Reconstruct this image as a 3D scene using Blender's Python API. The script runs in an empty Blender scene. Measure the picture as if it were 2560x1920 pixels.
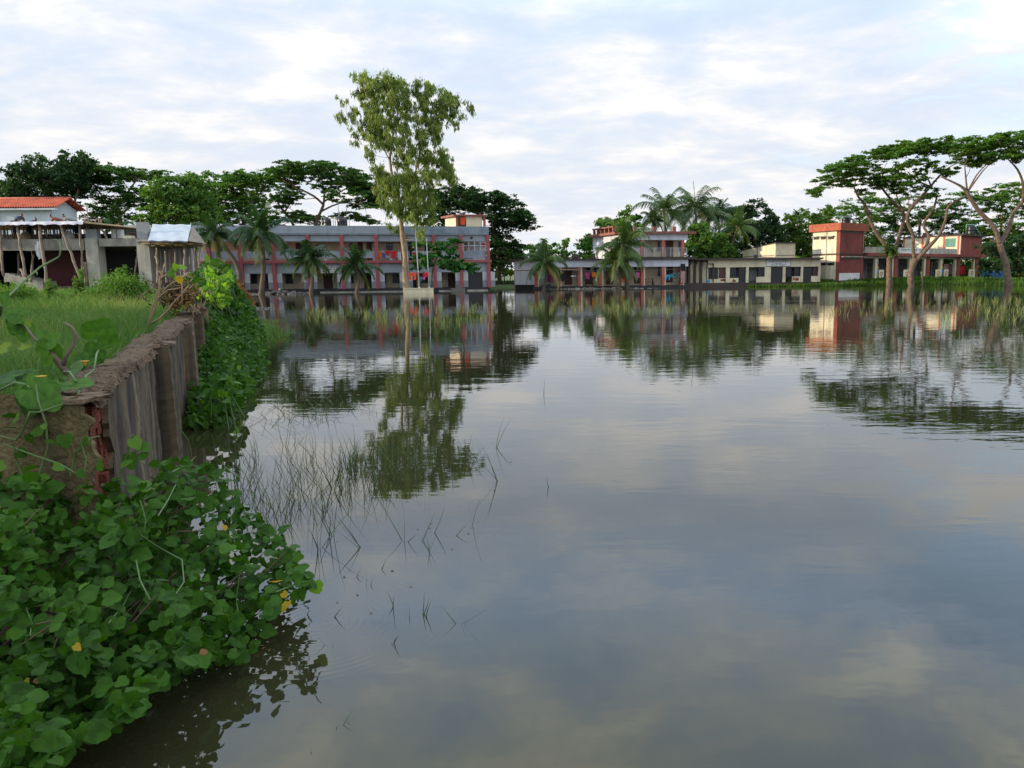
import bpy, math, random
import numpy as np
from mathutils import Vector, Matrix
sc = bpy.context.scene
COL = sc.collection
R = math.radians
# ------------------------------------------------------------------ camera
F, CX, CY = 1900.0, 1480.0, 960.0
PITCH, ROLL = R(8.24), R(-0.5)
EYE = Vector((0, 0, 1.8))
cam_d = bpy.data.cameras.new("camera"); cam = bpy.data.objects.new("camera", cam_d); COL.objects.link(cam)
CR = Matrix.Rotation(math.pi/2 - PITCH, 3, 'X') @ Matrix.Rotation(ROLL, 3, 'Z')
cam.matrix_world = Matrix.Translation(EYE) @ CR.to_4x4()
cam_d.sensor_width = 36; cam_d.lens = F/2560*36; cam_d.shift_x = -(CX-1280)/2560
cam_d.clip_start = 0.05; cam_d.clip_end = 4000
sc.camera = cam
# ------------------------------------------------------------------ sky and sun
SUN_EL, SUN_AZ = R(15), R(263)      # azimuth clockwise from +Y
sdir = Vector((math.sin(SUN_AZ)*math.cos(SUN_EL), math.cos(SUN_AZ)*math.cos(SUN_EL), math.sin(SUN_EL)))
sl = bpy.data.lights.new("sun", 'SUN'); sl.energy = 5.0; sl.angle = R(0.6); sl.color = (1.0, 0.80, 0.56)
so = bpy.data.objects.new("sun", sl); COL.objects.link(so)
so.rotation_euler = sdir.to_track_quat('Z', 'Y').to_euler(); so.location = (-30, -10, 30)
world = bpy.data.worlds.new("World"); sc.world = world; world.use_nodes = True
wn, wl = world.node_tree.nodes, world.node_tree.links
wn.clear()
def N(t, kind, **kw):
    n = t.nodes.new(kind)
    for k, v in kw.items():
        if k.startswith('i_'): n.inputs[k[2:].replace('_', ' ')].default_value = v
        else: setattr(n, k, v)
    return n
wt = world.node_tree
def math_(t, op, a, b=None, c=None):
    n = t.nodes.new('ShaderNodeMath'); n.operation = op
    for i, v in enumerate((a, b, c)):
        if v is None: continue
        if isinstance(v, (int, float)): n.inputs[i].default_value = v
        else: t.links.new(v, n.inputs[i])
    return n.outputs[0]
def ramp(t, fac, stops):
    n = t.nodes.new('ShaderNodeValToRGB'); e = n.color_ramp.elements
    while len(e) < len(stops): e.new(0.5)
    for i, (p, c) in enumerate(stops):
        e[i].position = p; e[i].color = (c, c, c, 1) if isinstance(c, (int, float)) else (*c, 1)
    t.links.new(fac, n.inputs[0]); return n.outputs[0]
def mixc(t, fac, a, b, mode='MIX'):
    n = t.nodes.new('ShaderNodeMix'); n.data_type = 'RGBA'; n.blend_type = mode
    for s, v in ((n.inputs[0], fac), (n.inputs[6], a), (n.inputs[7], b)):
        if isinstance(v, (int, float)): s.default_value = v
        elif isinstance(v, tuple): s.default_value = (*v, 1)
        else: t.links.new(v, s)
    return n.outputs[2]
sky = N(wt, 'ShaderNodeTexSky', sky_type='NISHITA', sun_disc=False, sun_elevation=SUN_EL, sun_rotation=SUN_AZ, air_density=1.0, dust_density=1.5, ozone_density=1.2)
tc = N(wt, 'ShaderNodeTexCoord'); sep = N(wt, 'ShaderNodeSeparateXYZ'); wl.new(tc.outputs['Generated'], sep.inputs[0])
zz = math_(wt, 'MAXIMUM', math_(wt, 'ADD', sep.outputs[2], 0.16), 0.1)
cb = N(wt, 'ShaderNodeCombineXYZ')
wl.new(math_(wt, 'DIVIDE', sep.outputs[0], zz), cb.inputs[0]); wl.new(math_(wt, 'DIVIDE', sep.outputs[1], zz), cb.inputs[1])
mp = N(wt, 'ShaderNodeMapping'); mp.inputs['Rotation'].default_value = (0, 0, R(-14)); mp.inputs['Scale'].default_value = (0.62, 0.75, 1); mp.inputs['Location'].default_value = (3.1, 1.7, 0)
wl.new(cb.outputs[0], mp.inputs[0])
n1 = N(wt, 'ShaderNodeTexNoise', i_Scale=1.9, i_Detail=7.0, i_Roughness=0.52, i_Distortion=0.7); wl.new(mp.outputs[0], n1.inputs['Vector'])
n2 = N(wt, 'ShaderNodeTexNoise', i_Scale=4.2, i_Detail=7.0, i_Roughness=0.6, i_Distortion=0.2); wl.new(mp.outputs[0], n2.inputs['Vector'])
cover = ramp(wt, n1.outputs[0], [(0.24, 0.8), (0.44, 1.0)])
thick = ramp(wt, math_(wt, 'ADD', math_(wt, 'MULTIPLY', n1.outputs[0], 0.42), math_(wt, 'MULTIPLY', n2.outputs[0], 0.58)),
             [(0.40, (4.6, 5.6, 7.1)), (0.47, (5.4, 6.2, 7.3)), (0.53, (7.0, 7.1, 7.3)), (0.60, (9.6, 8.9, 8.0))])
# sky overhead brightened beyond a real one, to lift ambient light and reflections
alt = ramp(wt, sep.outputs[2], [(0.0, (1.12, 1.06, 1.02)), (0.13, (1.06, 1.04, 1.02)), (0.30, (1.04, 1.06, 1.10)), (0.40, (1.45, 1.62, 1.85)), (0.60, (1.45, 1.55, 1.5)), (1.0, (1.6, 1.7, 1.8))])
flat = ramp(wt, sep.outputs[2], [(0.0, 0.65), (0.27, 0.42), (0.38, 0.0)])
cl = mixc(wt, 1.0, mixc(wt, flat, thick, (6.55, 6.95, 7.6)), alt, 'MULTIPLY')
# a rift of blue high on the right
vd = N(wt, 'ShaderNodeVectorMath', operation='DISTANCE'); wl.new(tc.outputs['Generated'], vd.inputs[0]); vd.inputs[1].default_value = (0.45, 0.83, 0.335)
rift = math_(wt, 'ADD', vd.outputs['Value'], math_(wt, 'MULTIPLY', n2.outputs[0], 0.5)); cover = math_(wt, 'MULTIPLY', cover, ramp(wt, rift, [(0.24, 0.2), (0.38, 1.0)]))
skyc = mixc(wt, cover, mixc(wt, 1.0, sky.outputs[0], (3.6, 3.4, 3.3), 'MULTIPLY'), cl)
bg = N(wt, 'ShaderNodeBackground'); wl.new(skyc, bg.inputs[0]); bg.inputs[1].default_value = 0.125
wo = N(wt, 'ShaderNodeOutputWorld'); wl.new(bg.outputs[0], wo.inputs[0])
sc.view_settings.view_transform = 'Standard'; sc.view_settings.look = 'None'; sc.view_settings.gamma = 1
sc.view_settings.exposure = 0.0
# ------------------------------------------------------------------ picking points of the photograph
def ray(px, py):
    return CR @ Vector(((px-CX)/F, -(py-CY)/F, -1.0))
def at(px, py, y):
    d = ray(px, py); return EYE + d*(y/d.y)
def on(px, py, z=0.0):
    d = ray(px, py); return EYE + d*((z-EYE.z)/d.z)
# ------------------------------------------------------------------ mesh helpers
def base_of(o):
    v = Vector((0, 0, 0))
    while o is not None: v += o.location; o = o.parent
    return v
def tag(o, label=None, cat=None, group=None, kind=None):
    if label: o['label'] = label
    if cat: o['category'] = cat
    if group: o['group'] = group
    if kind: o['kind'] = kind
    return o
def thing(name, loc, label, cat, group=None):
    o = bpy.data.objects.new(name, None); COL.objects.link(o); o.location = loc
    o.empty_display_size = 0.2
    return tag(o, label, cat, group)
def link(name, me, m, parent=None, loc=None):
    o = bpy.data.objects.new(name, me); COL.objects.link(o)
    if m is not None: me.materials.append(m)
    off = Vector((0, 0, 0))
    if parent is not None: o.parent = parent; off = base_of(parent)
    elif loc is not None: o.location = loc; off = Vector(loc)
    if off.length > 0: me.transform(Matrix.Translation(-off))
    return o
class MB:
    def __init__(s): s.v = []; s.f = []; s.sm = []
    def add(s, vs, fs, smooth=False):
        b = len(s.v); s.v += [tuple(v) for v in vs]; s.f += [tuple(i+b for i in f) for f in fs]; s.sm += [smooth]*len(fs); return s
    def hexa(s, c):  # 4 bottom + 4 top corners
        return s.add(c, [(3, 2, 1, 0), (4, 5, 6, 7), (0, 1, 5, 4), (1, 2, 6, 5), (2, 3, 7, 6), (3, 0, 4, 7)])
    def box(s, x0, x1, y0, y1, z0, z1):
        return s.hexa([(x0, y0, z0), (x1, y0, z0), (x1, y1, z0), (x0, y1, z0), (x0, y0, z1), (x1, y0, z1), (x1, y1, z1), (x0, y1, z1)])
    def tube(s, pts, rads, n=7, cap=True):
        pts = [Vector(p) for p in pts]
        if isinstance(rads, (int, float)): rads = [rads]*len(pts)
        vs = []; up = Vector((0.13, 0.31, 1)).normalized()
        for i, p in enumerate(pts):
            t = (pts[min(i+1, len(pts)-1)] - pts[max(i-1, 0)])
            t = t.normalized() if t.length > 1e-9 else Vector((0, 0, 1))
            a = t.cross(up if abs(t.dot(up)) < 0.95 else Vector((1, 0, 0))).normalized(); b = t.cross(a)
            if i and a.dot(pa) < 0: a, b = -a, -b
            pa = a
            for k in range(n):
                an = 2*math.pi*k/n; vs.append(p + (a*math.cos(an) + b*math.sin(an))*rads[i])
        fs = []
        for i in range(len(pts)-1):
            for k in range(n):
                k2 = (k+1) % n; fs.append((i*n+k, i*n+k2, (i+1)*n+k2, (i+1)*n+k))
        if cap: fs.append(tuple(range(n-1, -1, -1))); fs.append(tuple((len(pts)-1)*n+k for k in range(n)))
        return s.add(vs, fs, True)
    def lathe(s, c, prof, n=20):   # prof: (radius, z)
        vs = []
        for r, z in prof:
            for k in range(n):
                a = 2*math.pi*k/n; vs.append((c[0]+r*math.cos(a), c[1]+r*math.sin(a), c[2]+z))
        fs = [(i*n+k, i*n+(k+1) % n, (i+1)*n+(k+1) % n, (i+1)*n+k) for i in range(len(prof)-1) for k in range(n)]
        fs.append(tuple(range(n-1, -1, -1))); fs.append(tuple((len(prof)-1)*n+k for k in range(n)))
        return s.add(vs, fs, True)
    def build(s, name, m, parent=None, loc=None):
        me = bpy.data.meshes.new(name); me.from_pydata(s.v, [], s.f); me.update()
        me.polygons.foreach_set('use_smooth', s.sm)
        if any(s.sm) and not all(s.sm): pass
        return link(name, me, m, parent, loc)
LUV = None
def tri_mesh(name, V, Fc, tint=None, smooth=False):
    """V (n,3); Fc (m,k) index array."""
    me = bpy.data.meshes.new(name); m, k = Fc.shape
    me.vertices.add(len(V)); me.vertices.foreach_set('co', V.astype(np.float32).ravel())
    me.loops.add(m*k); me.loops.foreach_set('vertex_index', Fc.astype(np.int32).ravel())
    me.polygons.add(m); me.polygons.foreach_set('loop_start', np.arange(0, m*k, k, dtype=np.int32))
    if smooth: me.polygons.foreach_set('use_smooth', np.ones(m, dtype=bool))
    me.update(calc_edges=True)
    if tint is not None:
        a = me.attributes.new('tint', 'FLOAT', 'FACE'); a.data.foreach_set('value', tint.astype(np.float32))
    if LUV is not None and len(LUV) == len(V):
        a = me.attributes.new('luv', 'FLOAT_VECTOR', 'POINT'); a.data.foreach_set('vector', LUV.astype(np.float32).ravel())
    return me
class Fr:
    """A facade: an upright plane through two plan points; u runs left to right, n comes out towards the camera."""
    def __init__(s, a, b):
        s.o = Vector((a[0], a[1], 0)); d = Vector((b[0]-a[0], b[1]-a[1], 0)); s.L = d.length; s.u = d.normalized()
        s.n = Vector((s.u.y, -s.u.x, 0))
    def px(s, px, py, n=0.0):
        d = ray(px, py); o = s.o + s.n*n; t = (o-EYE).dot(s.n)/d.dot(s.n); p = EYE + d*t
        return (p-s.o).dot(s.u), p.z
    def P(s, u, n, z): return s.o + s.u*u + s.n*n + Vector((0, 0, z))
    def box(s, mb, u0, u1, z0, z1, n0, n1):
        P = s.P
        return mb.hexa([P(u0, n1, z0), P(u1, n1, z0), P(u1, n0, z0), P(u0, n0, z0), P(u0, n1, z1), P(u1, n1, z1), P(u1, n0, z1), P(u0, n0, z1)])
    def pbox(s, mb, x0, y0, x1, y1, n0, n1, ref=None):
        """a box whose front face (at n1) covers this rectangle of the photograph"""
        r = n1 if ref is None else ref; ym = (y0+y1)/2; xm = (x0+x1)/2
        u0 = s.px(x0, ym, r)[0]; u1 = s.px(x1, ym, r)[0]; z1 = s.px(xm, y0, r)[1]; z0 = s.px(xm, y1, r)[1]
        return s.box(mb, u0, u1, z0, z1, n0, n1)
    def U(s, x, y=680, n=0.0): return s.px(x, y, n)[0]
    def Z(s, x, y, n=0.0): return s.px(x, y, n)[1]
# ------------------------------------------------------------------ materials
def newmat(name):
    m = bpy.data.materials.new(name); m.use_nodes = True; t = m.node_tree
    return m, t, t.nodes['Principled BSDF'], t.nodes['Material Output']
def paint(name, col, rough=0.75, vary=0.12, dirt=0.0, dirtcol=(0.03, 0.028, 0.025), scale=1.0, bump=0.15, streak=0.0, metal=0.0, bscale=12):
    m, t, p, o = newmat(name)
    c = N(t, 'ShaderNodeTexCoord')
    a = N(t, 'ShaderNodeTexNoise', i_Scale=0.9*scale, i_Detail=5.0, i_Roughness=0.6); t.links.new(c.outputs['Object'], a.inputs['Vector'])
    f = ramp(t, a.outputs[0], [(0.3, 0.0), (0.7, 1.0)])
    colr = mixc(t, f, tuple(x*(1-vary) for x in col), tuple(min(1, x*(1+vary)) for x in col))
    if dirt > 0:
        mp = N(t, 'ShaderNodeMapping'); mp.inputs['Scale'].default_value = (1.1*scale, 1.1*scale, 0.4*scale if streak else 1.1*scale)
        t.links.new(c.outputs['Object'], mp.inputs[0])
        b = N(t, 'ShaderNodeTexNoise', i_Scale=1.3, i_Detail=8.0, i_Roughness=0.68); t.links.new(mp.outputs[0], b.inputs['Vector'])
        g = ramp(t, b.outputs[0], [(0.56-0.16*dirt, 0.0), (0.86-0.16*dirt, min(1, 0.35+dirt*0.5))])
        colr = mixc(t, g, colr, dirtcol)
    t.links.new(colr, p.inputs['Base Color'])
    p.inputs['Roughness'].default_value = rough; p.inputs['Metallic'].default_value = metal
    if bump:
        h = N(t, 'ShaderNodeTexNoise', i_Scale=bscale*scale, i_Detail=4.0); t.links.new(c.outputs['Object'], h.inputs['Vector'])
        bp = N(t, 'ShaderNodeBump', i_Strength=bump, i_Distance=0.05); t.links.new(h.outputs[0], bp.inputs['Height']); t.links.new(bp.outputs[0], p.inputs['Normal'])
    return m
def leafmat(name, c0, c1, c2=None, rough=0.5, trans=0.3, spec=0.16, vein=False):
    """colour runs c0..c1(..c2) by each leaf's own tint"""
    m, t, p, o = newmat(name)
    a = N(t, 'ShaderNodeAttribute', attribute_name='tint')
    col = ramp(t, a.outputs['Fac'], [(0.0, c0), (0.8, c1), (1.0, c2 or c1)])
    if vein:
        c = N(t, 'ShaderNodeTexCoord'); a2 = N(t, 'ShaderNodeTexNoise', i_Scale=28.0, i_Detail=3.0); t.links.new(c.outputs['Object'], a2.inputs['Vector'])
        col = mixc(t, ramp(t, a2.outputs[0], [(0.35, 0.0), (0.65, 0.4)]), col, tuple(x*1.6 for x in c1))
    t.links.new(col, p.inputs['Base Color']); p.inputs['Roughness'].default_value = rough; p.inputs['Specular IOR Level'].default_value = spec
    tr = N(t, 'ShaderNodeBsdfTranslucent'); t.links.new(mixc(t, 1.0, col, (1.3, 1.5, 0.5), 'MULTIPLY'), tr.inputs[0])
    mx = N(t, 'ShaderNodeMixShader'); mx.inputs[0].default_value = trans
    t.links.new(p.outputs[0], mx.inputs[1]); t.links.new(tr.outputs[0], mx.inputs[2]); t.links.new(mx.outputs[0], o.inputs[0])
    return m
M = {}
M['grey'] = paint('grey_paint', (0.33, 0.37, 0.42), dirt=0.25, streak=1, vary=0.1)
M['greyworn'] = paint('worn_grey_paint', (0.20, 0.25, 0.32), dirt=0.9, dirtcol=(0.38, 0.42, 0.46), vary=0.2)
M['redcol'] = paint('red_column_paint', (0.36, 0.085, 0.095), dirt=0.15, streak=1)
M['ltgrey'] = paint('pale_grey_paint', (0.55, 0.58, 0.62), dirt=0.2, streak=1)
M['midgrey'] = paint('dado_grey_paint', (0.26, 0.29, 0.33))
M['cream'] = paint('cream_paint', (0.70, 0.60, 0.42), dirt=0.2, streak=1)
M['creamD'] = paint('weathered_cream_paint', (0.70, 0.62, 0.43), dirt=0.5, streak=1, dirtcol=(0.22, 0.18, 0.11), vary=0.14)
M['creamE'] = paint('stained_cream_paint', (0.74, 0.68, 0.50), dirt=0.6, streak=1, dirtcol=(0.15, 0.12, 0.09))
M['black'] = paint('black_paint', (0.016, 0.017, 0.022), rough=0.5)
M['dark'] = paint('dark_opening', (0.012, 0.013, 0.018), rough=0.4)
M['maroon'] = paint('maroon_door_paint', (0.085, 0.022, 0.022), rough=0.5)
M['orange'] = paint('salmon_column_paint', (0.50, 0.13, 0.09), dirt=0.3, streak=1)
M['lilac'] = paint('pale_lilac_paint', (0.60, 0.60, 0.68), dirt=0.3, streak=1, vary=0.06)
M['tower'] = paint('brick_red_paint', (0.25, 0.050, 0.038), dirt=0.7, streak=1, vary=0.15)
M['fascia'] = paint('worn_orange_fascia', (0.42, 0.11, 0.055), dirt=0.9, dirtcol=(0.16, 0.03, 0.02), vary=0.25, scale=2)
M['trimred'] = paint('faded_red_trim', (0.27, 0.095, 0.07), dirt=0.7, dirtcol=(0.09, 0.05, 0.04), vary=0.2, scale=2)
M['mossy'] = paint('mossy_dark_roof_edge', (0.07, 0.05, 0.045), dirt=0.4, rough=0.9)
M['concrete'] = paint('raw_concrete', (0.31, 0.28, 0.24), dirt=0.95, streak=1, dirtcol=(0.09, 0.08, 0.07), vary=0.2, bump=0.5)
M['pconc'] = paint('pale_concrete', (0.44, 0.41, 0.35), dirt=1.0, streak=1, dirtcol=(0.13, 0.12, 0.10), vary=0.15)
M['render'] = paint('grey_cement_render', (0.25, 0.26, 0.28), dirt=0.35)
M['brickw'] = paint('dark_red_brick_wall', (0.12, 0.03, 0.035), dirt=0.2)
M['white'] = paint('white_paint', (0.72, 0.72, 0.70), dirt=0.3, streak=1)
M['bamboo'] = paint('weathered_bamboo', (0.19, 0.15, 0.11), rough=0.6, vary=0.35, scale=3)
M['plank'] = paint('formwork_planks', (0.34, 0.25, 0.13), rough=0.8, vary=0.35, scale=3)
M['tank'] = paint('black_plastic_tank', (0.012, 0.013, 0.018), rough=0.35)
M['steel'] = paint('galvanised_steel', (0.5, 0.5, 0.5), rough=0.4, metal=0.6)
M['rust'] = paint('rusty_pipe', (0.34, 0.20, 0.17), rough=0.6)
M['pipegreen'] = paint('green_pipe', (0.22, 0.42, 0.36), rough=0.4)
M['ink'] = paint('black_lettering', (0.02, 0.02, 0.02), bump=0)
def cloth(name, c): return paint(name, c, rough=0.9, vary=0.2, scale=3, bump=0.6, bscale=5)
# ------------------------------------------------------------------ text
def text(s, fr, u, z, n, size, m, parent, name='lettering', width=None):
    cu = bpy.data.curves.new(name, 'FONT'); cu.body = s; cu.size = size; cu.extrude = 0.004; cu.align_x = 'CENTER'; cu.align_y = 'CENTER'; cu.resolution_u = 3
    o = bpy.data.objects.new(name, cu); COL.objects.link(o); bpy.context.view_layer.update()
    me = bpy.data.meshes.new_from_object(o.evaluated_get(bpy.context.evaluated_depsgraph_get())); bpy.data.objects.remove(o); bpy.data.curves.remove(cu); me.name = name; me.materials.clear()
    xs = [v.co.x for v in me.vertices]; w = (max(xs)-min(xs)) if xs else 1; k = width/w if width else 1
    mat = Matrix(((fr.u.x*k, 0, fr.n.x), (fr.u.y*k, 0, fr.n.y), (0, 1, 0))).to_4x4(); me.transform(Matrix.Translation(fr.P(u, n, z)) @ mat)
    return link(name, me, m, parent)
# ================================================================== ground and water
rng = np.random.default_rng(7)
BX = [-400, -45, -20, -17, -9.5, -8.5, 5, 20, 32, 42, 47, 52, 58, 70, 400]
BY = [94, 95, 97, 111, 111, 99, 99.5, 99, 99.5, 103, 103, 95, 88, 82, 60]
def sstep(a): a = np.clip(a, 0, 1); return a*a*(3-2*a)
def ground_z(x, y):
    far = sstep((y - np.interp(x, BX, BY) + 1.6)/2.4)
    return -0.75 + far*(1.2 + 0.06*np.sin(x*0.31) + 0.05*np.sin(y*0.4+x*0.2))
gx = np.concatenate([np.linspace(-900, -70, 12), np.arange(-66, 84, 1.0), np.linspace(90, 900, 12)])
gy = np.concatenate([np.linspace(-60, 70, 14), np.arange(76, 124, 0.7), np.linspace(130, 400, 20), np.array([600, 1000, 1800])])
GX, GY = np.meshgrid(gx, gy); V = np.stack([GX, GY, ground_z(GX, GY)], -1).reshape(-1, 3)
nx = len(gx); ii, jj = np.meshgrid(np.arange(nx-1), np.arange(len(gy)-1)); q = (jj*nx+ii).ravel()
Fc = np.stack([q, q+1, q+nx+1, q+nx], 1)
mg, t, p, o = newmat('ground_earth_and_turf')
c = N(t, 'ShaderNodeTexCoord'); a = N(t, 'ShaderNodeTexNoise', i_Scale=0.35, i_Detail=8.0, i_Roughness=0.7); t.links.new(c.outputs['Object'], a.inputs['Vector'])
t.links.new(ramp(t, a.outputs[0], [(0.3, (0.045, 0.07, 0.022)), (0.5, (0.07, 0.12, 0.03)), (0.68, (0.09, 0.075, 0.04))]), p.inputs['Base Color'])
p.inputs['Roughness'].default_value = 0.95
g = link('ground', tri_mesh('ground', V, Fc, smooth=True), mg); tag(g, 'pond bed and low grassy land round the flooded school yard', kind='structure')
# water
mw, t, p, o = newmat('still_flood_water')
c = N(t, 'ShaderNodeTexCoord')
p.inputs['Base Color'].default_value = (0.030, 0.028, 0.013, 1); p.inputs['Roughness'].default_value = 0.015; p.inputs['Specular Tint'].default_value = (0.98, 1.0, 1.0, 1); p.inputs['IOR'].default_value = 1.58
def nz(scale, det, rot=0, sx=1, sy=1, rough=0.5):
    mp = N(t, 'ShaderNodeMapping'); mp.inputs['Scale'].default_value = (sx, sy, 1); mp.inputs['Rotation'].default_value = (0, 0, R(rot))
    t.links.new(c.outputs['Object'], mp.inputs[0])
    n = N(t, 'ShaderNodeTexNoise', i_Scale=scale, i_Detail=det, i_Roughness=rough); t.links.new(mp.outputs[0], n.inputs['Vector']); return n.outputs[0]
patch = ramp(t, nz(0.06, 4, 8, 0.6, 1.6), [(0.40, 0.30), (0.60, 1.0)])
rip = nz(2.6, 3, 4, 0.35, 1.0); swell = nz(0.55, 2, -6, 0.5, 1.0); fine = nz(9.0, 2, 12, 0.4, 1.0)
h = math_(t, 'ADD', math_(t, 'MULTIPLY', math_(t, 'MULTIPLY', rip, patch), 0.0044), math_(t, 'MULTIPLY', swell, 0.0040))
h = math_(t, 'ADD', h, math_(t, 'MULTIPLY', math_(t, 'MULTIPLY', fine, patch), 0.0009))
# rings spreading round the shrub tip
sp = N(t, 'ShaderNodeSeparateXYZ'); t.links.new(c.outputs['Object'], sp.inputs[0]); rc = on(800, 1560)
dx = math_(t, 'SUBTRACT', sp.outputs[0], rc.x); dy = math_(t, 'SUBTRACT', sp.outputs[1], rc.y)
rr = math_(t, 'SQRT', math_(t, 'ADD', math_(t, 'MULTIPLY', dx, dx), math_(t, 'MULTIPLY', dy, dy)))
ring = math_(t, 'MULTIPLY', math_(t, 'SINE', math_(t, 'MULTIPLY', rr, 150.0)), math_(t, 'MAXIMUM', math_(t, 'SUBTRACT', 1.0, math_(t, 'MULTIPLY', rr, 1.35)), 0.0))
h = math_(t, 'ADD', h, math_(t, 'MULTIPLY', ring, 0.00012))
bp = N(t, 'ShaderNodeBump', i_Strength=1.0, i_Distance=1.0); t.links.new(h, bp.inputs['Height']); t.links.new(bp.outputs[0], p.inputs['Normal'])
wv = MB(); wv.add([(-300, -40, 0), (300, -40, 0), (300, 150, 0), (-300, 150, 0)], [(0, 1, 2, 3)])
w = wv.build('water', mw); tag(w, 'still brown flood water mirroring the sky and buildings', kind='structure')
M['darksteel'] = paint('dark_painted_steel', (0.06, 0.065, 0.08), rough=0.5)
# ================================================================== openings shared by the buildings
def opening(fr, parent, x0, y0, x1, y1, n, kind='window', mat=None, grille=False, frame='ltgrey'):
    ym = (y0+y1)/2; u0 = fr.U(x0, ym, n); u1 = fr.U(x1, ym, n); z1 = fr.Z((x0+x1)/2, y0, n); z0 = fr.Z((x0+x1)/2, y1, n)
    if kind == 'window':
        f = MB(); t_ = 0.07
        fr.box(f, u0, u1, z1-t_, z1, n-0.03, n+0.04); fr.box(f, u0, u1, z0, z0+t_, n-0.03, n+0.05)
        fr.box(f, u0, u0+t_, z0+t_, z1-t_, n-0.03, n+0.04); fr.box(f, u1-t_, u1, z0+t_, z1-t_, n-0.03, n+0.04)
        if grille:
            k = max(2, int((u1-u0)/0.16))
            for i in range(1, k): uu = u0+(u1-u0)*i/k; fr.box(f, uu-0.012, uu+0.012, z0+t_, z1-t_, n, n+0.03)
            for i in range(1, 3): zc = z0+(z1-z0)*i/3; fr.box(f, u0+t_, u1-t_, zc-0.012, zc+0.012, n-0.01, n+0.02)
        w_ = f.build('window', M[frame], parent)
        g_ = MB(); fr.box(g_, u0+t_, u1-t_, z0+t_, z1-t_, n+0.004, n+0.018); g_.build('pane', M[mat or 'dark'], w_)
        return w_
    d = MB(); fr.box(d, u0, u1, z0, z1, n-0.04, n+0.04)
    if kind == 'door':
        k = (u1-u0)*0.12; zz_ = z1-z0
        for a_, b_ in ((0.06, 0.46), (0.52, 0.94)):
            fr.box(d, u0+k, (u0+u1)/2-k*0.3, z0+zz_*a_, z0+zz_*b_, n+0.04, n+0.06); fr.box(d, (u0+u1)/2+k*0.3, u1-k, z0+zz_*a_, z0+zz_*b_, n+0.04, n+0.06)
    dd = d.build('door' if kind == 'door' else 'gate', M[mat or 'maroon'], parent)
    if kind == 'gate':
        b = MB(); k = int((u1-u0)/0.2)
        for i in range(k+1): uu = u0+(u1-u0)*i/k; fr.box(b, uu-0.014, uu+0.014, z0, z1, n+0.045, n+0.075)
        b.build('bars', M['darksteel'], dd)
    return dd
def prism(mb, plan, z0, z1):
    n = len(plan); b = [(p[0], p[1], z0) for p in plan]+[(p[0], p[1], z1) for p in plan]
    # plan runs anticlockwise seen from above
    return mb.add(b, [tuple(range(n-1, -1, -1)), tuple(range(n, 2*n))]+[(i, (i+1) % n, n+(i+1) % n, n+i) for i in range(n)])
def pp(px, d): return (at(px, 690, d).x, d)     # plan point seen at column px, at distance d
def garment(name, label, cat, fr, x0, y0, x1, y1, n, mat, mask=None, group='clothes hung out to dry', seed=0, nx=12, nz_=12):
    rg = random.Random(seed+int(x0)); xm = (x0+x1)/2
    u0 = fr.U(x0, (y0+y1)/2, n); u1 = fr.U(x1, (y0+y1)/2, n); z1 = fr.Z(xm, y0, n); z0 = fr.Z(xm, y1, n)
    mb = MB(); ph = rg.random()*6; vs = []
    for j in range(nz_+1):
        for i in range(nx+1):
            a, b = i/nx, j/nz_; sw = 0.02+0.05*b
            off = math.sin(a*9+ph+b)*sw + math.sin(a*21+ph*2)*0.012
            u = u0+(u1-u0)*(a + (0.5-a)*0.06*b) + 0.02*math.sin(b*5+ph); z = z1-(z1-z0)*b - 0.03*math.sin(a*math.pi)*(1-b) + 0.03*b*math.sin(a*7+ph)
            vs.append(fr.P(u, n+off, z))
    fs = []
    for j in range(nz_):
        for i in range(nx):
            if mask:
                r = mask[int(j*len(mask)/nz_)]
                if r[int(i*len(r)/nx)] == '.': continue
            k = j*(nx+1)+i; fs.append((k, k+1, k+nx+2, k+nx+1))
    mb.add(vs, fs, True)
    o_ = mb.build(name, mat, None, fr.P((u0+u1)/2, n, z0))
    return tag(o_, label, cat, group)
PANTS = ['######', '######', '##..##', '##..##', '##..##']
SHIRT = ['.####.', '######', '######', '.####.', '.####.', '.####.']
KURTA = ['######', '.####.', '.####.', '.####.']
C = {k: cloth('cloth_'+k, v) for k, v in dict(red=(0.55, 0.02, 0.03), orange=(0.75, 0.20, 0.02), blue=(0.06, 0.12, 0.32), white=(0.6, 0.6, 0.62), darkred=(0.2, 0.015, 0.03),
     black=(0.015, 0.015, 0.022), vermilion=(0.75, 0.09, 0.03), teal=(0.03, 0.25, 0.28), pink=(0.55, 0.10, 0.30), navy=(0.03, 0.05, 0.13), maroon=(0.16, 0.02, 0.06), sky=(0.03, 0.30, 0.50), mustard=(0.45, 0.27, 0.04), purple=(0.10, 0.04, 0.20)).items()}
def check_cloth(name, a, b, k=6):
    m, t, p, o = newmat(name); c = N(t, 'ShaderNodeTexCoord'); ch = N(t, 'ShaderNodeTexChecker', i_Scale=k)
    ch.inputs[1].default_value = (*a, 1); ch.inputs[2].default_value = (*b, 1); t.links.new(c.outputs['Object'], ch.inputs[0]); t.links.new(ch.outputs[0], p.inputs['Base Color']); p.inputs['Roughness'].default_value = 0.9; return m
C['check'] = check_cloth('blue_checked_cloth', (0.05, 0.12, 0.28), (0.35, 0.5, 0.6)); C['plaid'] = check_cloth('dark_plaid_cloth', (0.02, 0.03, 0.03), (0.12, 0.16, 0.13), 5)
C['floral'] = check_cloth('speckled_cloth', (0.35, 0.08, 0.1), (0.5, 0.45, 0.4), 9)
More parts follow.
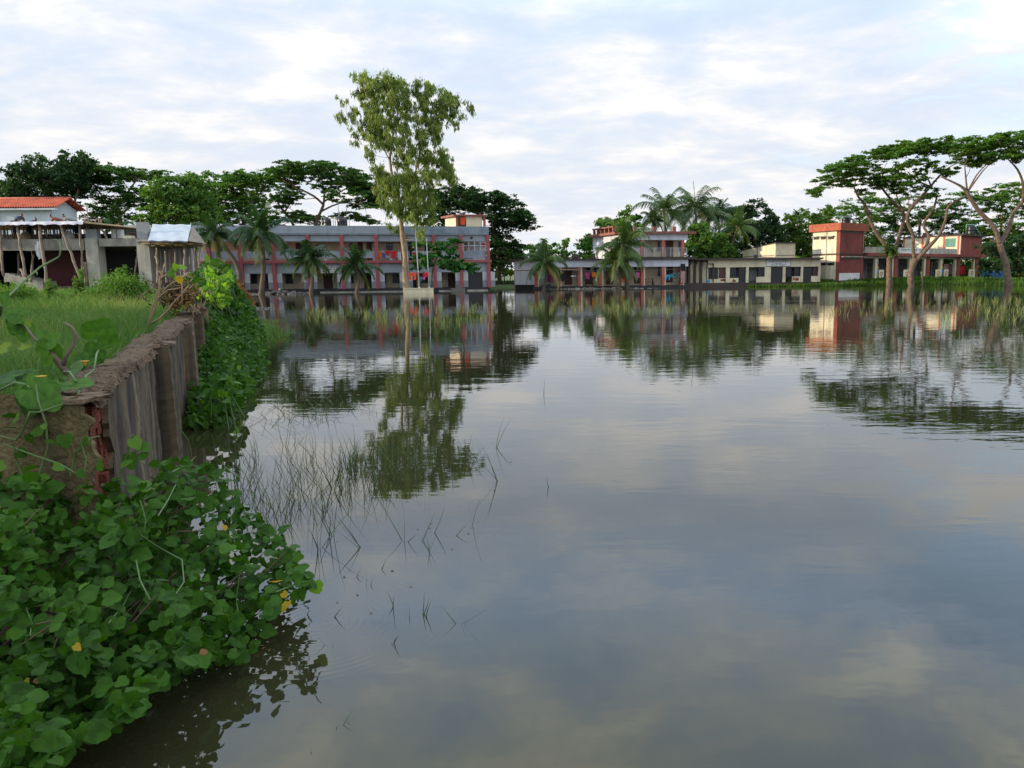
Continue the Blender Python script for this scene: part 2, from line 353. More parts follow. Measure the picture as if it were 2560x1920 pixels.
# ================================================================== the long two-storey grey school on the left
P0 = pp(617, 84.0); ang = R(12)
FB0 = Fr(P0, (P0[0]+math.cos(ang), P0[1]+math.sin(ang)))
uL, uR = FB0.U(470), FB0.U(1224)
FB = Fr(FB0.P(uL, 0, 0).xy, FB0.P(uR, 0, 0).xy); LB = FB.L
B = thing('school_building', FB.P(LB/2, -4, 0), 'long two storey grey school building with red columns and verandahs, standing in the flood', 'building')
zpar, zfas, zbeam, zslab1, zslab0, zlb = FB.Z(900, 565), FB.Z(900, 584.5), FB.Z(900, 603.5), FB.Z(900, 651.5), FB.Z(900, 657.5), FB.Z(900, 682)
zflo, D8, VD = FB.Z(900, 721), -9.0, -2.4
m = MB(); FB.box(m, 0, LB*0.66, zfas, zpar, -0.25, 0.35); FB.box(m, 0, LB, zfas-0.12, zfas, D8, 0.30)
FB.box(m, 0, 0.25, zfas, zpar, D8, -0.25)
m.build('parapet', M['grey'], B)
m = MB(); FB.box(m, LB*0.66, LB, zfas, zpar-0.02, -0.25, 0.352); FB.box(m, LB-0.25, LB, zfas, zpar-0.03, D8, -0.25); m.build('parapet', M['greyworn'], B)
m = MB(); FB.box(m, 0.1, LB-0.1, zbeam, zfas-0.12, -0.25, 0.05); FB.box(m, 0.1, LB-0.1, zlb, zslab0, -0.25, 0.05); m.build('beam', M['grey'], B)
m = MB(); FB.box(m, 0, LB+0.25, zslab0, zslab1, D8, 0.45); m.build('floor_slab', M['redcol'], B)
m = MB(); FB.box(m, 0.15, LB-0.15, zflo, zslab0, VD-0.25, VD); FB.box(m, 0.15, LB-0.15, zslab1, zfas-0.12, VD-0.25, VD)
FB.box(m, 0.15, 0.4, zflo, zslab0, D8+0.1, -0.25); FB.box(m, LB-0.4, LB-0.15, zflo, zslab0, D8+0.1, VD-0.26); FB.box(m, LB-0.4, LB-0.15, zslab1, zfas-0.12, D8+0.1, VD-0.26)
FB.box(m, 0.4, LB-0.4, zflo, zfas-0.12, D8+0.1, D8+0.3); m.build('wall', M['cream'], B)
m = MB(); FB.box(m, 0.1, LB, -0.6, zflo, D8, 0.25); m.build('plinth', M['black'], B)
m = MB(); FB.box(m, FB.U(800), FB.U(1022), -0.4, 0.10, 0.26, 0.75); FB.box(m, FB.U(1095), FB.U(1150), -0.4, 0.10, 0.26, 0.75); FB.box(m, FB.U(1165), FB.U(1218), -0.4, 0.12, 0.26, 0.7)
m.build('step', M['pconc'], B)
colx = [522, 601, 683, 771, 856, 942, 1013, 1086, 1153, 1221]
for x in colx:
    u = FB.U(x, 640, 0.3); m = MB(); FB.box(m, u-0.19, u+0.19, zflo-0.05, zslab0, 0.06, 0.40); FB.box(m, u-0.19, u+0.19, zslab1, zfas-0.12, 0.06, 0.38); m.build('column', M['redcol'], B)
    m = MB(); FB.box(m, u-0.72, u+0.72, zflo+0.75, zlb, -0.4, 0.03); pi = m.build('pier', M['ltgrey'], B)
    m = MB(); FB.box(m, u-0.72, u+0.72, zflo, zflo+0.75, -0.4, 0.035); m.build('dado', M['midgrey'], pi)
for x0, x1 in zip([480]+colx[:-1], colx):
    u0, u1 = FB.U(x0, 640)+0.25, FB.U(x1, 640)-0.25; m = MB()
    zt = zslab1+1.05; FB.box(m, u0, u1, zslab1+0.28, zt, -0.12, 0.02)
    for k in (0, .5, 1): uu = u0+(u1-u0)*k; FB.box(m, uu-0.14, uu+0.14, zslab1, zslab1+0.28, -0.12, 0.015)
    bl = m.build('balustrade', M['greyworn'] if x0 > 1100 else M['grey'], B)
    if x0 > 1100:
        m = MB()
        for k in range(5): uu = u0+(u1-u0)*k/4; FB.box(m, uu-0.04, uu+0.04, zt, zbeam, -0.08, -0.02)
        FB.box(m, u0, u1, zt+0.55, zt+0.62, -0.08, -0.02); m.build('railing', M['steel'], bl)
for a_ in [(622, 684, 645, 711), (712, 684, 735, 711), (783, 684, 788, 711), (866.5, 684, 885.5, 710), (954, 684, 967, 710), (979.5, 684, 1005, 710), (1049, 683, 1072, 709), (1096, 683, 1106, 708), (520, 686, 545, 712),
           (964, 606, 985, 627), (620, 612, 640, 630), (700, 610, 722, 630), (790, 610, 812, 630), (872, 607, 884, 628), (1096, 606, 1120, 628), (545, 612, 570, 630)]:
    opening(FB, B, *a_, VD, 'window', grille=a_[1] < 640)
for a_ in [(656, 684, 676, 722), (809, 684, 832, 722), (910, 683.5, 934, 722), (1025, 683, 1041, 722), (1120, 683, 1142, 722), (575, 686, 590, 723), (655, 608, 672, 650), (740, 608, 758, 650), (917, 606, 930, 650), (895, 606, 908, 650), (1062, 606, 1076, 650)]:
    opening(FB, B, *a_, VD, 'door')
opening(FB, B, 1021, 606, 1036, 650, VD, 'door', 'dark'); opening(FB, B, 1166, 681.5, 1207, 720.5, -0.35, 'gate', 'dark')
m = MB(); FB.pbox(m, 1165, 605, 1214, 650, VD+0.02, VD+0.1); m.build('screen', M['ltgrey'], B)
# nameboard
m = MB(); FB.pbox(m, 783, 665.5, 855, 682.5, 0.06, 0.14); nb = m.build('signboard', M['white'], B)
for i, (yy, s_, w_) in enumerate(((669, 'সরকারি উচ্চ বিদ্যালয়', 52), (674.3, 'একাডেমিক ভবন', 60), (679.2, 'স্থাপিত  ১৯৬৭', 62))):
    text(s_, FB, FB.U(819, yy, 0.15), FB.Z(819, yy, 0.15), 0.15, 0.26, M['ink'], nb, width=w_/F*86)
# lamp on the beam
m = MB(); p_ = FB.P(FB.U(1179, 594, 0.15), 0.2, FB.Z(1179, 594, 0.15)); m.lathe(p_, [(0.02, -0.13), (0.13, -0.08), (0.15, 0.03), (0.05, 0.12)], 12); m.build('lamp', M['dark'], B)
# stair room on the roof, its own little building part
fa = Fr(FB.P(FB.U(1139, 567, -2.2), -2.2, 0).xy, FB.P(FB.U(1211, 567, -2.2), -2.2, 0).xy); zr = zfas
rt = fa.Z(1175, 537)
m = MB(); pl = fa.P(-1.45, -3.3, 0)
prism(m, [fa.P(0.25, 0, 0).xy, fa.P(fa.L-0.25, 0, 0).xy, fa.P(fa.L-0.25, -3.2, 0).xy, fa.P(-1.1, -3.2, 0).xy], zr, rt-0.2)
sr = m.build('stair_room', M['cream'], B)
m = MB(); prism(m, [fa.P(-0.2, 0.3, 0).xy, fa.P(fa.L+0.25, 0.3, 0).xy, fa.P(fa.L+0.25, -3.5, 0).xy, fa.P(-1.6, -3.5, 0).xy], rt-0.2, rt+0.02); m.build('roof', M['trimred'], sr)
for x_ in (1140, 1208.5):
    m = MB(); u = fa.U(x_, 555, 0); fa.box(m, u-0.02, u+0.26, zr, rt-0.2, -0.1, 0.12); m.build('column', M['fascia'], sr)
m = MB(); fa.pbox(m, 1145, 540, 1165, 567, -0.05, 0.03); m.build('door', M['dark'], sr)
garment('hanging_cloth', 'orange towels hanging in the doorway of the rooftop stair room', 'towel', fa, 1151, 543, 1163, 562, 0.14, C['vermilion'], group='clothes on the grey school')
for i, (xa, xb, y0) in enumerate(((810, 828, 543), (844, 868, 541))):
    m = MB(); c_ = FB.P(FB.U((xa+xb)/2, 560, -4), -4, zfas); r_ = (xb-xa)/2/F*90; hz = FB.Z(840, y0, -4)-zfas
    m.lathe(c_, [(r_*0.96, 0), (r_, 0.1), (r_, hz*0.3), (r_*0.96, hz*0.33), (r_, hz*0.36), (r_, hz*0.62), (r_*0.96, hz*0.65), (r_, hz*0.68), (r_, hz*0.8), (r_*0.75, hz*0.93), (r_*0.3, hz*0.95), (r_*0.3, hz)], 24)
    tk = m.build('water_tank', M['tank'], None, c_)
    tag(tk, ('narrow black water tank between pale pipes on the grey school roof', 'wide black water tank on the grey school roof, the right one of two')[i], 'water tank', 'water tanks on roofs')
    m = MB()
    for k in (-1, 1): m.tube([c_+Vector((k*(r_+0.25), 0, 0)), c_+Vector((k*(r_+0.25), 0, hz*0.98)), c_+Vector((k*r_*0.5, 0, hz*0.98))], 0.04, 6)
    m.build('pipe', M['steel'], tk)
gB = 'clothes on the grey school'
for i, (a_, c_, mk, lb, ct) in enumerate([
    ((944, 629, 954, 646), 'orange', None, 'narrow orange cloth over the upper balcony rail beside a red column', 'cloth'),
    ((955, 631, 962, 645), 'blue', None, 'small blue cloth over the upper balcony rail beside the orange one', 'cloth'),
    ((962, 626, 974, 638), 'red', SHIRT, 'small bright red shirt on the upper balcony under the window', 'shirt'),
    ((973, 627, 994, 645), 'red', KURTA, 'large bright red shirt on the upper balcony left of the tall tree trunk', 'shirt'),
    ((995, 631, 1003, 650), 'white', None, 'white cloth over the upper balcony rail between two red ones', 'cloth'),
    ((1004, 630, 1008, 644), 'darkred', None, 'narrow dark red cloth right against the tall tree trunk', 'cloth'),
    ((1022, 607, 1031, 641), 'black', KURTA, 'long black garment hanging on the upper balcony right of the tall trunk', 'garment'),
    ((1032, 630, 1042, 638), 'red', None, 'small red cloth on the upper balcony beside the long black garment', 'cloth'),
    ((1161, 610, 1177, 619), 'navy', SHIRT, 'dark navy shirt hanging in the upper corner bay', 'shirt'),
    ((1193, 610, 1204, 617), 'teal', None, 'small teal cloth hanging in the upper corner bay', 'cloth'),
    ((1204, 608, 1213, 618), 'red', SHIRT, 'red and white patterned shirt at the upper corner column', 'shirt')]):
    garment('hanging_cloth', lb, ct, FB, *a_, 0.12 if i < 8 else -0.15, C[c_], mk, gB, i)
m = MB(); m.tube([FB.P(FB.U(944), 0.12, zslab1+1.75), FB.P(FB.U(1044), 0.12, zslab1+1.7)], 0.012, 5); tag(m.build('clothes_line', M['steel'], None, FB.P(FB.U(990), 0.1, zslab1)), 'thin clothes line along the upper balcony of the grey school', 'clothes line')
# ================================================================== white block with flag poles in the water
pb = on(1011, 734); pc = on(1084, 733); Fl = Fr(pb.xy, pc.xy)
m = MB(); Fl.box(m, 0, Fl.L, -0.4, Fl.Z(1050, 722), -1.6, 0)
Fl.box(m, -0.06, Fl.L+0.06, Fl.Z(1050, 722), Fl.Z(1050, 722)+0.06, -1.66, 0.06)
mo = m.build('platform_block', M['creamD'], None, Fl.P(Fl.L/2, -0.8, 0)); tag(mo, 'low cream concrete block rising from the water at the tall tree', 'platform')
poles = [(1016, 600, 1024, 724, 0.035, 'steel', 'thin pale pole standing close beside the tall tree trunk'), (1038, 568, 1048, 724, 0.058, 'white', 'tall thick white flagpole rising from the cream block'), (1066, 599, 1073, 724, 0.042, 'white', 'shorter white pole at the right end of the cream block')]
for i, (x0, y0, x1, y1, r_, mt, lb) in enumerate(poles):
    b_ = Fl.P(Fl.U(x1, y1, -0.7), -0.7, Fl.Z(1050, 722)+0.06); d_ = b_.y; tp = at(x0, y0, d_)
    m = MB(); m.tube([b_, b_*0.5+tp*0.5, tp], [r_, r_, r_*0.8], 8); m.lathe(b_, [(r_*2.2, 0), (r_*2.2, 0.05), (r_*1.2, 0.09)], 10); m.lathe(tp, [(r_*1.3, -0.02), (r_*1.6, 0.05), (r_*0.4, 0.12)], 8)
    tag(m.build('flag_pole' if i == 1 else 'metal_pole', M[mt], None, b_), lb, 'pole', 'poles on the cream block')
yl = Fl.P(0, -0.7, 0).y; L0 = at(1020, 681, yl); L1 = at(1071, 681, yl)
m = MB(); m.tube([L0, (L0+L1)/2-Vector((0, 0, 0.06)), L1], 0.012, 5); tag(m.build('clothes_line', M['steel'], None, L0), 'thin clothes line strung between trunk and poles above the cream block', 'clothes line')
FL2 = Fr((L0.x, yl), (L1.x, yl+0.001))
for i, (a_, c_, mk, lb, ct) in enumerate([((1022, 681, 1041, 700), 'vermilion', PANTS, 'bright orange trousers hung by the tall tree trunk above the water', 'trousers'), ((1057, 680, 1071, 692), 'red', None, 'red orange cloth hung between the two white poles', 'cloth'),
    ((1049, 691, 1054, 704), 'teal', PANTS, 'tiny teal underwear hung low beside the flagpole', 'cloth'), ((1056, 692, 1063, 699), 'pink', None, 'tiny pink cloth hung low between the poles', 'cloth')]):
    garment('hanging_cloth', lb, ct, FL2, *a_, 0.03, C[c_], mk, 'clothes above the cream block', i)
# rubble in the water and a masonry stub
def rubble(name, label, cat, cen, rx, ry, hgt, n, mat, seed, s0=0.12, s1=0.4):
    rg = random.Random(seed); m = MB()
    for k in range(n):
        a = rg.random()*6.283; q_ = math.sqrt(rg.random()); x, y = cen[0]+rx*q_*math.cos(a), cen[1]+ry*q_*math.sin(a); s_ = rg.uniform(s0, s1); z = hgt*(1-q_)*rg.uniform(0.3, 1)-0.05
        rot = Matrix.Rotation(rg.random()*3, 3, 'Z') @ Matrix.Rotation(rg.uniform(-.4, .4), 3, 'X'); c8 = []
        for (i, j, l) in ((-1, -1, -1), (1, -1, -1), (1, 1, -1), (-1, 1, -1), (-1, -1, 1), (1, -1, 1), (1, 1, 1), (-1, 1, 1)):
            c8.append(Vector((x, y, z))+rot @ Vector((i*s_*0.6*rg.uniform(.7, 1.1), j*s_*0.5*rg.uniform(.7, 1.1), l*s_*0.35*rg.uniform(.6, 1.1))))
        m.hexa(c8)
    return tag(m.build(name, mat, None, (cen[0], cen[1], 0)), label, cat)
M['stone'] = paint('rubble_stone', (0.20, 0.18, 0.17), vary=0.4, dirt=0.5, rough=0.9)
rubble('rubble_heap', 'dark rubble heap breaking the water before the grey school', 'rubble', on(700, 735).xy, 3.4, 1.6, 0.55, 110, M['stone'], 3)
rubble('rubble_heap', 'broken bricks at the waterline right of the dead brown creeper', 'rubble', on(640, 772).xy, 1.5, 0.6, 0.18, 70, M['stone'], 4, 0.06, 0.18)
cs = on(1144, 728); m = MB(); m.box(cs.x-0.75, cs.x+0.75, cs.y, cs.y+0.8, -0.4, 0.33); m.box(cs.x-0.25, cs.x+0.35, cs.y+0.1, cs.y+0.6, 0.33, 0.75)
tag(m.build('brick_stub', M['stone'], None, (cs.x, cs.y+0.4, 0)), 'small stepped masonry stub in the water before the dark gate', 'masonry stub')
# ================================================================== the middle building
FC = Fr(pp(1336, 93.5), pp(1718, 97.5)); LC = FC.L
Cb = thing('classroom_building', FC.P(LC/2, -3, 0), 'pale lilac building with salmon columns, one storey at left and two at right', 'building')
zc0 = 0.30; ztr = FC.Z(1450, 648); zb1 = FC.Z(1450, 650.5); zb0 = FC.Z(1450, 668)
u2 = FC.U(1552, 640)
cor = FC.P(0, 0, 0); Fw = Fr(pp(1286, 95.5), (cor.x, cor.y))
m = MB(); Fw.box(m, 0, Fw.L, zc0, ztr-0.12, -3, 0); m.build('side_wall', M['lilac'], Cb)
m = MB(); FC.box(m, -0.2, u2, ztr-0.12, ztr+0.05, -7, 0.6); Fw.box(m, -0.5, Fw.L, ztr-0.13, ztr+0.045, -6.9, 0.45); m.build('roof_slab', M['mossy'], Cb)
m = MB(); FC.box(m, 0.0, u2, zb0, ztr-0.12, -0.2, 0.3); FC.box(m, u2, LC, zb0, FC.Z(1640, 649), -0.2, 0.35); m.build('beam', M['lilac'], Cb)
m = MB(); FC.box(m, 0.1, LC-0.1, zc0, ztr-0.12, -2.6, -2.4); FC.box(m, LC-0.3, LC-0.05, zc0, ztr-0.12, -7, -1.2); m.build('wall', M['cream'], Cb)
m = MB(); FC.box(m, -0.2, LC+0.2, -0.6, zc0, -7, 0.45); Fw.box(m, 0, Fw.L, -0.6, zc0+0.25, -3.05, 0.04); m.build('plinth', M['black'], Cb)
for x in (1340, 1397, 1448.5, 1501.5, 1551, 1606, 1658, 1704):
    u = FC.U(x, 680, 0.2); m = MB(); FC.box(m, u-0.19, u+0.19, zc0, zb0, -0.15, 0.25); cl_ = m.build('column', M['orange'], Cb)
    m = MB(); FC.box(m, u+0.19, u+0.36, zc0, zb0, -0.15, 0.2); m.build('trim', M['creamD'], cl_)
for a_ in [(1375, 672, 1383, 700), (1483, 668, 1493, 700), (1505, 668, 1512, 697), (1643, 666, 1652, 692), (1698, 668, 1704, 695)]: opening(FC, Cb, *a_, -2.4)
for a_ in [(1411, 671, 1430, 712), (1464, 670, 1480, 711), (1515, 668, 1532, 711), (1585, 666, 1600, 709), (1664, 666, 1682, 706)]: opening(FC, Cb, *a_, -2.4, 'door')
# upper storey
zf1, zf0 = FC.Z(1640, 642.5), FC.Z(1640, 648.5); zt1, zt0 = FC.Z(1640, 579), FC.Z(1640, 585); zw = FC.Z(1640, 600)
u2b = FC.U(1594, 640); s0 = FC.P(u2, 0, 0)
lf = Vector(pp(1483, 103.5)); nf = FC.P(u2, 0, 0).xy
Fs = Fr(lf, nf)
m = MB(); FC.box(m, u2-0.1, LC+0.9, zf0, zf1, -6.5, 0.7); m.build('floor_slab', M['mossy'], Cb)
m = MB(); Fs.box(m, 0, Fs.L, zf1-0.9, zt0, -3.4, 0); m.build('stair_wall', M['lilac'], Cb)
m = MB()
for k in (0.02, 0.34, 0.66, 0.96): Fs.box(m, Fs.L*k-0.05, Fs.L*k+0.12, zf1-0.9, zt0, 0, 0.06)
m.build('pilasters', M['lilac'], Cb)
m = MB(); FC.box(m, u2, LC-0.05, zw, zt0, -0.2, 0.25); m.build('upper_beam', M['lilac'], Cb)
m = MB(); FC.box(m, u2-0.3, LC+0.9, zt0, zt1, -6.5, 0.7); Fs.box(m, -0.5, Fs.L-0.7, zt0-0.02, zt1-0.02, -3.5, 0.5); m.build('upper_roof', M['trimred'], Cb)
m = MB(); Fs.box(m, 0.1, Fs.L*0.75, zt1+0.62, zt1+0.78, -1.5, 0.15)
for k in range(6): Fs.box(m, 0.15+Fs.L*0.14*k, 0.4+Fs.L*0.14*k, zt1-0.02, zt1+0.62, -0.2, 0.05)
for x in (1536, 1588, 1637, 1686): u = FC.U(x, 575, 0.3); FC.box(m, u-0.2, u+0.2, zt1, zt1+0.62, 0, 0.35)
m.build('parapet_posts', M['trimred'], Cb)
m = MB(); FC.box(m, u2, LC-0.1, zf1, zt0, -2.3, -2.1); FC.box(m, LC-0.35, LC-0.1, zf1, zt0, -6.4, -2.31); m.build('upper_wall', M['cream'], Cb)
opening(FC, Cb, 1643, 602, 1652, 630, -2.1); opening(FC, Cb, 1694, 602, 1703, 630, -2.1); opening(FC, Cb, 1665, 602, 1683, 642, -2.1, 'door')
for x in (1606, 1658, 1707):
    u = FC.U(x, 620, 0.2); m = MB(); FC.box(m, u-0.19, u+0.19, zf1, zw, -0.15, 0.25); m.build('column', M['orange'], Cb)
m = MB(); u0, u1 = u2+0.1, LC-0.2; zh = zf1+1.15
for k in range(8): FC.box(m, u0, u1, zf1+0.12+k*0.145, zf1+0.145+k*0.145, 0.28, 0.31)
for k in range(9): uu = u0+(u1-u0)*k/8; FC.box(m, uu-0.03, uu+0.03, zf1, zh, 0.27, 0.32)
m.build('railing', M['steel'], Cb)
for i, x in enumerate((1312, 1331, 1411, 1433, 1439, 1445, 1485)):
    m = MB(); u = FC.U(x, 640, -1); hh = (0.42, 0.42, 0.62, 0.66, 0.5, 0.4, 0.66)[i]; rr_ = (0.16, 0.16, 0.17, 0.2, 0.2, 0.17, 0.19)[i]
    m.lathe(FC.P(u, -1, ztr+0.05), [(rr_, 0), (rr_, hh*0.3), (rr_*0.9, hh*0.5), (rr_, hh), (rr_*0.8, hh), (rr_*0.8, hh*0.8)], 10)
    tag(m.build('concrete_stub', M['mossy'], None, FC.P(u, -1, ztr+0.05)), 'dark concrete column stub on the low lilac roof, number %s from the left' % ('one two three four five six seven'.split()[i]), 'column stub', 'column stubs on the low roof')
gC = 'clothes along the lilac building'
for i, (a_, c_, mk, lb, ct, n_) in enumerate([
    ((1346, 676, 1366, 699), 'check', None, 'blue checked cloth hanging at the left end of the low verandah', 'cloth', 0.5),
    ((1367, 677, 1383, 706), 'maroon', None, 'dark maroon sheet hanging beside the blue checked cloth', 'sheet', 0.5),
    ((1384, 683, 1390, 694), 'black', PANTS, 'tiny black shorts beside the dark maroon sheet', 'shorts', 0.5),
    ((1400, 684, 1418, 703), 'black', SHIRT, 'black shirt hanging slantwise behind the goal frame', 'shirt', 0.5),
    ((1427, 688, 1439, 692), 'white', None, 'thin pale cloth strip hanging before a maroon door', 'cloth', 0.5),
    ((1462, 678, 1476, 698), 'pink', SHIRT, 'red pink dress hanging above a dark bench', 'dress', -0.4),
    ((1479, 680, 1491, 692), 'orange', None, 'small orange cloth hanging right of the red pink dress', 'cloth', 0.3),
    ((1521, 682, 1530, 695), 'pink', None, 'magenta cloth half hidden behind the palm trunk', 'cloth', 0.3),
    ((1531, 687, 1538, 702), 'mustard', None, 'mustard yellow cloth next to the magenta one', 'cloth', 0.3),
    ((1556, 690, 1563, 704), 'orange', None, 'narrow orange cloth right of the big palm trunk', 'cloth', 0.3),
    ((1583, 683, 1591, 695), 'purple', None, 'dark purple cloth beside a salmon column', 'cloth', 0.3),
    ((1588, 680, 1601, 695), 'pink', SHIRT, 'bright pink dress hanging beside a salmon column', 'dress', 0.4),
    ((1664, 686, 1676, 700), 'sky', PANTS, 'bright turquoise trousers on the line at the building end', 'trousers', 0.6),
    ((1677, 684, 1684, 694), 'teal', None, 'small teal cloth next to the turquoise trousers', 'cloth', 0.6),
    ((1686, 680, 1701, 698), 'plaid', None, 'dark plaid cloth on the line at the building end', 'cloth', 0.6),
    ((1702, 659, 1713, 677), 'black', None, 'black cloth hung high on the end post', 'cloth', 0.5),
    ((1702, 677, 1713, 706), 'floral', None, 'speckled red sheet below the black cloth on the end post', 'sheet', 0.5)]):
    garment('hanging_cloth', lb, ct, FC, *a_, n_, C[c_], mk, gC, i)
m = MB(); zl_ = FC.Z(1400, 676, 0.5)
m.tube([FC.P(FC.U(1340), 0.5, zl_), FC.P(FC.U(1500), 0.5, zl_-0.05), FC.P(FC.U(1610), 0.5, zl_-0.1), FC.P(FC.U(1714), 0.5, zl_+0.1)], 0.012, 5)
tag(m.build('clothes_line', M['steel'], None, FC.P(LC/2, 0.5, zl_)), 'thin clothes line along the lilac building verandah', 'clothes line')
# bench and table in the verandah
def bench(name, label, cat, x0, x1, yt, n, ht, back):
    u0, u1 = FC.U(x0, 700, n), FC.U(x1, 700, n); zt = zc0+ht; r_ = thing(name, FC.P((u0+u1)/2, n, zc0), label, cat)
    m = MB(); FC.box(m, u0, u1, zt-0.05, zt, n-0.35, n); m.build('table_top' if not back else 'seat', M['maroon'], r_)
    for uu in (u0+0.05, u1-0.12):
        for nn in (n-0.33, n-0.09): m = MB(); FC.box(m, uu, uu+0.07, zc0, zt-0.05, nn, nn+0.07); m.build('leg', M['maroon'], r_)
    if back: m = MB(); FC.box(m, u0, u1, zt+0.1, zt+0.5, n-0.36, n-0.31); FC.box(m, u0, u0+0.07, zt, zt+0.1, n-0.36, n-0.31); FC.box(m, u1-0.07, u1, zt, zt+0.1, n-0.36, n-0.31); m.build('backrest', M['maroon'], r_)
bench('wooden_bench', 'dark wooden bench under the red pink dress in the verandah', 'bench', 1463, 1484, 700, -0.6, 0.5, True)
bench('school_bench', 'low brown bench in the bay between two salmon columns', 'bench', 1612, 1636, 700, -0.6, 0.45, False)
bench('wooden_table', 'brown wooden table behind the low bench between salmon columns', 'table', 1613, 1634, 695, -1.4, 0.85, False)
# broken apron and low kerbs
pa0, pa1 = on(1334, 722.5), on(1662, 718.0); Fa = Fr(pa0.xy, pa1.xy)
m = MB(); rg = random.Random(5); u = 0
while u < Fa.L:
    du = rg.uniform(0.5, 1.6); z_ = rg.uniform(0.12, 0.30); Fa.box(m, u, u+du*0.97, -0.5, z_, -1.9, rg.uniform(-0.25, 0.1)); u += du
tag(m.build('broken_apron', M['pconc'], None, Fa.P(Fa.L/2, -1, 0)), 'broken pale concrete apron at the waterline of the lilac building', 'apron')
rubble('rubble_strip', 'pale rubble strewn along the waterline by the palm trunks', 'rubble', on(1500, 722).xy, 7, 0.7, 0.25, 160, M['pconc'], 9, 0.08, 0.25)
# goal frame in the water
gl, gr_ = on(1287, 724.5), on(1453, 722); top = at(1286.5, 675.5, gl.y).z; tp2 = at(1453, 673, gr_.y).z
gf = thing('football_goal', (gl+gr_)/2, 'rusty football goal frame standing in the water', 'goal')
m = MB(); m.tube([Vector((gl.x, gl.y, -0.6)), Vector((gl.x, gl.y, top))], 0.06, 8); m.build('post', M['rust'], gf)
m = MB(); m.tube([Vector((gr_.x, gr_.y, -0.6)), Vector((gr_.x, gr_.y, tp2))], 0.06, 8); m.build('post', M['ltgrey'], gf)
m = MB(); m.tube([Vector((gl.x, gl.y, top-0.02)), Vector(((gl.x+gr_.x)/2, (gl.y+gr_.y)/2, (top+tp2)/2-0.05)), Vector((gr_.x, gr_.y, tp2-0.02))], 0.085, 8); m.build('crossbar', M['rust'], gf)
# ================================================================== the cream one-storey building
FD = Fr(pp(1758, 98.5), pp(2050, 99.5)); LD = FD.L
Db = thing('primary_school', FD.P(LD/2, -3, 0), 'weathered cream one storey school with a signboard and pillared verandah', 'building')
zd0 = FD.Z(1900, 706); zr1, zr0, zo = FD.Z(1900, 645), FD.Z(1900, 649), FD.Z(1900, 667.5)
m = MB(); FD.box(m, -1.2, LD+0.2, zr0, zr1, -7, 0.55); FD.box(m, -3.0, -1.2, zr0-0.05, zr1-0.1, -6.5, -0.6); m.build('roof_slab', M['mossy'], Db)
m = MB(); FD.box(m, FD.U(1770), LD, zo, zr0, -0.2, 0.0)
px_ = [(1815, 1824.5), (1865, 1872), (1912, 1927), (1957, 1964), (2002, 2008), (2046, 2051)]
for a_, b_ in px_: FD.pbox(m, a_, 666, b_, 706.5, -0.25, 0.006)
m.build('front_wall', M['creamD'], Db)
u0 = FD.U(1768); m = MB(); FD.box(m, u0, FD.U(1815), zd0, zo, -0.6, -0.3); FD.box(m, -2.6, u0, zd0, zr0, -1.2, -0.9); m.build('bay_wall', M['creamD'], Db)
m = MB(); FD.box(m, FD.U(1814), LD, zd0, zr0, -2.4, -2.2); FD.box(m, LD-0.25, LD-0.01, zd0, zr0, -6.5, -0.25); m.build('back_wall', M['render'], Db)
m = MB(); FD.box(m, -2.6, LD, -0.3, zd0, -6.5, 0.15); m.build('plinth', M['mossy'], Db)
for a_ in [(1824.5, 695, 1846, 706), (1890.5, 692, 1912, 706), (1980.5, 691, 2001, 706), (2028, 690, 2047, 706)]:
    m = MB(); FD.pbox(m, *a_, -0.2, -0.03); m.build('low_wall', M['creamD'], Db)
m = MB()
for (x, y, s_) in ((1808, 700, 14), (1835, 701, 8), (1990, 698, 17)):
    for k in range(6): r2 = random.Random(int(x)+k); FD.pbox(m, x-s_/2+r2.random()*s_*0.8, y-5+r2.random()*5, x-s_/2+r2.random()*s_*0.8+3.5, y+2+r2.random()*2, -0.03 if x != 1808 else -0.3, -0.02 if x != 1808 else -0.29)
m.build('rust_marks', M['fascia'], Db)
for a_ in [(1825, 668, 1840, 693), (1895, 667.5, 1911, 691), (1965, 667.5, 1978, 692), (1985, 667.5, 1998, 690), (2031, 667.5, 2047, 689)]: opening(FD, Db, *a_, -0.25, 'window', grille=True, mat='dark' if a_[0] < 2030 else 'maroon', frame='black')
for a_ in [(1848, 668, 1862, 707), (1928, 667.5, 1956, 707), (2009, 668, 2028, 706)]: opening(FD, Db, *a_, -0.28, 'gate', 'dark')
opening(FD, Db, 1873, 668, 1893, 706, -1.2, 'gate', 'render'); opening(FD, Db, 1771, 669, 1795, 697, -0.28, 'window', grille=True, frame='black'); opening(FD, Db, 1797, 670, 1813, 695, -0.28, 'window', mat='maroon', frame='black')
m = MB(); FD.pbox(m, 1915.5, 648.5, 1976.5, 666, 0.0, 0.07); sb = m.build('signboard', M['white'], Db)
m = MB()
for a_ in ((1915.5, 648.5, 1976.5, 649.3), (1915.5, 665.3, 1976.5, 666.1), (1915.5, 649.3, 1916.3, 665.3), (1975.7, 649.3, 1976.5, 665.3)): FD.pbox(m, *a_, 0.072, 0.09)
m.build('frame', M['ink'], sb)
for yy, s_, w_, sz in ((653.6, '৮০নং খাজুরপুর সরকারি প্রাথমিক বিদ্যালয়', 54, 0.36), (659.2, 'ডাকঘর: খাজুরপুর', 18, 0.17), (662.6, 'উপজেলা: সদর    জেলা: কুমিল্লা', 36, 0.17)):
    text(s_, FD, FD.U(1946, yy, 0.08), FD.Z(1946, yy, 0.08), 0.08, sz, M['ink'], sb, width=w_/F*99)
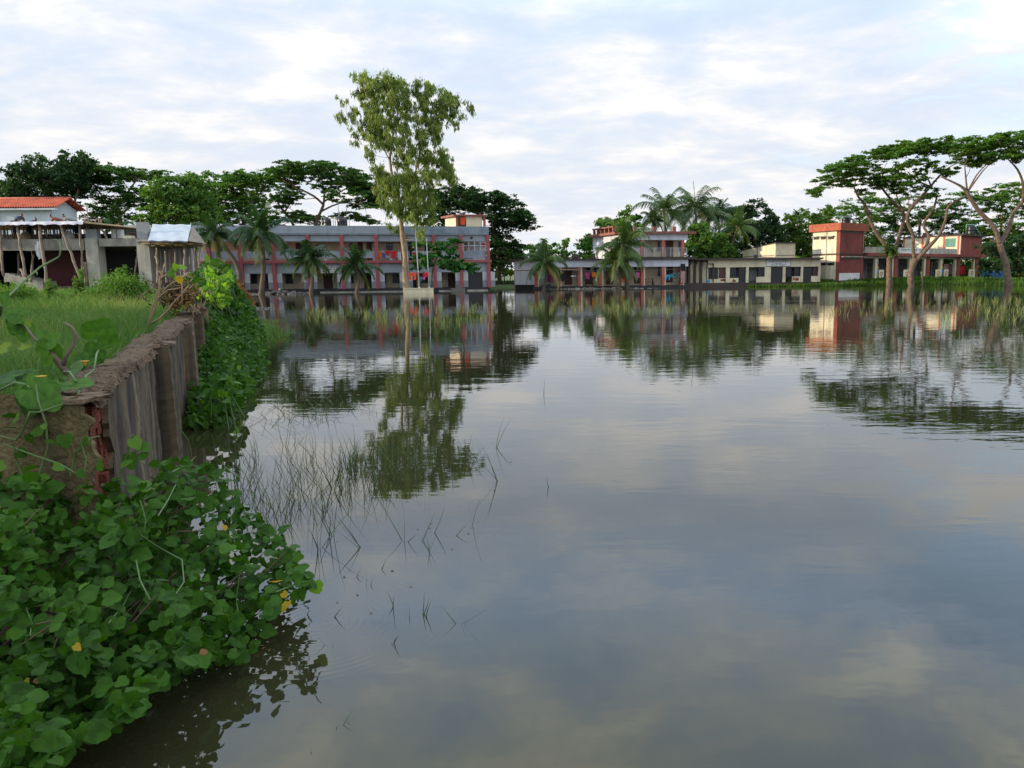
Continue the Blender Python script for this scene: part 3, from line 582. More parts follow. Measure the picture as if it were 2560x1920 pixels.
# curved ribs at the left end
for x in (1719, 1734, 1749):
    m = MB(); ux = FD.U(x, 700, -0.2); zt = FD.Z(x, 647, -0.2); pr = [(0, zd0), (0.02, zt-1.0), (0.10, zt-0.55), (0.30, zt-0.22), (0.62, zt), (0.9, zt), (0.9, zt-0.2), (0.66, zt-0.22), (0.45, zt-0.45), (0.32, zt-0.8), (0.28, zt-1.1), (0.28, zd0)]
    f0 = [FD.P(ux+a_, 0.1, z_) for a_, z_ in pr]; b0 = [FD.P(ux+a_, -1.0, z_) for a_, z_ in pr]; k = len(pr)
    m.add(f0+b0, [tuple(range(k-1, -1, -1)), tuple(range(k, 2*k))]+[(i, (i+1) % k, k+(i+1) % k, k+i) for i in range(k)])
    m.build('rib', M['mossy'], Db)
m = MB()
for x in (1723.5, 1738.5, 1753.5): u = FD.U(x, 680, -0.8); FD.box(m, u-0.05, u+0.62, zd0, zr0-0.25, -1.19, -0.5)
m.build('rib_wall', M['creamD'], Db)
m = MB(); FD.pbox(m, 1766, 660, 1768, 706, 0.1, 0.22); FD.pbox(m, 1782, 660, 1784.5, 706, 0.1, 0.22); FD.pbox(m, 1766, 658.5, 1784.5, 660, 0.1, 0.22); fm = m.build('door_frame', M['mossy'], None, FD.P(FD.U(1775), 0.15, zd0)); tag(fm, 'free standing mouldy door frame before the cream school', 'door frame')
# roof room
dr = pp(1937, 101.5); Fr1 = Fr(pp(1856, 109.0), dr); Fr2 = Fr(dr, pp(1986, 102.0)); zf = FD.Z(1900, 645)-0.2
za, zb = at(1937, 608, 101.5).z, at(1857, 626, 109).z
P1 = Vector(pp(1856, 109.0)); P2 = Vector(dr); P3 = Vector(pp(1986, 102.0)); P4 = P3+(P1-P2)
def quadroof(mb, ps, zs0, zs1):
    b = [(p[0], p[1], z) for p, z in zip(ps, zs0)]+[(p[0], p[1], z) for p, z in zip(ps, zs1)]
    mb.hexa(b)
m = MB(); quadroof(m, [P2, P3, P4, P1], [zf]*4, [za, za, zb, zb]); rr2 = m.build('roof_room', M['creamD'], Db)
cc = (P1+P2+P3+P4)/4; ex = [cc+(q_-cc)*1.07 for q_ in (P2, P3, P4, P1)]
m = MB(); quadroof(m, ex, [za, za, zb, zb], [za+0.1, za+0.1, zb+0.1, zb+0.1]); m.build('roof', M['mossy'], rr2)
m = MB(); Fr1.box(m, Fr1.L*0.45, Fr1.L*0.47, zf, zb+0.6, 0, 0.03); Fr2.box(m, Fr2.L*0.05, Fr2.L*0.95, zf+0.55, zf+0.62, 0, 0.03); Fr1.box(m, 0.4, Fr1.L*0.98, zf+0.55, zf+0.62, 0, 0.03); m.build('moulding', M['mossy'], rr2)
m = MB(); FD.pbox(m, 1887, 637, 1894, 645, -0.2, 0.2); m.build('stub', M['mossy'], Db)
# landing kerb at the waterline
ka, kb = on(1672, 717.5), on(1830, 716.8); Fk = Fr(ka.xy, kb.xy)
m = MB(); Fk.box(m, 0, Fk.L, -0.4, 0.22, -2.6, 0); Fk.box(m, 0, Fk.L*0.95, 0.22, 0.45, -2.6, -0.9); tag(m.build('stone_landing', M['mossy'], None, Fk.P(Fk.L/2, -1, 0)), 'dark two step stone landing before the cream school ribs', 'landing')
garment('hanging_cloth', 'light blue cloth dropped at the foot of the free standing door frame', 'cloth', FD, 1766, 699, 1775, 706, 0.4, C['sky'], None, 'clothes along the lilac building', 77)
# ================================================================== the red building on the right
e0 = pp(2097, 99.5); e1 = pp(2450, 122.0); FE = Fr(e0, e1); LE = FE.L
Eb = thing('red_school_building', FE.P(LE/2, -4, 0.6), 'long brick red building with a two storey tower and open painted ground floor', 'building')
ze0 = at(2120, 701, 100.5).z; L_ = Vector(pp(2029, 103.5)); Ft = Fr(L_, e0)
uT = FE.U(2159, 640)
def zE(px, py, n=0.0): return FE.Z(px, py, n)
zs1, zs0 = zE(2165, 632), zE(2165, 640); ztt, ztf = zE(2120, 558), zE(2120, 577)
def box_E(mb, u0, u1, z0, z1, n0, n1): return FE.box(mb, u0, u1, z0, z1, n0, n1)
# tower body (a parallelogram in plan, its left face catching the sun)
A0, A1 = Vector(e0), FE.P(uT, 0, 0).xy; A2, A3 = A1+(L_-A0), L_
m = MB(); prism(m, [A0, A1, A2, A3], ze0, ztf); tw = m.build('tower', M['tower'], Eb)
m = MB(); Ft.box(m, 0.05, Ft.L-0.55, ze0, ztf-0.02, 0.002, 0.05); m.build('cream_wall', M['creamE'], tw)
ctr = (A0+A1+A2+A3)/4; ex = [ctr+(q_-ctr)*1.16 for q_ in (A0, A1, A2, A3)]
m = MB(); prism(m, ex, ztf, ztt); m.build('roof_fascia', M['fascia'], tw)
m = MB(); ex2 = [ctr+(q_-ctr)*1.05 for q_ in (A0, A1, A2, A3)]; prism(m, ex2, zs0+0.12, zs0+0.32); m.build('ledge', M['mossy'], tw)
def vents(fr, rects, n):
    for a_ in rects:
        m = MB(); fr.pbox(m, *a_, n, n+0.03); v_ = m.build('vent', M['dark'], tw)
        m = MB(); u0 = fr.U(a_[0]-1, a_[1], n); u1 = fr.U(a_[2]+1, a_[1], n); z_ = fr.Z(a_[0], a_[1]-0.8, n); fr.box(m, u0, u1, z_, z_+0.12, n, n+0.35); m.build('sunshade', M['pconc'], v_)
vents(Ft, [(2034, 594, 2048, 599), (2052, 593.5, 2065, 598.5), (2070, 593, 2085, 598), (2053, 658, 2066, 663), (2069, 658, 2085, 663)], 0.052)
vents(FE, [(2103, 576.5, 2124, 582), (2126, 577, 2152, 582.5), (2103, 644, 2122, 649), (2125, 644, 2151, 649)], 0.0)
m = MB(); FE.pbox(m, 2098, 682.5, 2149, 700.5, 0.0, 0.05); m.build('panel', M['white'], tw)
m = MB(); u = Ft.L*0.52; Ft.box(m, u, u+0.08, ze0, ztf, 0.06, 0.14); m.build('drain_pipe', M['pconc'], tw)
m = MB(); u = FE.U(2154); FE.box(m, u, u+0.07, zs0, ztf, 0.01, 0.08); m.build('drain_pipe', M['pconc'], tw)
m = MB(); FE.box(m, 0, LE+0.2, ze0-0.7, ze0, -7, 0.3); Ft.box(m, -0.3, Ft.L, ze0-0.7, ze0, -3, 0.3); m.build('plinth', M['mossy'], Eb)
# arcade
zop = zE(2165, 645.5); uE = FE.U(2447)
m = MB(); box_E(m, uT, LE+0.9, zs0, zs1, -6.5, 0.55); m.build('floor_slab', M['tower'], Eb)
m = MB(); box_E(m, uT+0.02, LE, zop, zs0, -0.2, 0.1); m.build('beam', M['pconc'], Eb)
m = MB(); box_E(m, uT+0.02, LE*0.86, ze0, zs0, -6.0, -5.8); m.build('back_wall', M['render'], Eb)
for x, w_ in ((2239, 1.0), (2319, 1.0), (2395, 1.0), (2441, 1.0)):
    u = FE.U(x, 670, 0.1); m = MB(); box_E(m, u-0.42, u+0.42, ze0, zs0, -0.45, 0.2); m.build('column', M['tower'], Eb)
    m = MB(); box_E(m, u-0.85, u-0.42, ze0, zop, -0.3, 0.05); m.build('trim', M['creamD'], Eb)
posts = [(2193, 1), (2278, 2), (2355, 3)]
pm = {'y': paint('yellow_mural_paint', (0.55, 0.42, 0.12)), 'b': paint('blue_mural_paint', (0.12, 0.35, 0.6)), 'g': paint('green_mural_paint', (0.06, 0.25, 0.08)), 'r': paint('ring_red_paint', (0.35, 0.04, 0.03))}
for x, k in posts:
    u = FE.U(x, 670, 0.1); m = MB(); box_E(m, u-0.4, u+0.05, ze0, zop, -0.3, 0.05); post = m.build('mural_post', M['creamD'], Eb)
    hgt = zop-ze0
    for c_, a_, b_ in (('g', 0.0, 0.2), ('b', 0.3, 0.48), ('y', 0.50, 0.60), ('r', 0.66, 0.72), ('b', 0.8, 0.88)):
        m = MB(); box_E(m, u+0.05, u+0.35, ze0+hgt*a_, ze0+hgt*b_, -0.2, 0.07); m.build('painted_band', pm[c_], post)
    m = MB(); box_E(m, u+0.055, u+0.345, ze0, zop, -0.3, 0.0); m.build('painted_strip', pm['y'], post)
for i, (x0, x1) in enumerate(((2196, 2208), (2257, 2273), (2337, 2351), (2358, 2369), (2420, 2437))):
    u0, u1 = FE.U(x0, 692, 0.06), FE.U(x1, 692, 0.06); zt_ = ze0+1.35; m = MB(); box_E(m, u0, u1, ze0+0.02, zt_, 0.08, 0.14); pn = m.build('emblem_panel', M['creamD'], Eb)
    cen = FE.P((u0+u1)/2, 0.145, (ze0+zt_)/2+0.12); m = MB(); r0, r1 = 0.20, 0.31
    for k in range(12):
        if k == 9: continue
        a0, a1 = k*math.pi/6, (k+1)*math.pi/6
        q4 = [cen+FE.u*(rr_*math.cos(a_))+Vector((0, 0, rr_*math.sin(a_))) for rr_, a_ in ((r0, a0), (r1, a0), (r1, a1), (r0, a1))]
        m.hexa([q+FE.n*0.0 for q in q4]+[q+FE.n*0.015 for q in q4])
    m.build('ring_emblem', pm['r'], pn)
    m = MB(); q = cen-Vector((0, 0, 0.42)); m.hexa([q+FE.u*a_+Vector((0, 0, b_))+FE.n*c_ for c_ in (0, 0.015) for a_, b_ in ((-0.05, 0), (0.05, 0), (0.09, 0.14), (-0.09, 0.14))]); m.build('leaf_mark', pm['g'], pn)
# things seen in the arcade
for (x0, y0, x1, y1, mt) in ((2165, 655, 2185, 698, 'dark'), (2205, 655, 2228, 698, 'maroon'), (2246, 655, 2270, 697, 'dark'), (2290, 655, 2308, 696, 'dark'), (2328, 655, 2350, 694, 'dark')): opening(FE, Eb, x0, y0, x1, y1, -5.79, 'window', mat=mt, grille=True)
m = MB(); zz1 = ze0+0.9
for a_, b_ in zip([uT+0.1]+[FE.U(x)+0.5 for x in (2239, 2319)], [FE.U(x)-0.9 for x in (2239, 2319, 2395)]):
    for k in range(4): box_E(m, a_, b_, ze0+0.25+k*0.25, ze0+0.28+k*0.25, -0.9, -0.86)
m.build('railing', M['steel'], Eb)
garment('hanging_cloth', 'red cloth hanging in the open right bay of the red building', 'cloth', FE, 2399, 664, 2414, 686, -1.0, C['red'], None, 'cloths in the red building', 5)
garment('hanging_cloth', 'pale patterned sheet strung across a bay of the red building', 'sheet', FE, 2360, 660, 2384, 686, -1.0, C['floral'], None, 'cloths in the red building', 6)
# parapet signs
for x0, x1, m_, yy0, yy1 in ((2163, 2238, 'pconc', 617, 631), (2247, 2324, 'white', 617.5, 630), (2325, 2393, 'pconc', 616.5, 632)):
    u0, u1 = FE.U(x0, 624, 0.3), FE.U(x1, 624, 0.3); z1_ = zE(2165, 617, 0.3); m = MB(); box_E(m, u0, u1, zs1, zs1+(z1_-zs1), 0.15, 0.3); q = m.build('parapet', M[m_], Eb)
    if m_ == 'white': text('খাজুরপুর উচ্চ বিদ্যালয়   স্থাপিত ১৯৬৮', FE, (u0+u1)/2, zs1+(z1_-zs1)*0.62, 0.302, 0.42, M['ink'], q, width=(u1-u0)*0.9)
# upper block
g0 = Vector(pp(2256, 128)); g1 = Vector(pp(2398, 119.5)); FG = Fr(g0, g1); FH = Fr(g1, pp(2449, 124.5))
zg = at(2398, 589, 119.5).z; zgb = zs1-0.3
m = MB(); FG.box(m, 0, FG.L, zgb, zg, -0.015, 0.2); ub = m.build('upper_block', M['creamE'], Eb)
m = MB(); g2 = FH.P(FH.L, 0, 0).xy; dv = FG.u.xy*(FG.L-0.1); q4 = [g1+FG.u.xy*0.01, g2, g2-dv, g1-dv-FG.n.xy*0.3]; q4[3] = g1-dv-FG.n.xy*0.3; prism(m, [g1-FG.n.xy*0.02, g2, g2-dv, g1-dv-FG.n.xy*0.02], zgb, zg-0.02); m.build('red_end', M['tower'], ub)
m = MB(); ctr = (g0+g1+g2+(g2-dv))/4; prism(m, [ctr+(q_-ctr)*1.1 for q_ in (g1, g2, g2-dv, g0)], zg, zg+0.18); m.build('roof', M['mossy'], ub)
for x in (2259, 2306, 2359, 2395): m = MB(); FG.pbox(m, x-2, 590, x+2, 634, 0.2, 0.28); m.build('pilaster', M['orange'], ub)
m = MB(); FG.pbox(m, 2363, 596, 2388, 617, 0.2, 0.25); gw = m.build('window', paint('green_shutter_paint', (0.03, 0.22, 0.15)), ub)
m = MB()
for k in range(8): FG.pbox(m, 2363, 597+k*2.5, 2388, 597.6+k*2.5, 0.26, 0.29)
FG.pbox(m, 2375, 596, 2376, 617, 0.29, 0.32); m.build('slats', M['pipegreen'], gw)
m = MB()
for x in (2310, 2355): FG.pbox(m, x-3, 582, x+3, 590, -2.2, -1.8)
m.build('roof_stub', M['mossy'], ub)
for i, (x0, x1, yt, yb, frq, lb) in enumerate(((2096, 2117, 541.5, 556, Fr(A3, A1), 'black water tank on the red tower roof'), (2405, 2423, 562, 588, FH, 'black water tank on the red building end, beside green pipes'))):
    d_ = 102.5 if i == 0 else 123; c_ = Vector(((((x0+x1)/2)-CX)/F*d_, d_, ztt if i == 0 else zg+0.17)); r_ = (x1-x0)/2/F*d_; hz = at((x0+x1)/2, yt, d_).z-c_.z
    m = MB(); m.lathe(c_, [(r_*0.96, 0), (r_, 0.08), (r_, hz*0.35), (r_*0.96, hz*0.38), (r_, hz*0.41), (r_, hz*0.68), (r_*0.96, hz*0.7), (r_, hz*0.73), (r_, hz*0.82), (r_*0.7, hz*0.94), (r_*0.3, hz*0.95), (r_*0.3, hz)], 24)
    tk = m.build('water_tank', M['tank'], None, c_); tag(tk, lb, 'water tank', 'water tanks on roofs')
    m = MB(); m.tube([c_+Vector((-r_-0.25, -0.1, 0)), c_+Vector((-r_-0.25, -0.1, hz*1.02)), c_+Vector((r_*0.6, -0.1, hz*1.02)), c_+Vector((r_*2.4, -0.4, 0.0))], 0.06, 6); m.build('pipe', M['pipegreen'], tk)
# ================================================================== trees
def unit(v): return v/np.maximum(1e-9, np.linalg.norm(v, axis=-1, keepdims=True))
def cards(P, ln, wd, mode, rg, out=None):
    """one small rhombic leaf cluster per point; returns vertices and faces"""
    n = len(P); ln = ln*rg.uniform(0.6, 1.3, n)[:, None]; wd = wd*rg.uniform(0.6, 1.3, n)[:, None]
    if mode == 'droop':
        a = np.stack([rg.normal(0, .28, n), rg.normal(0, .28, n), -np.ones(n)], 1); a = unit(a)
        b = unit(np.cross(a, rg.normal(0, 1, (n, 3)))); P = P+a*ln*0.5
    elif mode == 'flat':
        nr = unit(np.stack([rg.normal(0, .45, n), rg.normal(0, .45, n), np.ones(n)], 1)); a = unit(np.cross(nr, rg.normal(0, 1, (n, 3)))); b = np.cross(nr, a)
    elif mode == 'up':
        a = unit(np.stack([rg.normal(0, .4, n), rg.normal(0, .4, n), np.ones(n)], 1)); b = unit(np.cross(a, rg.normal(0, 1, (n, 3))))
    else:
        nr = unit(rg.normal(0, 1, (n, 3))+np.array([0, 0, .5])); a = unit(np.cross(nr, rg.normal(0, 1, (n, 3)))); b = np.cross(nr, a)
    bend = np.cross(a, b)*wd*0.35
    V = np.stack([P-a*ln*.5, P+b*wd*.5+bend-a*ln*.05, P+a*ln*.5, P-b*wd*.5+bend-a*ln*.05], 1).reshape(-1, 3)
    return V, np.arange(4*n).reshape(n, 4)
def in_poly(poly, x, y):
    ins = False; j = len(poly)-1
    for i in range(len(poly)):
        xi, yi = poly[i]; xj, yj = poly[j]
        if (yi > y) != (yj > y) and x < (xj-xi)*(y-yi)/(yj-yi)+xi: ins = not ins
        j = i
    return ins
def poly_pts(poly, n, rg, mind=0):
    xs = [p[0] for p in poly]; ys = [p[1] for p in poly]; out = []; tries = 0
    while len(out) < n and tries < n*60:
        tries += 1; x, y = rg.uniform(min(xs), max(xs)), rg.uniform(min(ys), max(ys))
        if not in_poly(poly, x, y): continue
        if mind and any((x-a)**2+((y-b)*1.5)**2 < mind*mind for a, b in out): continue
        out.append((x, y))
    return out
bark = paint('tree_bark', (0.13, 0.095, 0.065), rough=0.9, vary=0.35, scale=2.5, bump=0.8)
barkr = paint('reddish_tree_bark', (0.17, 0.12, 0.085), rough=0.95, vary=0.45, dirt=0.7, dirtcol=(0.06, 0.045, 0.03), scale=2.4, bump=1.0)
barke = paint('peeling_pale_bark', (0.34, 0.25, 0.15), rough=0.85, vary=0.3, dirt=0.5, dirtcol=(0.13, 0.08, 0.05), scale=2, bump=0.6)
LM = {'rain': leafmat('rain_tree_leaves', (0.034, 0.092, 0.032), (0.10, 0.19, 0.05)), 'dark': leafmat('dark_leaves', (0.018, 0.050, 0.024), (0.048, 0.10, 0.038)),
      'bright': leafmat('bright_leaves', (0.035, 0.085, 0.016), (0.11, 0.20, 0.03)), 'mid': leafmat('mid_green_leaves', (0.042, 0.12, 0.026), (0.15, 0.27, 0.05)),
      'euc': leafmat('hanging_olive_leaves', (0.075, 0.13, 0.03), (0.27, 0.34, 0.085), rough=0.45), 'almond': leafmat('broad_glossy_leaves', (0.03, 0.11, 0.03), (0.08, 0.24, 0.06), rough=0.35)}
def tree(name, label, depth, polys, limbs, mat, brk=None, seed=0, cat='tree', group=None, mode='flat', ln=0.42, wd=0.26, per=60, rx=1.5, rz=0.5, spread=5.0, sub=5, twig=0.05, ground=None, cluster=0.42, pw=1.0, limbk=.58, dens=1.5):
    """polys: (outline in the photograph, number of leaf boughs). limbs: lists of (column, row, half width) at this distance, first one from the ground."""
    rg = np.random.default_rng(seed+100); cen = []
    for poly, n in polys:
        xs = [p[0] for p in poly]; xm, hw = (max(xs)+min(xs))/2, (max(xs)-min(xs))/2
        for (x, y) in poly_pts(poly, n, rg):
            s_ = math.sqrt(max(0.05, 1-((x-xm)/hw)**2)); p = at(x, y, depth); cen.append((p.x, p.y+rg.uniform(-1, 1)*spread*s_, p.z))
    L = []; sk = []
    for li, l in enumerate(limbs):
        pts = []; rad = []
        for k, (x, y, r_) in enumerate(l):
            p = at(x, y, depth+(0 if li == 0 else (li % 3-1)*0.5*min(k, 3))); pts.append(p); rad.append(r_*limbk/F*depth*rg.uniform(.88, 1.12))
        L.append((pts, rad))
        for a_, b_, r0, r1 in zip(pts, pts[1:], rad, rad[1:]):
            for k in range(4): f = k/4; sk.append((a_.lerp(b_, f), r0+(r1-r0)*f))
        sk.append((pts[-1], rad[-1]))
    b0 = L[0][0][0]; root = thing(name, (b0.x, b0.y, b0.z), label, cat, group)
    m = MB()
    for pts, rad in L:
        # smooth the limb through its points
        q, r2 = [], []
        for i in range(len(pts)-1):
            p0, p1, p2, p3 = pts[max(i-1, 0)], pts[i], pts[i+1], pts[min(i+2, len(pts)-1)]
            for k in range(3):
                f = k/3; q.append(0.5*((2*p1)+(p2-p0)*f+(2*p0-5*p1+4*p2-p3)*f*f+(3*p1-p0-3*p2+p3)*f**3)); r2.append(rad[i]+(rad[i+1]-rad[i])*f)
        q.append(pts[-1]); r2.append(rad[-1]); q[0] = q[0]-Vector((0, 0, 0.5)) if pts is L[0][0] else q[0]
        m.tube(q, r2, 9)
    m.build('trunk', brk or bark, root)
    if twig:
        m = MB(); P = np.array([p for p, r_ in sk]); skp = [Vector(p) for p, r_ in sk]; todo = [Vector(c_) for c_ in cen]
        todo.sort(key=lambda c_: min((c_-s_).length for s_ in skp))
        for c_ in todo:
            d = np.linalg.norm(P-np.array(c_), axis=1)+np.maximum(0, P[:, 2]-c_.z+0.2)*3; i = int(np.argmin(d)); s_ = Vector(P[i]); dist = (c_-s_).length
            if dist < 0.3: continue
            mid = s_.lerp(c_, 0.55)+Vector((rg.normal(0, .06)*dist, rg.normal(0, .06)*dist, -0.08*dist)); r0 = twig*(0.5+0.25*min(dist, 4))
            m.tube([s_, s_.lerp(mid, .5)+Vector((rg.normal(0, .04)*dist, 0, 0)), mid, c_], [r0, r0*.8, r0*.6, r0*.3], 5, False)
            P = np.vstack([P, np.array(mid)[None], np.array(c_)[None]])
        m.build('branches', brk or bark, root)
    cen = np.array(cen); nb = len(cen); S = []; T = []
    for c_ in cen:
        bt = rg.uniform(0.15, 0.85); sc_ = rg.uniform(0.6, 1.25)
        for k in range(sub):
            o_ = unit(rg.normal(0, 1, 3))*rg.uniform(0.3, 1)*np.array([rx, rx, rz])*sc_; S.append(c_+o_); T.append(bt+rg.normal(0, .12))
    S = np.array(S); T = np.array(T); k = max(1, int(per*dens)//sub)
    o_ = unit(rg.normal(0, 1, (len(S), k, 3)))*rg.uniform(0, 1, (len(S), k, 1))**pw*np.array([rx*cluster, rx*cluster, max(rz*cluster, 0.1) if mode != 'droop' else rz*.7])*rg.uniform(.6, 1.3, (len(S), 1, 1))
    P = (S[:, None, :]+o_).reshape(-1, 3); tt = np.clip(np.repeat(T, k)+rg.normal(0, .12, len(P)), 0, 1)
    V, Fc = cards(P, ln, wd, mode, rg); link('crown', tri_mesh('crown', V, Fc, tt), LM[mat], root)
    return root
gL = 'rain trees behind the grey school'
tree('broad_tree', 'broad dark tree at the far left behind the tiled hut', 100, [([(0, 475), (25, 455), (60, 440), (85, 428), (105, 410), (150, 402), (190, 397), (212, 402), (215, 450), (200, 478), (120, 475), (95, 500), (0, 520)], 135)],
     [[(165, 575, 7), (170, 520, 6), (150, 480, 5)], [(168, 540, 5), (195, 480, 4), (190, 430, 3)], [(168, 535, 4), (120, 470, 3), (70, 465, 2)]], 'dark', seed=1, group='trees behind the construction site', rx=1.6, rz=1.1, per=80, mode='any')
tree('small_tree', 'sparse little tree top at the left picture edge above the red tiles', 110, [([(-20, 480), (8, 452), (22, 450), (24, 470), (0, 500), (-20, 520)], 10)], [[(-8, 590, 5), (2, 520, 3), (12, 460, 2)]], 'dark', seed=2, group='trees behind the construction site', rx=0.9, rz=0.8, per=50, mode='any')
tree('rain_tree', 'dark layered rain tree with sky gaps behind the concrete frame', 105, [([(200, 412), (245, 412), (290, 420), (320, 419), (345, 430), (400, 435), (450, 443), (447, 455), (400, 455), (330, 445), (240, 455), (205, 445)], 90),
     ([(200, 455), (260, 450), (290, 490), (250, 520), (235, 545), (195, 500)], 34), ([(300, 465), (400, 470), (400, 500), (360, 515), (300, 525), (260, 535), (265, 500)], 42), ([(240, 540), (350, 520), (390, 545), (380, 560), (240, 560)], 34)],
     [[(305, 590, 8), (300, 545, 7), (278, 515, 6)], [(285, 525, 5), (240, 470, 3), (215, 430, 2)], [(290, 528, 5), (320, 480, 4), (345, 445, 2)], [(300, 540, 4), (350, 495, 3), (400, 455, 2)]], 'rain', seed=3, group='trees behind the construction site', rx=1.7, rz=0.5)
tree('leafy_tree', 'brighter green leafy tree between two dark rain trees above the silver sheet', 98, [([(390, 480), (425, 458), (480, 447), (508, 444), (520, 460), (528, 490), (535, 565), (380, 565), (385, 520)], 130)], [[(450, 640, 7), (452, 560, 5), (455, 500, 4)]], 'mid', seed=4, group='trees behind the construction site', rx=1.4, rz=1.0, per=90, mode='any', twig=0.03)
tree('rain_tree', 'yellowish green rain tree behind the leaning palms', 112, [([(525, 455), (540, 434), (575, 432), (605, 428), (640, 432), (665, 427), (690, 440), (690, 470), (640, 475), (600, 490), (540, 500)], 95), ([(520, 490), (620, 490), (680, 500), (690, 560), (520, 570)], 85)],
     [[(620, 640, 8), (610, 560, 7), (590, 510, 5)], [(605, 540, 5), (640, 500, 4), (670, 450, 3)]], 'mid', seed=5, group=gL, rx=1.7, rz=0.6)
tree('rain_tree', 'great umbrella shaped rain tree rising over the middle of the grey school', 106, [([(682, 432), (700, 415), (718, 410), (760, 415), (800, 412), (812, 406), (850, 418), (890, 428), (915, 440), (938, 465), (946, 500), (930, 505), (900, 485), (860, 465), (820, 450), (770, 445), (720, 452), (690, 460)], 165),
     ([(900, 480), (945, 495), (955, 525), (930, 530), (905, 515)], 14), ([(690, 470), (730, 460), (760, 490), (720, 500), (700, 520), (670, 520)], 18), ([(835, 480), (880, 490), (900, 512), (860, 520), (840, 505)], 12), ([(730, 535), (780, 530), (800, 545), (770, 558), (735, 555)], 12), ([(850, 520), (890, 540), (875, 552), (850, 545)], 6), ([(880, 545), (935, 535), (945, 560), (890, 562)], 10), ([(780, 455), (830, 455), (840, 480), (800, 475)], 9), ([(690, 540), (720, 535), (720, 560), (690, 560)], 8)],
     [[(787, 575, 8), (792, 550, 7), (808, 514, 6), (810, 480, 4), (803, 440, 2)], [(808, 511, 5), (784, 490, 4.5), (742, 469, 3.5), (707, 450, 2)], [(808, 505, 4), (850, 480, 3), (900, 450, 2)], [(800, 530, 4), (850, 508, 2.5), (905, 512, 2), (940, 520, 1.5)], [(812, 480, 3), (850, 445, 2), (870, 430, 1.5)]], 'rain', seed=6, group=gL, rx=1.5, rz=0.38, per=70)
tree('rain_tree', 'slim forked rain tree left of the umbrella tree on the school roofline', 108, [([(690, 485), (740, 485), (770, 500), (740, 520), (700, 515)], 10), ([(740, 530), (790, 540), (780, 555), (740, 550)], 6)],
     [[(736, 580, 7), (733, 562, 6), (718, 537, 5.5), (697, 512, 4), (690, 480, 2)], [(713, 528, 4), (725, 510, 3), (742, 495, 2.5), (760, 490, 1.5)]], 'rain', seed=7, group=gL, rx=1.1, rz=0.35, per=55)
tree('rain_tree', 'very dark spreading rain tree behind the rooftop stair room', 104, [([(1082, 472), (1120, 466), (1160, 472), (1200, 486), (1240, 484), (1280, 492), (1296, 515), (1315, 532), (1330, 552), (1345, 568), (1310, 572), (1270, 570), (1230, 560), (1215, 535), (1150, 520), (1090, 530)], 150),
     ([(1225, 560), (1265, 575), (1275, 600), (1297, 618), (1285, 630), (1305, 645), (1300, 660), (1222, 660)], 60), ([(1085, 530), (1120, 530), (1110, 565), (1080, 565)], 14)],
     [[(1250, 700, 9), (1245, 640, 8), (1240, 590, 6), (1225, 545, 4)], [(1242, 600, 5), (1270, 560, 3), (1300, 560, 2)], [(1228, 550, 4), (1180, 530, 3), (1120, 520, 2)]], 'dark', seed=8, group=gL, rx=1.6, rz=0.7, per=80)
tree('leafy_bush', 'sunlit bright green bush on the far bank between the two schools', 122, [([(1226, 650), (1240, 632), (1262, 628), (1285, 650), (1290, 690), (1226, 695)], 26)], [[(1262, 704, 3), (1260, 690, 2), (1258, 660, 1.5)], [(1245, 704, 2), (1242, 680, 1)], [(1275, 704, 2), (1278, 680, 1)]], 'bright', seed=9, cat='bush', group=None, rx=1.0, rz=0.8, per=90, mode='any', spread=2, twig=0.02)
tree('bushy_tree', 'light green bushy tree behind the small palm on the lilac roof', 118, [([(1295, 640), (1312, 622), (1345, 612), (1378, 610), (1400, 620), (1425, 640), (1420, 655), (1300, 655)], 36)], [[(1360, 690, 5), (1358, 640, 3), (1356, 620, 2)]], 'mid', seed=10, rx=1.2, rz=0.8, per=80, mode='any', spread=3)
tree('slender_tree', 'thin wispy treetop against the sky between the lilac building and the small palm', 120, [([(1408, 603), (1420, 600), (1425, 608), (1415, 614), (1405, 610)], 5), ([(1408, 622), (1422, 618), (1424, 636), (1408, 640)], 5)], [[(1417, 690, 3), (1416, 640, 2), (1416, 604, 1)]], 'mid', seed=11, rx=0.6, rz=0.5, per=40, mode='any', spread=1)
tree('broad_tree', 'dark green tree behind the sunlit stair wall of the lilac building', 112, [([(1488, 553), (1520, 545), (1560, 533), (1590, 532), (1600, 560), (1580, 585), (1530, 590), (1492, 575)], 46), ([(1452, 603), (1470, 592), (1490, 575), (1498, 600), (1490, 645), (1440, 645), (1436, 620)], 26)],
     [[(1520, 690, 8), (1515, 620, 6), (1530, 570, 4)], [(1514, 620, 4), (1480, 600, 3), (1455, 615, 2)]], 'mid', seed=12, rx=1.4, rz=0.7, per=80, mode='any')
gM = 'trees behind the cream school'
tree('broad_tree', 'broad green bush tree with pale forked stem between lilac and cream buildings', 107, [([(1712, 640), (1716, 600), (1725, 572), (1742, 556), (1765, 562), (1780, 582), (1805, 602), (1832, 622), (1838, 648), (1715, 648)], 80)], [[(1742, 690, 5), (1745, 610, 3), (1738, 580, 2)], [(1745, 605, 2.5), (1756, 592, 1.5)]], 'mid', seed=13, group=gM, rx=1.2, rz=0.8, per=90, mode='any', spread=3)
tree('broad_tree', 'rounded very dark tree behind the roof room of the cream school', 118, [([(1790, 590), (1815, 555), (1850, 520), (1875, 510), (1900, 518), (1925, 524), (1945, 538), (1958, 560), (1960, 650), (1790, 650)], 130)], [[(1890, 700, 9), (1888, 620, 7), (1885, 560, 4)]], 'dark', seed=14, group=gM, rx=1.4, rz=1.0, per=100, mode='any')
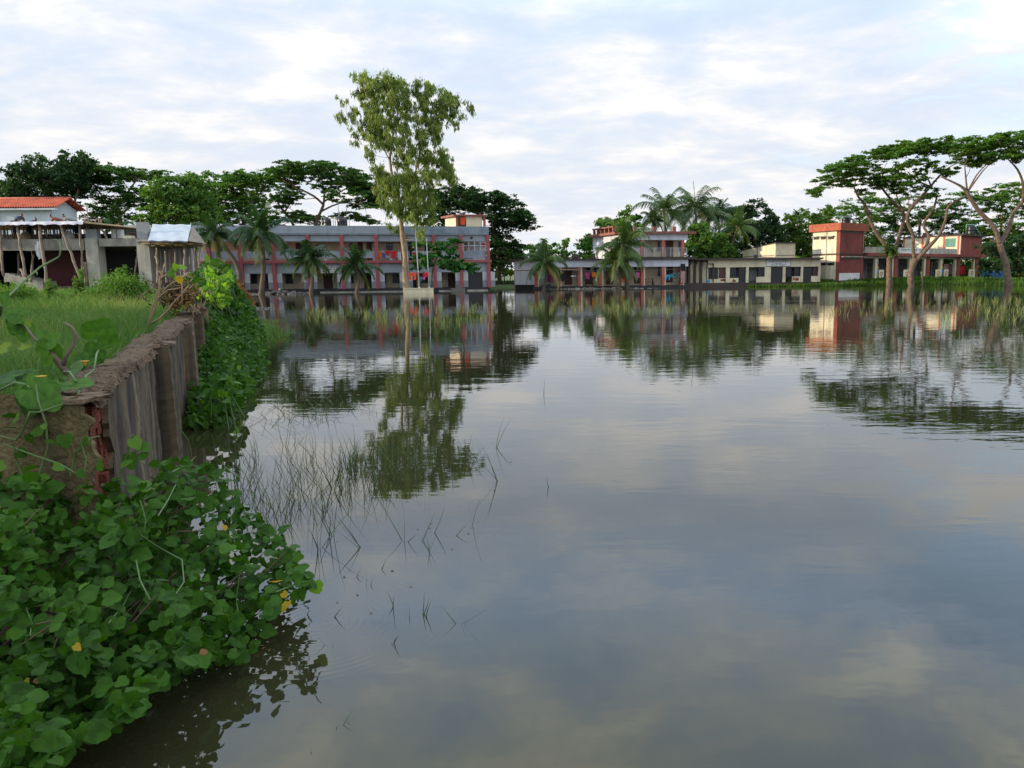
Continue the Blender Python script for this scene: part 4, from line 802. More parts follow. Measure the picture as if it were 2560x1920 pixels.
tree('broad_tree', 'light yellow green trees top just left of the red tower', 122, [([(1955, 580), (1962, 548), (1990, 530), (2020, 536), (2045, 530), (2075, 524), (2090, 560), (2050, 650), (1955, 650)], 90)], [[(2010, 700, 7), (2008, 620, 5), (2005, 570, 3)]], 'bright', seed=15, group=gM, rx=1.3, rz=1.0, per=90, mode='any')
gR = 'rain trees behind the red building'
tree('rain_tree', 'green rain tree just above the red tower roof', 130, [([(2060, 530), (2100, 514), (2140, 505), (2175, 500), (2200, 530), (2200, 640), (2060, 640)], 90)], [[(2150, 700, 8), (2148, 600, 6), (2150, 540, 3)]], 'mid', seed=16, group=gR, rx=1.9, rz=0.7, per=90)
tree('rain_tree', 'wide dark rain tree behind the row of red columns', 136, [([(2165, 500), (2210, 492), (2300, 490), (2350, 500), (2400, 500), (2420, 560), (2420, 640), (2165, 640)], 190)], [[(2300, 700, 9), (2298, 610, 7), (2300, 540, 4)], [(2298, 600, 6), (2350, 560, 4), (2390, 530, 3)], [(2298, 600, 6), (2240, 560, 4), (2200, 530, 3)]], 'rain', seed=17, group=gR, rx=2.0, rz=0.6, per=100)
tree('rain_tree', 'olive topped rain tree at the right picture edge behind the front trunk', 130, [([(2378, 487), (2430, 475), (2480, 472), (2510, 466), (2522, 457), (2600, 455), (2640, 500), (2640, 640), (2400, 640), (2400, 520)], 210)], [[(2500, 715, 9), (2500, 620, 7), (2505, 540, 4)], [(2500, 610, 6), (2560, 560, 4), (2600, 520, 3)]], 'mid', seed=18, group=gR, rx=2.0, rz=0.6, per=100)
tree('broad_tree', 'low dark tree at the right edge beyond the last red column', 112, [([(2450, 600), (2560, 590), (2640, 600), (2640, 712), (2455, 712)], 100)], [[(2550, 716, 6), (2548, 650, 4), (2550, 620, 3)]], 'dark', seed=19, group=gR, rx=1.4, rz=1.0, per=80, mode='any')
# --- the three front umbrella trees standing in the water
gF = 'umbrella trees standing in the water'
tree('umbrella_tree', 'leftmost umbrella tree in the water, its crown reaching furthest left, fern at its fork', 96, [([(2033, 452), (2050, 432), (2075, 418), (2100, 405), (2130, 398), (2155, 385), (2180, 378), (2205, 369), (2235, 361), (2262, 354), (2280, 370), (2240, 395), (2200, 400), (2180, 420), (2160, 435), (2120, 445), (2080, 450), (2050, 470)], 110),
     ([(2036, 470), (2065, 455), (2090, 455), (2075, 465), (2060, 475), (2045, 494), (2036, 492)], 12), ([(2080, 450), (2130, 448), (2150, 460), (2110, 470), (2085, 465)], 12), ([(2140, 430), (2200, 415), (2225, 440), (2225, 470), (2190, 475), (2165, 465), (2140, 460)], 30), ([(2150, 465), (2180, 470), (2170, 490), (2150, 488)], 4)],
     [[(2224, 716, 15), (2223, 680, 13), (2224, 645, 12), (2222, 628, 12)], [(2224, 640, 9), (2214, 615, 8.5), (2188, 578, 8), (2171, 540, 7.5), (2162, 511, 6), (2145, 491, 4.5), (2133, 465, 3), (2118, 455, 2)], [(2224, 640, 9), (2240, 615, 8), (2252, 575, 7), (2260, 537, 7), (2243, 517, 6), (2208, 474, 5), (2202, 455, 4), (2210, 430, 2.5)], [(2171, 540, 5), (2166, 530, 5), (2162, 526, 4)], [(2260, 530, 4), (2245, 500, 2.5), (2240, 480, 2)], [(2135, 468, 2.5), (2140, 450, 2), (2150, 430, 1.5)]],
     'mid', barkr, 20, group=gF, rx=1.15, rz=0.32, per=78, ln=.34, wd=.2, spread=3.5, twig=0.035)
tree('umbrella_tree', 'middle umbrella tree in the water with three bent rising limbs', 93, [([(2215, 400), (2262, 360), (2290, 354), (2330, 356), (2370, 352), (2390, 350), (2385, 375), (2350, 385), (2300, 382), (2260, 392), (2230, 405)], 75), ([(2205, 430), (2262, 398), (2310, 394), (2345, 408), (2390, 427), (2370, 436), (2345, 445), (2310, 458), (2290, 482), (2240, 482), (2215, 460)], 70), ([(2325, 475), (2355, 470), (2358, 485), (2330, 488)], 5)],
     [[(2279, 716, 13), (2276, 700, 13), (2278, 676, 13), (2289, 647, 14)], [(2287, 650, 9), (2282, 618, 7.5), (2283, 589, 7), (2269, 554, 7), (2275, 523, 7), (2307, 488, 6), (2327, 465, 5), (2347, 442, 4), (2370, 420, 2), (2410, 400, 1.5)], [(2292, 650, 8), (2315, 615, 7), (2321, 589, 6), (2309, 560, 6), (2333, 523, 5.5), (2343, 488, 4)], [(2289, 655, 9), (2307, 633, 9), (2347, 589, 7), (2364, 549, 6), (2372, 515, 5.5), (2416, 491, 4)], [(2272, 530, 3), (2272, 500, 1.5)], [(2327, 465, 4), (2320, 448, 3), (2300, 430, 2)], [(2327, 467, 4), (2290, 450, 3), (2270, 430, 2)]],
     'mid', barkr, 21, group=gF, rx=1.1, rz=0.32, per=78, ln=.34, wd=.2, spread=3.5, twig=0.035)
tree('umbrella_tree', 'rightmost umbrella tree in the water, forked low, crown cut by the picture edge', 85, [([(2375, 385), (2390, 350), (2400, 344), (2440, 338), (2462, 354), (2490, 340), (2520, 327), (2560, 325), (2610, 335), (2620, 380), (2560, 398), (2500, 402), (2470, 408), (2440, 412), (2430, 398), (2400, 390)], 125), ([(2430, 398), (2475, 395), (2500, 400), (2480, 412), (2440, 416)], 8)],
     [[(2522, 716, 17), (2518, 690, 15), (2515, 660, 14), (2505, 630, 13), (2499, 610, 13)], [(2499, 615, 10), (2486, 569, 9), (2445, 525, 9), (2416, 479, 7.5), (2396, 462, 5), (2353, 442, 3)], [(2499, 612, 10), (2521, 572, 9), (2535, 531, 8), (2558, 502, 8), (2600, 440, 5)], [(2558, 505, 6), (2558, 462, 6), (2544, 424, 4), (2520, 398, 2.5)], [(2418, 478, 4), (2414, 440, 3), (2413, 410, 2), (2425, 390, 1.5)], [(2420, 478, 4), (2440, 440, 3), (2462, 415, 2), (2480, 400, 1.5)], [(2420, 478, 4), (2455, 430, 2.5), (2475, 410, 1.5)], [(2500, 608, 5), (2490, 605, 4.5), (2476, 600, 3.5)], [(2414, 445, 1.5), (2425, 420, 1.2), (2400, 405, 1)]],
     'mid', barkr, 22, group=gF, rx=1.1, rz=0.34, per=84, ln=.34, wd=.2, spread=3.5, twig=0.035)
# fern sitting in the fork
def blades(name, cen, n, ln, wd, rg, mat, parent=None, spreadv=1.0, droop=0.6, loc=None, seg=4):
    V = []; Fc = []; T = []
    for k in range(n):
        a = rg.uniform(0, 6.283); el = rg.uniform(0.2, 1.3); l_ = ln*rg.uniform(.6, 1.2); p = np.array(cen, float)+rg.normal(0, .05*spreadv, 3); d = np.array([math.cos(a)*math.cos(el), math.sin(a)*math.cos(el), math.sin(el)]); s_ = np.array([-math.sin(a), math.cos(a), 0])
        b = len(V)
        for i in range(seg+1):
            f = i/seg; w_ = wd*(1-f)**0.6*(0.5+f if f < .5 else 1); V += [p-s_*w_, p+s_*w_]; d = d+np.array([0, 0, -droop/seg]); d /= np.linalg.norm(d); p = p+d*l_/seg
        for i in range(seg): Fc.append((b+2*i, b+2*i+1, b+2*i+3, b+2*i+2)); T.append(rg.uniform(0, 1))
    return link(name, tri_mesh(name, np.array(V), np.array(Fc), np.array(T)), mat, parent, loc)
rgf = np.random.default_rng(5); fp = at(2226, 628, 95.4)
tag(blades('birds_nest_fern', fp, 90, 1.5, 0.2, rgf, LM['bright'], None, 5, 1.6, fp), 'bright green fern growing in the fork of the leftmost umbrella tree', 'fern')
# --- the tall tree
e_ = lambda *c: [(820+x/2.765, 150+y/2.765) for x, y in c]
tree('eucalyptus_tree', 'tall slender eucalyptus with drooping olive leaves and pale trunk standing in the water', 78,
     [(e_((180, 100), (240, 92), (300, 120), (380, 108), (430, 92), (500, 100), (560, 150), (620, 172), (660, 140), (700, 132), (730, 190), (790, 205), (790, 400), (760, 540), (640, 600), (640, 700), (560, 760), (460, 740), (430, 640), (380, 590), (250, 555), (215, 520), (245, 430), (275, 340), (215, 290), (172, 180)), 250),
      (e_((790, 230), (830, 230), (870, 222), (905, 270), (960, 262), (995, 280), (985, 340), (930, 370), (860, 400), (790, 420)), 22), (e_((650, 640), (700, 645), (760, 610), (820, 612), (855, 720), (865, 830), (800, 850), (700, 840), (640, 790)), 48),
      (e_((340, 860), (430, 850), (520, 770), (640, 790), (710, 870), (740, 960), (740, 1080), (690, 1120), (560, 1130), (510, 1040), (430, 1060), (380, 1000), (345, 930)), 130),
      (e_((115, 300), (160, 300), (170, 340), (130, 350)), 3), (e_((105, 385), (180, 400), (215, 430), (180, 470), (120, 440)), 6), (e_((140, 540), (160, 560), (150, 575)), 1), (e_((285, 590), (320, 600), (330, 690), (290, 690)), 4), (e_((860, 410), (905, 430), (900, 460), (870, 450)), 2), (e_((310, 720), (400, 740), (430, 850), (330, 840)), 12), (e_((630, 1170), (720, 1160), (700, 1240), (640, 1220)), 3), (e_((400, 1080), (440, 1070), (430, 1150), (410, 1150)), 2)],
     [[(1016, 730, 13), (1013, 700, 12), (1012, 640, 11), (1008, 600, 10.5), (1004, 566, 10), (1001, 530, 9), (986, 468, 6.5), (975, 403, 5), (979, 367, 4), (985, 300, 3), (980, 240, 2), (975, 205, 1)],
      [(1001, 530, 6), (997, 480, 4.5), (993, 420, 3.5), (990, 330, 2.5), (1000, 260, 1.5), (1005, 215, 1)], [(1003, 535, 6), (1015, 490, 4.5), (1037, 439, 3.5), (1055, 352, 2.5), (1075, 300, 2), (1125, 255, 1)], [(975, 403, 3), (954, 367, 2.2), (918, 352, 1.5), (885, 345, 1)], [(979, 367, 3), (939, 305, 2.2), (917, 244, 1.5), (905, 200, 1)], [(1037, 440, 3), (1080, 400, 2), (1120, 410, 1.2)], [(1055, 352, 2), (1060, 290, 1.5), (1070, 220, 1)], [(918, 352, 1.2), (890, 300, 1), (872, 262, .8)], [(1000, 540, 4), (975, 500, 2.5), (955, 480, 1.5)]],
     'euc', barke, 30, mode='droop', ln=0.34, wd=0.085, per=84, rx=0.58, rz=0.6, spread=3.2, sub=6, twig=0.022, cluster=0.5)
# --- almond tree before the grey school
tree('almond_tree', 'small tiered tree with broad glossy leaves in front of the grey school', 80, [([(1040, 640), (1062, 625), (1090, 605), (1120, 600), (1150, 596), (1155, 625), (1120, 650), (1140, 670), (1100, 672), (1060, 665), (1040, 672), (1030, 660)], 55), ([(1125, 650), (1150, 648), (1180, 660), (1196, 676), (1190, 684), (1160, 680), (1132, 684)], 24), ([(1035, 610), (1055, 605), (1060, 620), (1045, 625)], 4)],
     [[(1079, 732, 3.5), (1080, 690, 3), (1086, 660, 2.5), (1100, 630, 2), (1115, 605, 1)], [(1086, 655, 2), (1120, 655, 1.5), (1165, 662, 1)], [(1074, 732, 3), (1072, 690, 2.2), (1062, 655, 1.5), (1050, 640, 1)], [(1088, 650, 1.8), (1060, 635, 1)]], 'almond', seed=31, mode='any', ln=0.5, wd=0.22, per=34, rx=0.6, rz=0.18, spread=1.2, sub=4, twig=0.02)
# ================================================================== palms
palmbark = paint('ringed_palm_bark', (0.15, 0.115, 0.085), vary=0.35, scale=4, bump=0.8, rough=0.9)
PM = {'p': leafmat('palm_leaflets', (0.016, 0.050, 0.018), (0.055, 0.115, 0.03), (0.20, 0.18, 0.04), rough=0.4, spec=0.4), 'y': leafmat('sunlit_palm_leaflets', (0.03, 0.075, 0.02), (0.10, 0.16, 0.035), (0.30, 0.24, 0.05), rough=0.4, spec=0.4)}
def palm(label, depth, base, crown, rad_px, n=20, seed=0, mat='p', group=None, tr=0.16, lift=0.25, lean=None, upr=0):
    rg = np.random.default_rng(seed+500); b = at(*base, depth); c = at(*crown, depth); L_ = rad_px/F*depth*(0.92 if group and 'grey' in group else 1.08)
    root = thing('coconut_palm', b, label, 'palm tree', group); m = MB(); pts = []; rad = []
    for k in range(9):
        f = k/8; p = b.lerp(c, f)+Vector((math.sin(f*math.pi)*(0.25 if lean is None else lean), 0.1*math.sin(f*3), 0)); pts.append(p if k else p-Vector((0, 0, .6))); rad.append(tr*(1.35-0.55*f if f > .08 else 1.7))
    m.tube(pts, rad, 10); m.build('trunk', palmbark, root)
    m = MB(); m.lathe(c, [(tr*.7, -.5), (tr*1.3, -.3), (tr*1.5, 0.0), (tr*1.0, .4), (tr*.3, .7)], 9); m.build('crownshaft', palmbark, root)
    Vr = MB(); V = []; Fc = []; T = []
    for k in range(n):
        old = k/n; a = k*2.39996+rg.uniform(-.25, .25); el = 1.42-1.6*old**0.85+rg.normal(0, .16)+(.25 if k < upr else 0); l_ = L_*rg.uniform(.85, 1.12)*(0.8+.25*min(1, old*3)); seg = 14
        p = Vector(c)+Vector((0, 0, .15)); d = Vector((math.cos(a)*math.cos(el), math.sin(a)*math.cos(el), math.sin(el))); side = Vector((-math.sin(a), math.cos(a), 0)); pr = [p.copy()]; ds = [d.copy()]; tint0 = rg.uniform(.1, .6) if old < .8 else rg.uniform(.5, .98)
        g_ = (0.085+0.075*old)*rg.uniform(.8, 1.25)
        for i in range(seg):
            d = (d+Vector((0, 0, -g_*(0.5+i/seg*1.3)))).normalized(); p = p+d*l_/seg; pr.append(p.copy()); ds.append(d.copy())
        Vr.tube(pr, [0.05*(1-i/(seg+2)) for i in range(seg+1)], 4, False)
        nl = 34
        for i in range(nl):
            f = 0.12+0.88*i/nl; q = f*seg; i0 = min(int(q), seg-1); p = pr[i0].lerp(pr[i0+1], q-i0); d = ds[i0]; up = side.cross(d).normalized()*-1
            w_ = math.sin(min(1, f*1.25+.12)*math.pi*.78)**.7; ll = l_*0.275*w_*rg.uniform(.8, 1.15)
            for sg in (-1, 1):
                hang = rg.uniform(.25, .75)+.5*old; dr = (side*sg+d*0.55+Vector((0, 0, -hang))).normalized(); dr2 = (dr+Vector((0, 0, -.7))).normalized(); wv = d*0.042
                a_ = len(V); V += [p-wv, p+wv, p+dr*ll*.55+wv*1.0, p+dr*ll*.55-wv*1.0, p+dr*ll*.55+dr2*ll*.5+wv*.15, p+dr*ll*.55+dr2*ll*.5-wv*.15]
                Fc += [(a_, a_+1, a_+2, a_+3), (a_+3, a_+2, a_+4, a_+5)]; tt = min(1, max(0, tint0+rg.normal(0, .08))); T += [tt, tt]
    fr_ = Vr.build('frond_stalks', PM[mat], root); link('fronds', tri_mesh('fronds', np.array([tuple(v) for v in V]), np.array(Fc), np.array(T)), PM[mat], root)
    at_ = fr_.data.attributes.new('tint', 'FLOAT', 'FACE'); at_.data.foreach_set('value', np.full(len(fr_.data.polygons), .85, dtype=np.float32))
    return root
gP = 'palms in the water before the grey school'
palm('leaning dark coconut palm nearest the concrete frame', 80, (598, 736), (536, 590), 72, 20, 1, group=gP, lean=1.0, tr=0.2)
palm('tall coconut palm with steep fronds above the left bays of the grey school', 79, (652, 737), (652, 590), 95, 24, 2, group=gP, tr=0.2, upr=6)
palm('dark coconut palm half covering the nameboard of the grey school', 79, (776, 736), (772, 650), 74, 20, 3, group=gP)
palm('young coconut palm between nameboard and tall eucalyptus', 79.5, (890, 733), (889, 670), 72, 18, 4, group=gP, upr=5)
gQ = 'palms in the water before the lilac building'
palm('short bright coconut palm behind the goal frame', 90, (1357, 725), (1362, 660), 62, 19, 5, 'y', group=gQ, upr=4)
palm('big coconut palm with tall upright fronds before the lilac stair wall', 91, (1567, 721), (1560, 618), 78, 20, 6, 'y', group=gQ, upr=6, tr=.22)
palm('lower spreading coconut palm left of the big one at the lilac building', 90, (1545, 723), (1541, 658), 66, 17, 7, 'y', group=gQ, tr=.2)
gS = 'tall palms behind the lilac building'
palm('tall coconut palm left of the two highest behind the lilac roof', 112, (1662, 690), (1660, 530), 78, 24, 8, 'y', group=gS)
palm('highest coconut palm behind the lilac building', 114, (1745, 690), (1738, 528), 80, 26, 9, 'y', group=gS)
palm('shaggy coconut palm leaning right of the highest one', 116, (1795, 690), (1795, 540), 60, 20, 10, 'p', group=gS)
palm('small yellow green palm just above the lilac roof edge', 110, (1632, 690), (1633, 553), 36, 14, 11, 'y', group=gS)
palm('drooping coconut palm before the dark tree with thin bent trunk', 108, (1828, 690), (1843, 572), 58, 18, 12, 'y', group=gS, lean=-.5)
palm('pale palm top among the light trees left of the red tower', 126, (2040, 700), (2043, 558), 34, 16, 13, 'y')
palm('small palm behind the concrete frame right of the hut', 70, (292, 620), (292, 570), 40, 14, 14, 'p')
# ================================================================== the building site on the left
FA = Fr((-38.0, 45.0), (-23.2, 45.0)); LA = FA.L
Ab = thing('unfinished_building', FA.P(LA/2, -3, 1.0), 'unfinished concrete building frame with bamboo props beside the grass field', 'building')
GZ = 1.02
zb1, zb0 = FA.Z(300, 596), FA.Z(300, 624)
m = MB(); FA.box(m, -1, FA.U(216.5), zb0, zb1, -0.3, 0.0); FA.pbox(m, 247.5, 596, 344.5, 615.5, -0.3, 0.0); m.build('beam', M['concrete'], Ab)
for x0, x1, y0 in ((217, 248, 596), (345, 376, 603)):
    m = MB(); u0, u1 = FA.U(x0, 640), FA.U(x1, 640); FA.box(m, u0, u1, GZ-0.3, FA.Z(230, y0), -0.6, 0.06); c_ = m.build('column', M['pconc'], Ab)
m = MB(); FA.pbox(m, 340, 598.5, 371, 603.5, -0.6, 0.2); m.build('column_cap', M['pconc'], Ab)
m = MB(); FA.pbox(m, 213, 573, 242, 595.8, -0.5, -0.15); m.build('formwork_panel', M['render'], Ab)
m = MB(); FA.pbox(m, 341, 555, 367.5, 598, -0.4, -0.1); m.build('formwork_panel', M['render'], Ab)
m = MB(); prism(m, [FA.P(-1, -.31, 0).xy, FA.P(LA+.1, -.31, 0).xy, FA.P(10.2, -9, 0).xy, FA.P(-1, -9, 0).xy], zb1-.35, zb1-.15); m.build('floor_slab', M['concrete'], Ab)
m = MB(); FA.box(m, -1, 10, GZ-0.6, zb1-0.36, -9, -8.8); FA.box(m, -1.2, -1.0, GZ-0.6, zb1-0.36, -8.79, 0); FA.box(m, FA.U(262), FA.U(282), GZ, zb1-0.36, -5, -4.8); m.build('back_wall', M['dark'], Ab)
m = MB(); FA.pbox(m, 118, 630, 222, 722, -3.2, -3.0); m.build('brick_wall', M['brickw'], Ab)
m = MB(); FA.pbox(m, 377, 621, 480, 722, -1.3, -1.1); m.build('rendered_wall', M['render'], Ab)
m = MB(); FA.box(m, FA.U(120), FA.U(222), GZ-0.4, FA.Z(200, 716), -3, 0.3); FA.box(m, FA.U(350), LA+0.2, GZ-0.8, FA.Z(400, 721), -3, 0.35); m.build('foundation', M['mossy'], Ab)
m = MB(); us, zs = FA.U(-5), FA.Z(10, 683)
for k in range(7): FA.box(m, us+k*0.32, us+k*0.32+0.33, zs-0.5-0.1*k, zs-0.08*k, -1.6, -0.4)
m.build('stair', M['pconc'], Ab)
zdk = FA.Z(150, 556)
m = MB(); FA.box(m, -1, FA.U(235), zdk-0.08, zdk, -5.5, 0.5); m.hexa([FA.P(FA.U(235), .5, zdk-.08), FA.P(FA.U(300), .2, zdk-.25), FA.P(FA.U(300), -5, zdk-.25), FA.P(FA.U(235), -5.5, zdk-.08), FA.P(FA.U(235), .5, zdk), FA.P(FA.U(300), .2, zdk-.2), FA.P(FA.U(300), -5, zdk-.2), FA.P(FA.U(235), -5.5, zdk)])
m.build('formwork_deck', M['plank'], Ab)
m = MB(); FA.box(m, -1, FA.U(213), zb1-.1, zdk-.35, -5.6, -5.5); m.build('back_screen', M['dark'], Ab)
m = MB()
for k in range(46): u = -1+k*.17+random.Random(k).uniform(-.06, .06); FA.box(m, u, u+.05, zb1-.14, zdk-.09, -3.2-(k % 4)*.5, -3.15-(k % 4)*.5)
tag(m.build('prop_thicket', M['bamboo'], None, FA.P(3, -3.5, zb1)), 'dense thicket of thin sticks propping the formwork deck from inside', 'props', kind='stuff')
# tarpaulin lip hanging over the deck edge
m = MB(); vs = []; n_ = 60
for i in range(n_+1):
    u = -1+(FA.U(236)+1)*i/n_; s_ = 0.03*math.sin(i*0.7)+0.02*math.sin(i*1.9); vs += [FA.P(u, 0.2, zdk+0.03), FA.P(u, 0.56+s_, zdk+0.02), FA.P(u, 0.60+s_, zdk-0.13-abs(s_)*1.5)]
m.add(vs, [(3*i+a, 3*i+3+a, 3*i+4+a, 3*i+1+a) for i in range(n_) for a in (0, 1)], True); o_ = m.build('tarpaulin', paint('pale_tarpaulin', (0.55, 0.55, 0.62), rough=0.5), None, FA.P(2, .3, zdk)); tag(o_, 'thin whitish tarpaulin lip along the edge of the formwork deck', 'tarpaulin')
rg = random.Random(11)
def pole(x0, y0, x1, y1, r_, n0, n1, label, mat='bamboo', group='bamboo props of the building site'):
    p0 = FA.P(FA.U(x0, y0, n0), n0, FA.Z(x0, y0, n0)); p1 = FA.P(FA.U(x1, y1, n1), n1, FA.Z(x1, y1, n1)); m = MB(); pts = []; rad = []
    for k in range(9):
        f = k/8; pts.append(p0.lerp(p1, f)+Vector((rg.uniform(-.02, .02), rg.uniform(-.02, .02), 0))); rad.append(r_*(1.15 if k % 2 else 0.95))
    m.tube(pts, rad, 7); return tag(m.build('bamboo_prop', M[mat], None, p1), label, 'prop', group)
for i, (a_, lb) in enumerate([((0, 575, 8, 690, .07, .3, .5), 'leaning bamboo prop at the left picture edge of the site'), ((43, 558, 66, 702, .075, .3, .6), 'bamboo prop leaning right, second from the left edge before the beam'),
    ((97, 558, 120, 722, .085, .3, .7), 'thick bamboo prop beside the hanging white cloth'), ((150, 560, 205, 705, .075, .3, .6), 'long slanting bamboo prop crossing the beam towards the first column'), ((199, 560, 208, 700, .06, .3, .4), 'brown upright prop close left of the first column'),
    ((84, 632, 77, 705, .06, -.5, -.3), 'short brown prop inside the dark left bay'), ((345, 618, 335, 705, .05, -.3, -.1), 'thin prop leaning inside the bay left of the second column'), ((46, 630, 47, 700, .05, -1, -1), 'thin upright prop in the dark left bay'),
    ((52, 672, 68, 703, .08, .4, .7), 'short stout plank prop leaning at the left bay foot'), ((212, 655, 215, 712, .09, .1, .2), 'short board standing against the foot of the first column'), ((253, 570, 268, 597, .06, -.2, -.2), 'short slanting prop under the deck end above the second beam')]):
    pole(*a_, lb)
xs = [(380, 386, 383, 715), (388, 640, 405, 690), (428, 611, 432, 662), (393, 618, 396, 715), (402, 625, 404, 712), (413, 628, 416, 715), (424, 625, 428, 715), (437, 622, 440, 700), (449, 620, 454, 712), (462, 616, 463, 715), (474, 615, 478, 715), (483, 616, 488, 712), (491, 618, 495, 708), (497, 618, 500, 705)]
nm = 'first second third fourth fifth sixth seventh eighth ninth tenth eleventh twelfth thirteenth fourteenth'.split()
for i, (x0, y0, x1, y1) in enumerate(xs): pole(x0, max(y0, 608), x1, y1, .05+.03*(i % 3 == 0), -.4+.5*(i % 2)+i*.02, -.3+.5*(i % 2)+i*.02, nm[i]+' bamboo prop from the left below the silver sheet', group='bamboo props below the silver sheet')
for i in range(13):
    x = 12+i*17+rg.uniform(-4, 4); pole(x, 557, x+rg.uniform(-3, 3), 595, .035, -.6-.9*(i % 3), -.6-.9*(i % 3), (nm[i])+' thin short prop from the left between beam and formwork deck', group='short props under the formwork deck')
m = MB()
for k in range(11): z_ = FA.Z(400, 603)+0.0+rg.uniform(-.1, .05); u = FA.U(372)+k*0.27; FA.box(m, u, u+0.24, z_-.22, z_-.14, -.9, .5)
for k in range(5): FA.box(m, FA.U(372), FA.U(498)+rg.uniform(-.3, .2), FA.Z(400, 606+k*1.5)-.1, FA.Z(400, 606+k*1.5)-.03, .3-.25*k, .42-.25*k)
tag(m.build('plank_deck', M['plank'], None, FA.P(FA.U(430), 0, FA.Z(400, 605))), 'yellowish plank deck on bamboo below the silver sheet', 'plank deck')
# silver sheet leaning as a roof
S4 = [at(370, 601.5, 44.0), at(469, 602.5, 44.0), at(478, 561.5, 46.6), at(381, 561, 46.6)]; n_ = 14; vs = []
for j in range(n_+1):
    for i in range(n_+1):
        a_, b_ = i/n_, j/n_; p = S4[0]*(1-a_)*(1-b_)+S4[1]*a_*(1-b_)+S4[2]*a_*b_+S4[3]*(1-a_)*b_; vs.append(p+Vector((0, 0, .02*math.sin(i*1.3+j*.5)+.02*math.sin(j*1.1))))
k = len(vs); fs = [(j*(n_+1)+i, j*(n_+1)+i+1, (j+1)*(n_+1)+i+1, (j+1)*(n_+1)+i) for j in range(n_) for i in range(n_)]
m = MB(); m.add(vs+[v-Vector((0, 0, .05)) for v in vs], fs+[tuple(k+q for q in reversed(f)) for f in fs], True)
tag(m.build('silver_sheet', paint('silvery_plastic_sheet', (0.38, 0.43, 0.50), rough=0.45, vary=0.15, dirt=0.3, dirtcol=(0.3, 0.34, 0.4), scale=1.5), None, S4[0]), 'silvery plastic sheet stretched as a lean-to roof over planks', 'plastic sheet')
m = MB(); m.add([S4[1]+Vector((.03, 0, 0)), S4[1]+Vector((.55, .5, -.1)), S4[2]+Vector((.03, .1, -.05)), S4[1]+Vector((.03, 1.2, -.1)), S4[1]+Vector((.4, 1.3, -.15))], [(0, 1, 2), (1, 4, 2), (0, 3, 2), (3, 4, 2), (0, 1, 4, 3)])
tag(m.build('timber_stack', M['bamboo'], None, S4[1]), 'dark sloping timber end closing the right side of the silver sheet', 'timber')
# corrugated fence sheet, rebar, sacks
m = MB(); vs = []; n_ = 60; u0, u1 = FA.U(312, 580, -4), FA.U(378, 580, -4)
for i in range(n_+1): u = u0+(u1-u0)*i/n_; nn = -4+.05*math.sin(i*1.5); vs += [FA.P(u, nn, FA.Z(340, 600, -4)), FA.P(u, nn, FA.Z(340, 562, -4))]
m.add(vs, [(2*i, 2*i+2, 2*i+3, 2*i+1) for i in range(n_)], True); tag(m.build('corrugated_sheet', M['steel'], None, FA.P(u0, -4, zb1)), 'grey corrugated metal sheet behind the tall formwork panel', 'metal sheet')
m = MB()
for x, y0 in ((217, 516), (211, 532), (246, 545), (252, 548), (350, 545), (237, 548), (292, 560), (296, 558), (300, 562)):
    u = FA.U(x, y0, -2); m = MB(); FA.box(m, u-.02, u+.02, zdk-.3, FA.Z(x, y0, -2), -2.02, -1.98); m.build('rebar', M['rust'], Ab)
m = MB(); FA.pbox(m, 278, 574, 289, 595, -1.2, -.9); FA.pbox(m, 293, 574, 303, 595, -1.2, -.9); tag(m.build('white_pillars', M['white'], None, FA.P(FA.U(290), -1, zb1)), 'white square pillar stubs right of the deck end', 'pillar')
m = MB(); FA.pbox(m, 308, 589, 328, 595.6, -.6, -.2); tag(m.build('concrete_block', M['creamD'], None, FA.P(FA.U(318), -.4, zb1)), 'small yellowish block lying on the second beam', 'block')
m = MB(); FA.pbox(m, 324, 581, 341, 584, -1.4, -1.0); FA.pbox(m, 326, 584, 328, 595, -1.4, -1.2); FA.pbox(m, 337, 584, 339, 595, -1.4, -1.2); tag(m.build('red_trestle', M['maroon'], None, FA.P(FA.U(332), -1.2, zb1)), 'small dark red trestle beside the tall formwork panel', 'trestle')
for (x, y, r_, lb, mt) in ((64, 588, .27, 'brown sack standing under the formwork deck', 'plank'), (170, 586, .3, 'pale bulging sack under the formwork deck', 'white')):
    c_ = FA.P(FA.U(x, y, -1), -1, zb1-.14); m = MB(); m.lathe(c_, [(r_*.8, 0), (r_*1.1, .15), (r_*1.05, .4), (r_*.6, .58), (r_*.2, .66)], 12); tag(m.build('sack', M[mt], None, c_), lb, 'sack')
garment('hanging_cloth', 'white cloth hanging from the beam of the building site', 'cloth', FA, 89, 602, 103, 648, .3, C['white'], ['.####.', '#####.', '#####.', '######', '.#####'], 'cloths at the building site', 3, 9, 14)
# tiled hut
hp0, hp1 = pp(2, 60.0), pp(147, 60.0); FHt = Fr(hp0, hp1); Ht = thing('tiled_hut', FHt.P(3, -2, 1), 'pale hut with orange red tiled gable roof behind the building site', 'hut')
ze, zr_ = FHt.Z(80, 524), at(90, 500, 61.6).z; dp = 2.9
m = MB(); FHt.box(m, 0, FHt.L, 0.6, ze+.1, -dp, 0)
m.add([FHt.P(FHt.L, 0, ze+.1), FHt.P(FHt.L, -dp, ze+.1), FHt.P(FHt.L, -dp/2, zr_-.08), FHt.P(0, 0, ze+.1), FHt.P(0, -dp, ze+.1), FHt.P(0, -dp/2, zr_-.08)], [(0, 1, 2), (3, 5, 4)]); m.build('wall', paint('pale_grey_hut_paint', (0.50, 0.55, 0.58)), Ht)
m = MB()
for uu in (.2, FHt.L-.35): FHt.box(m, uu, uu+.3, 1, ze, .0, .06)
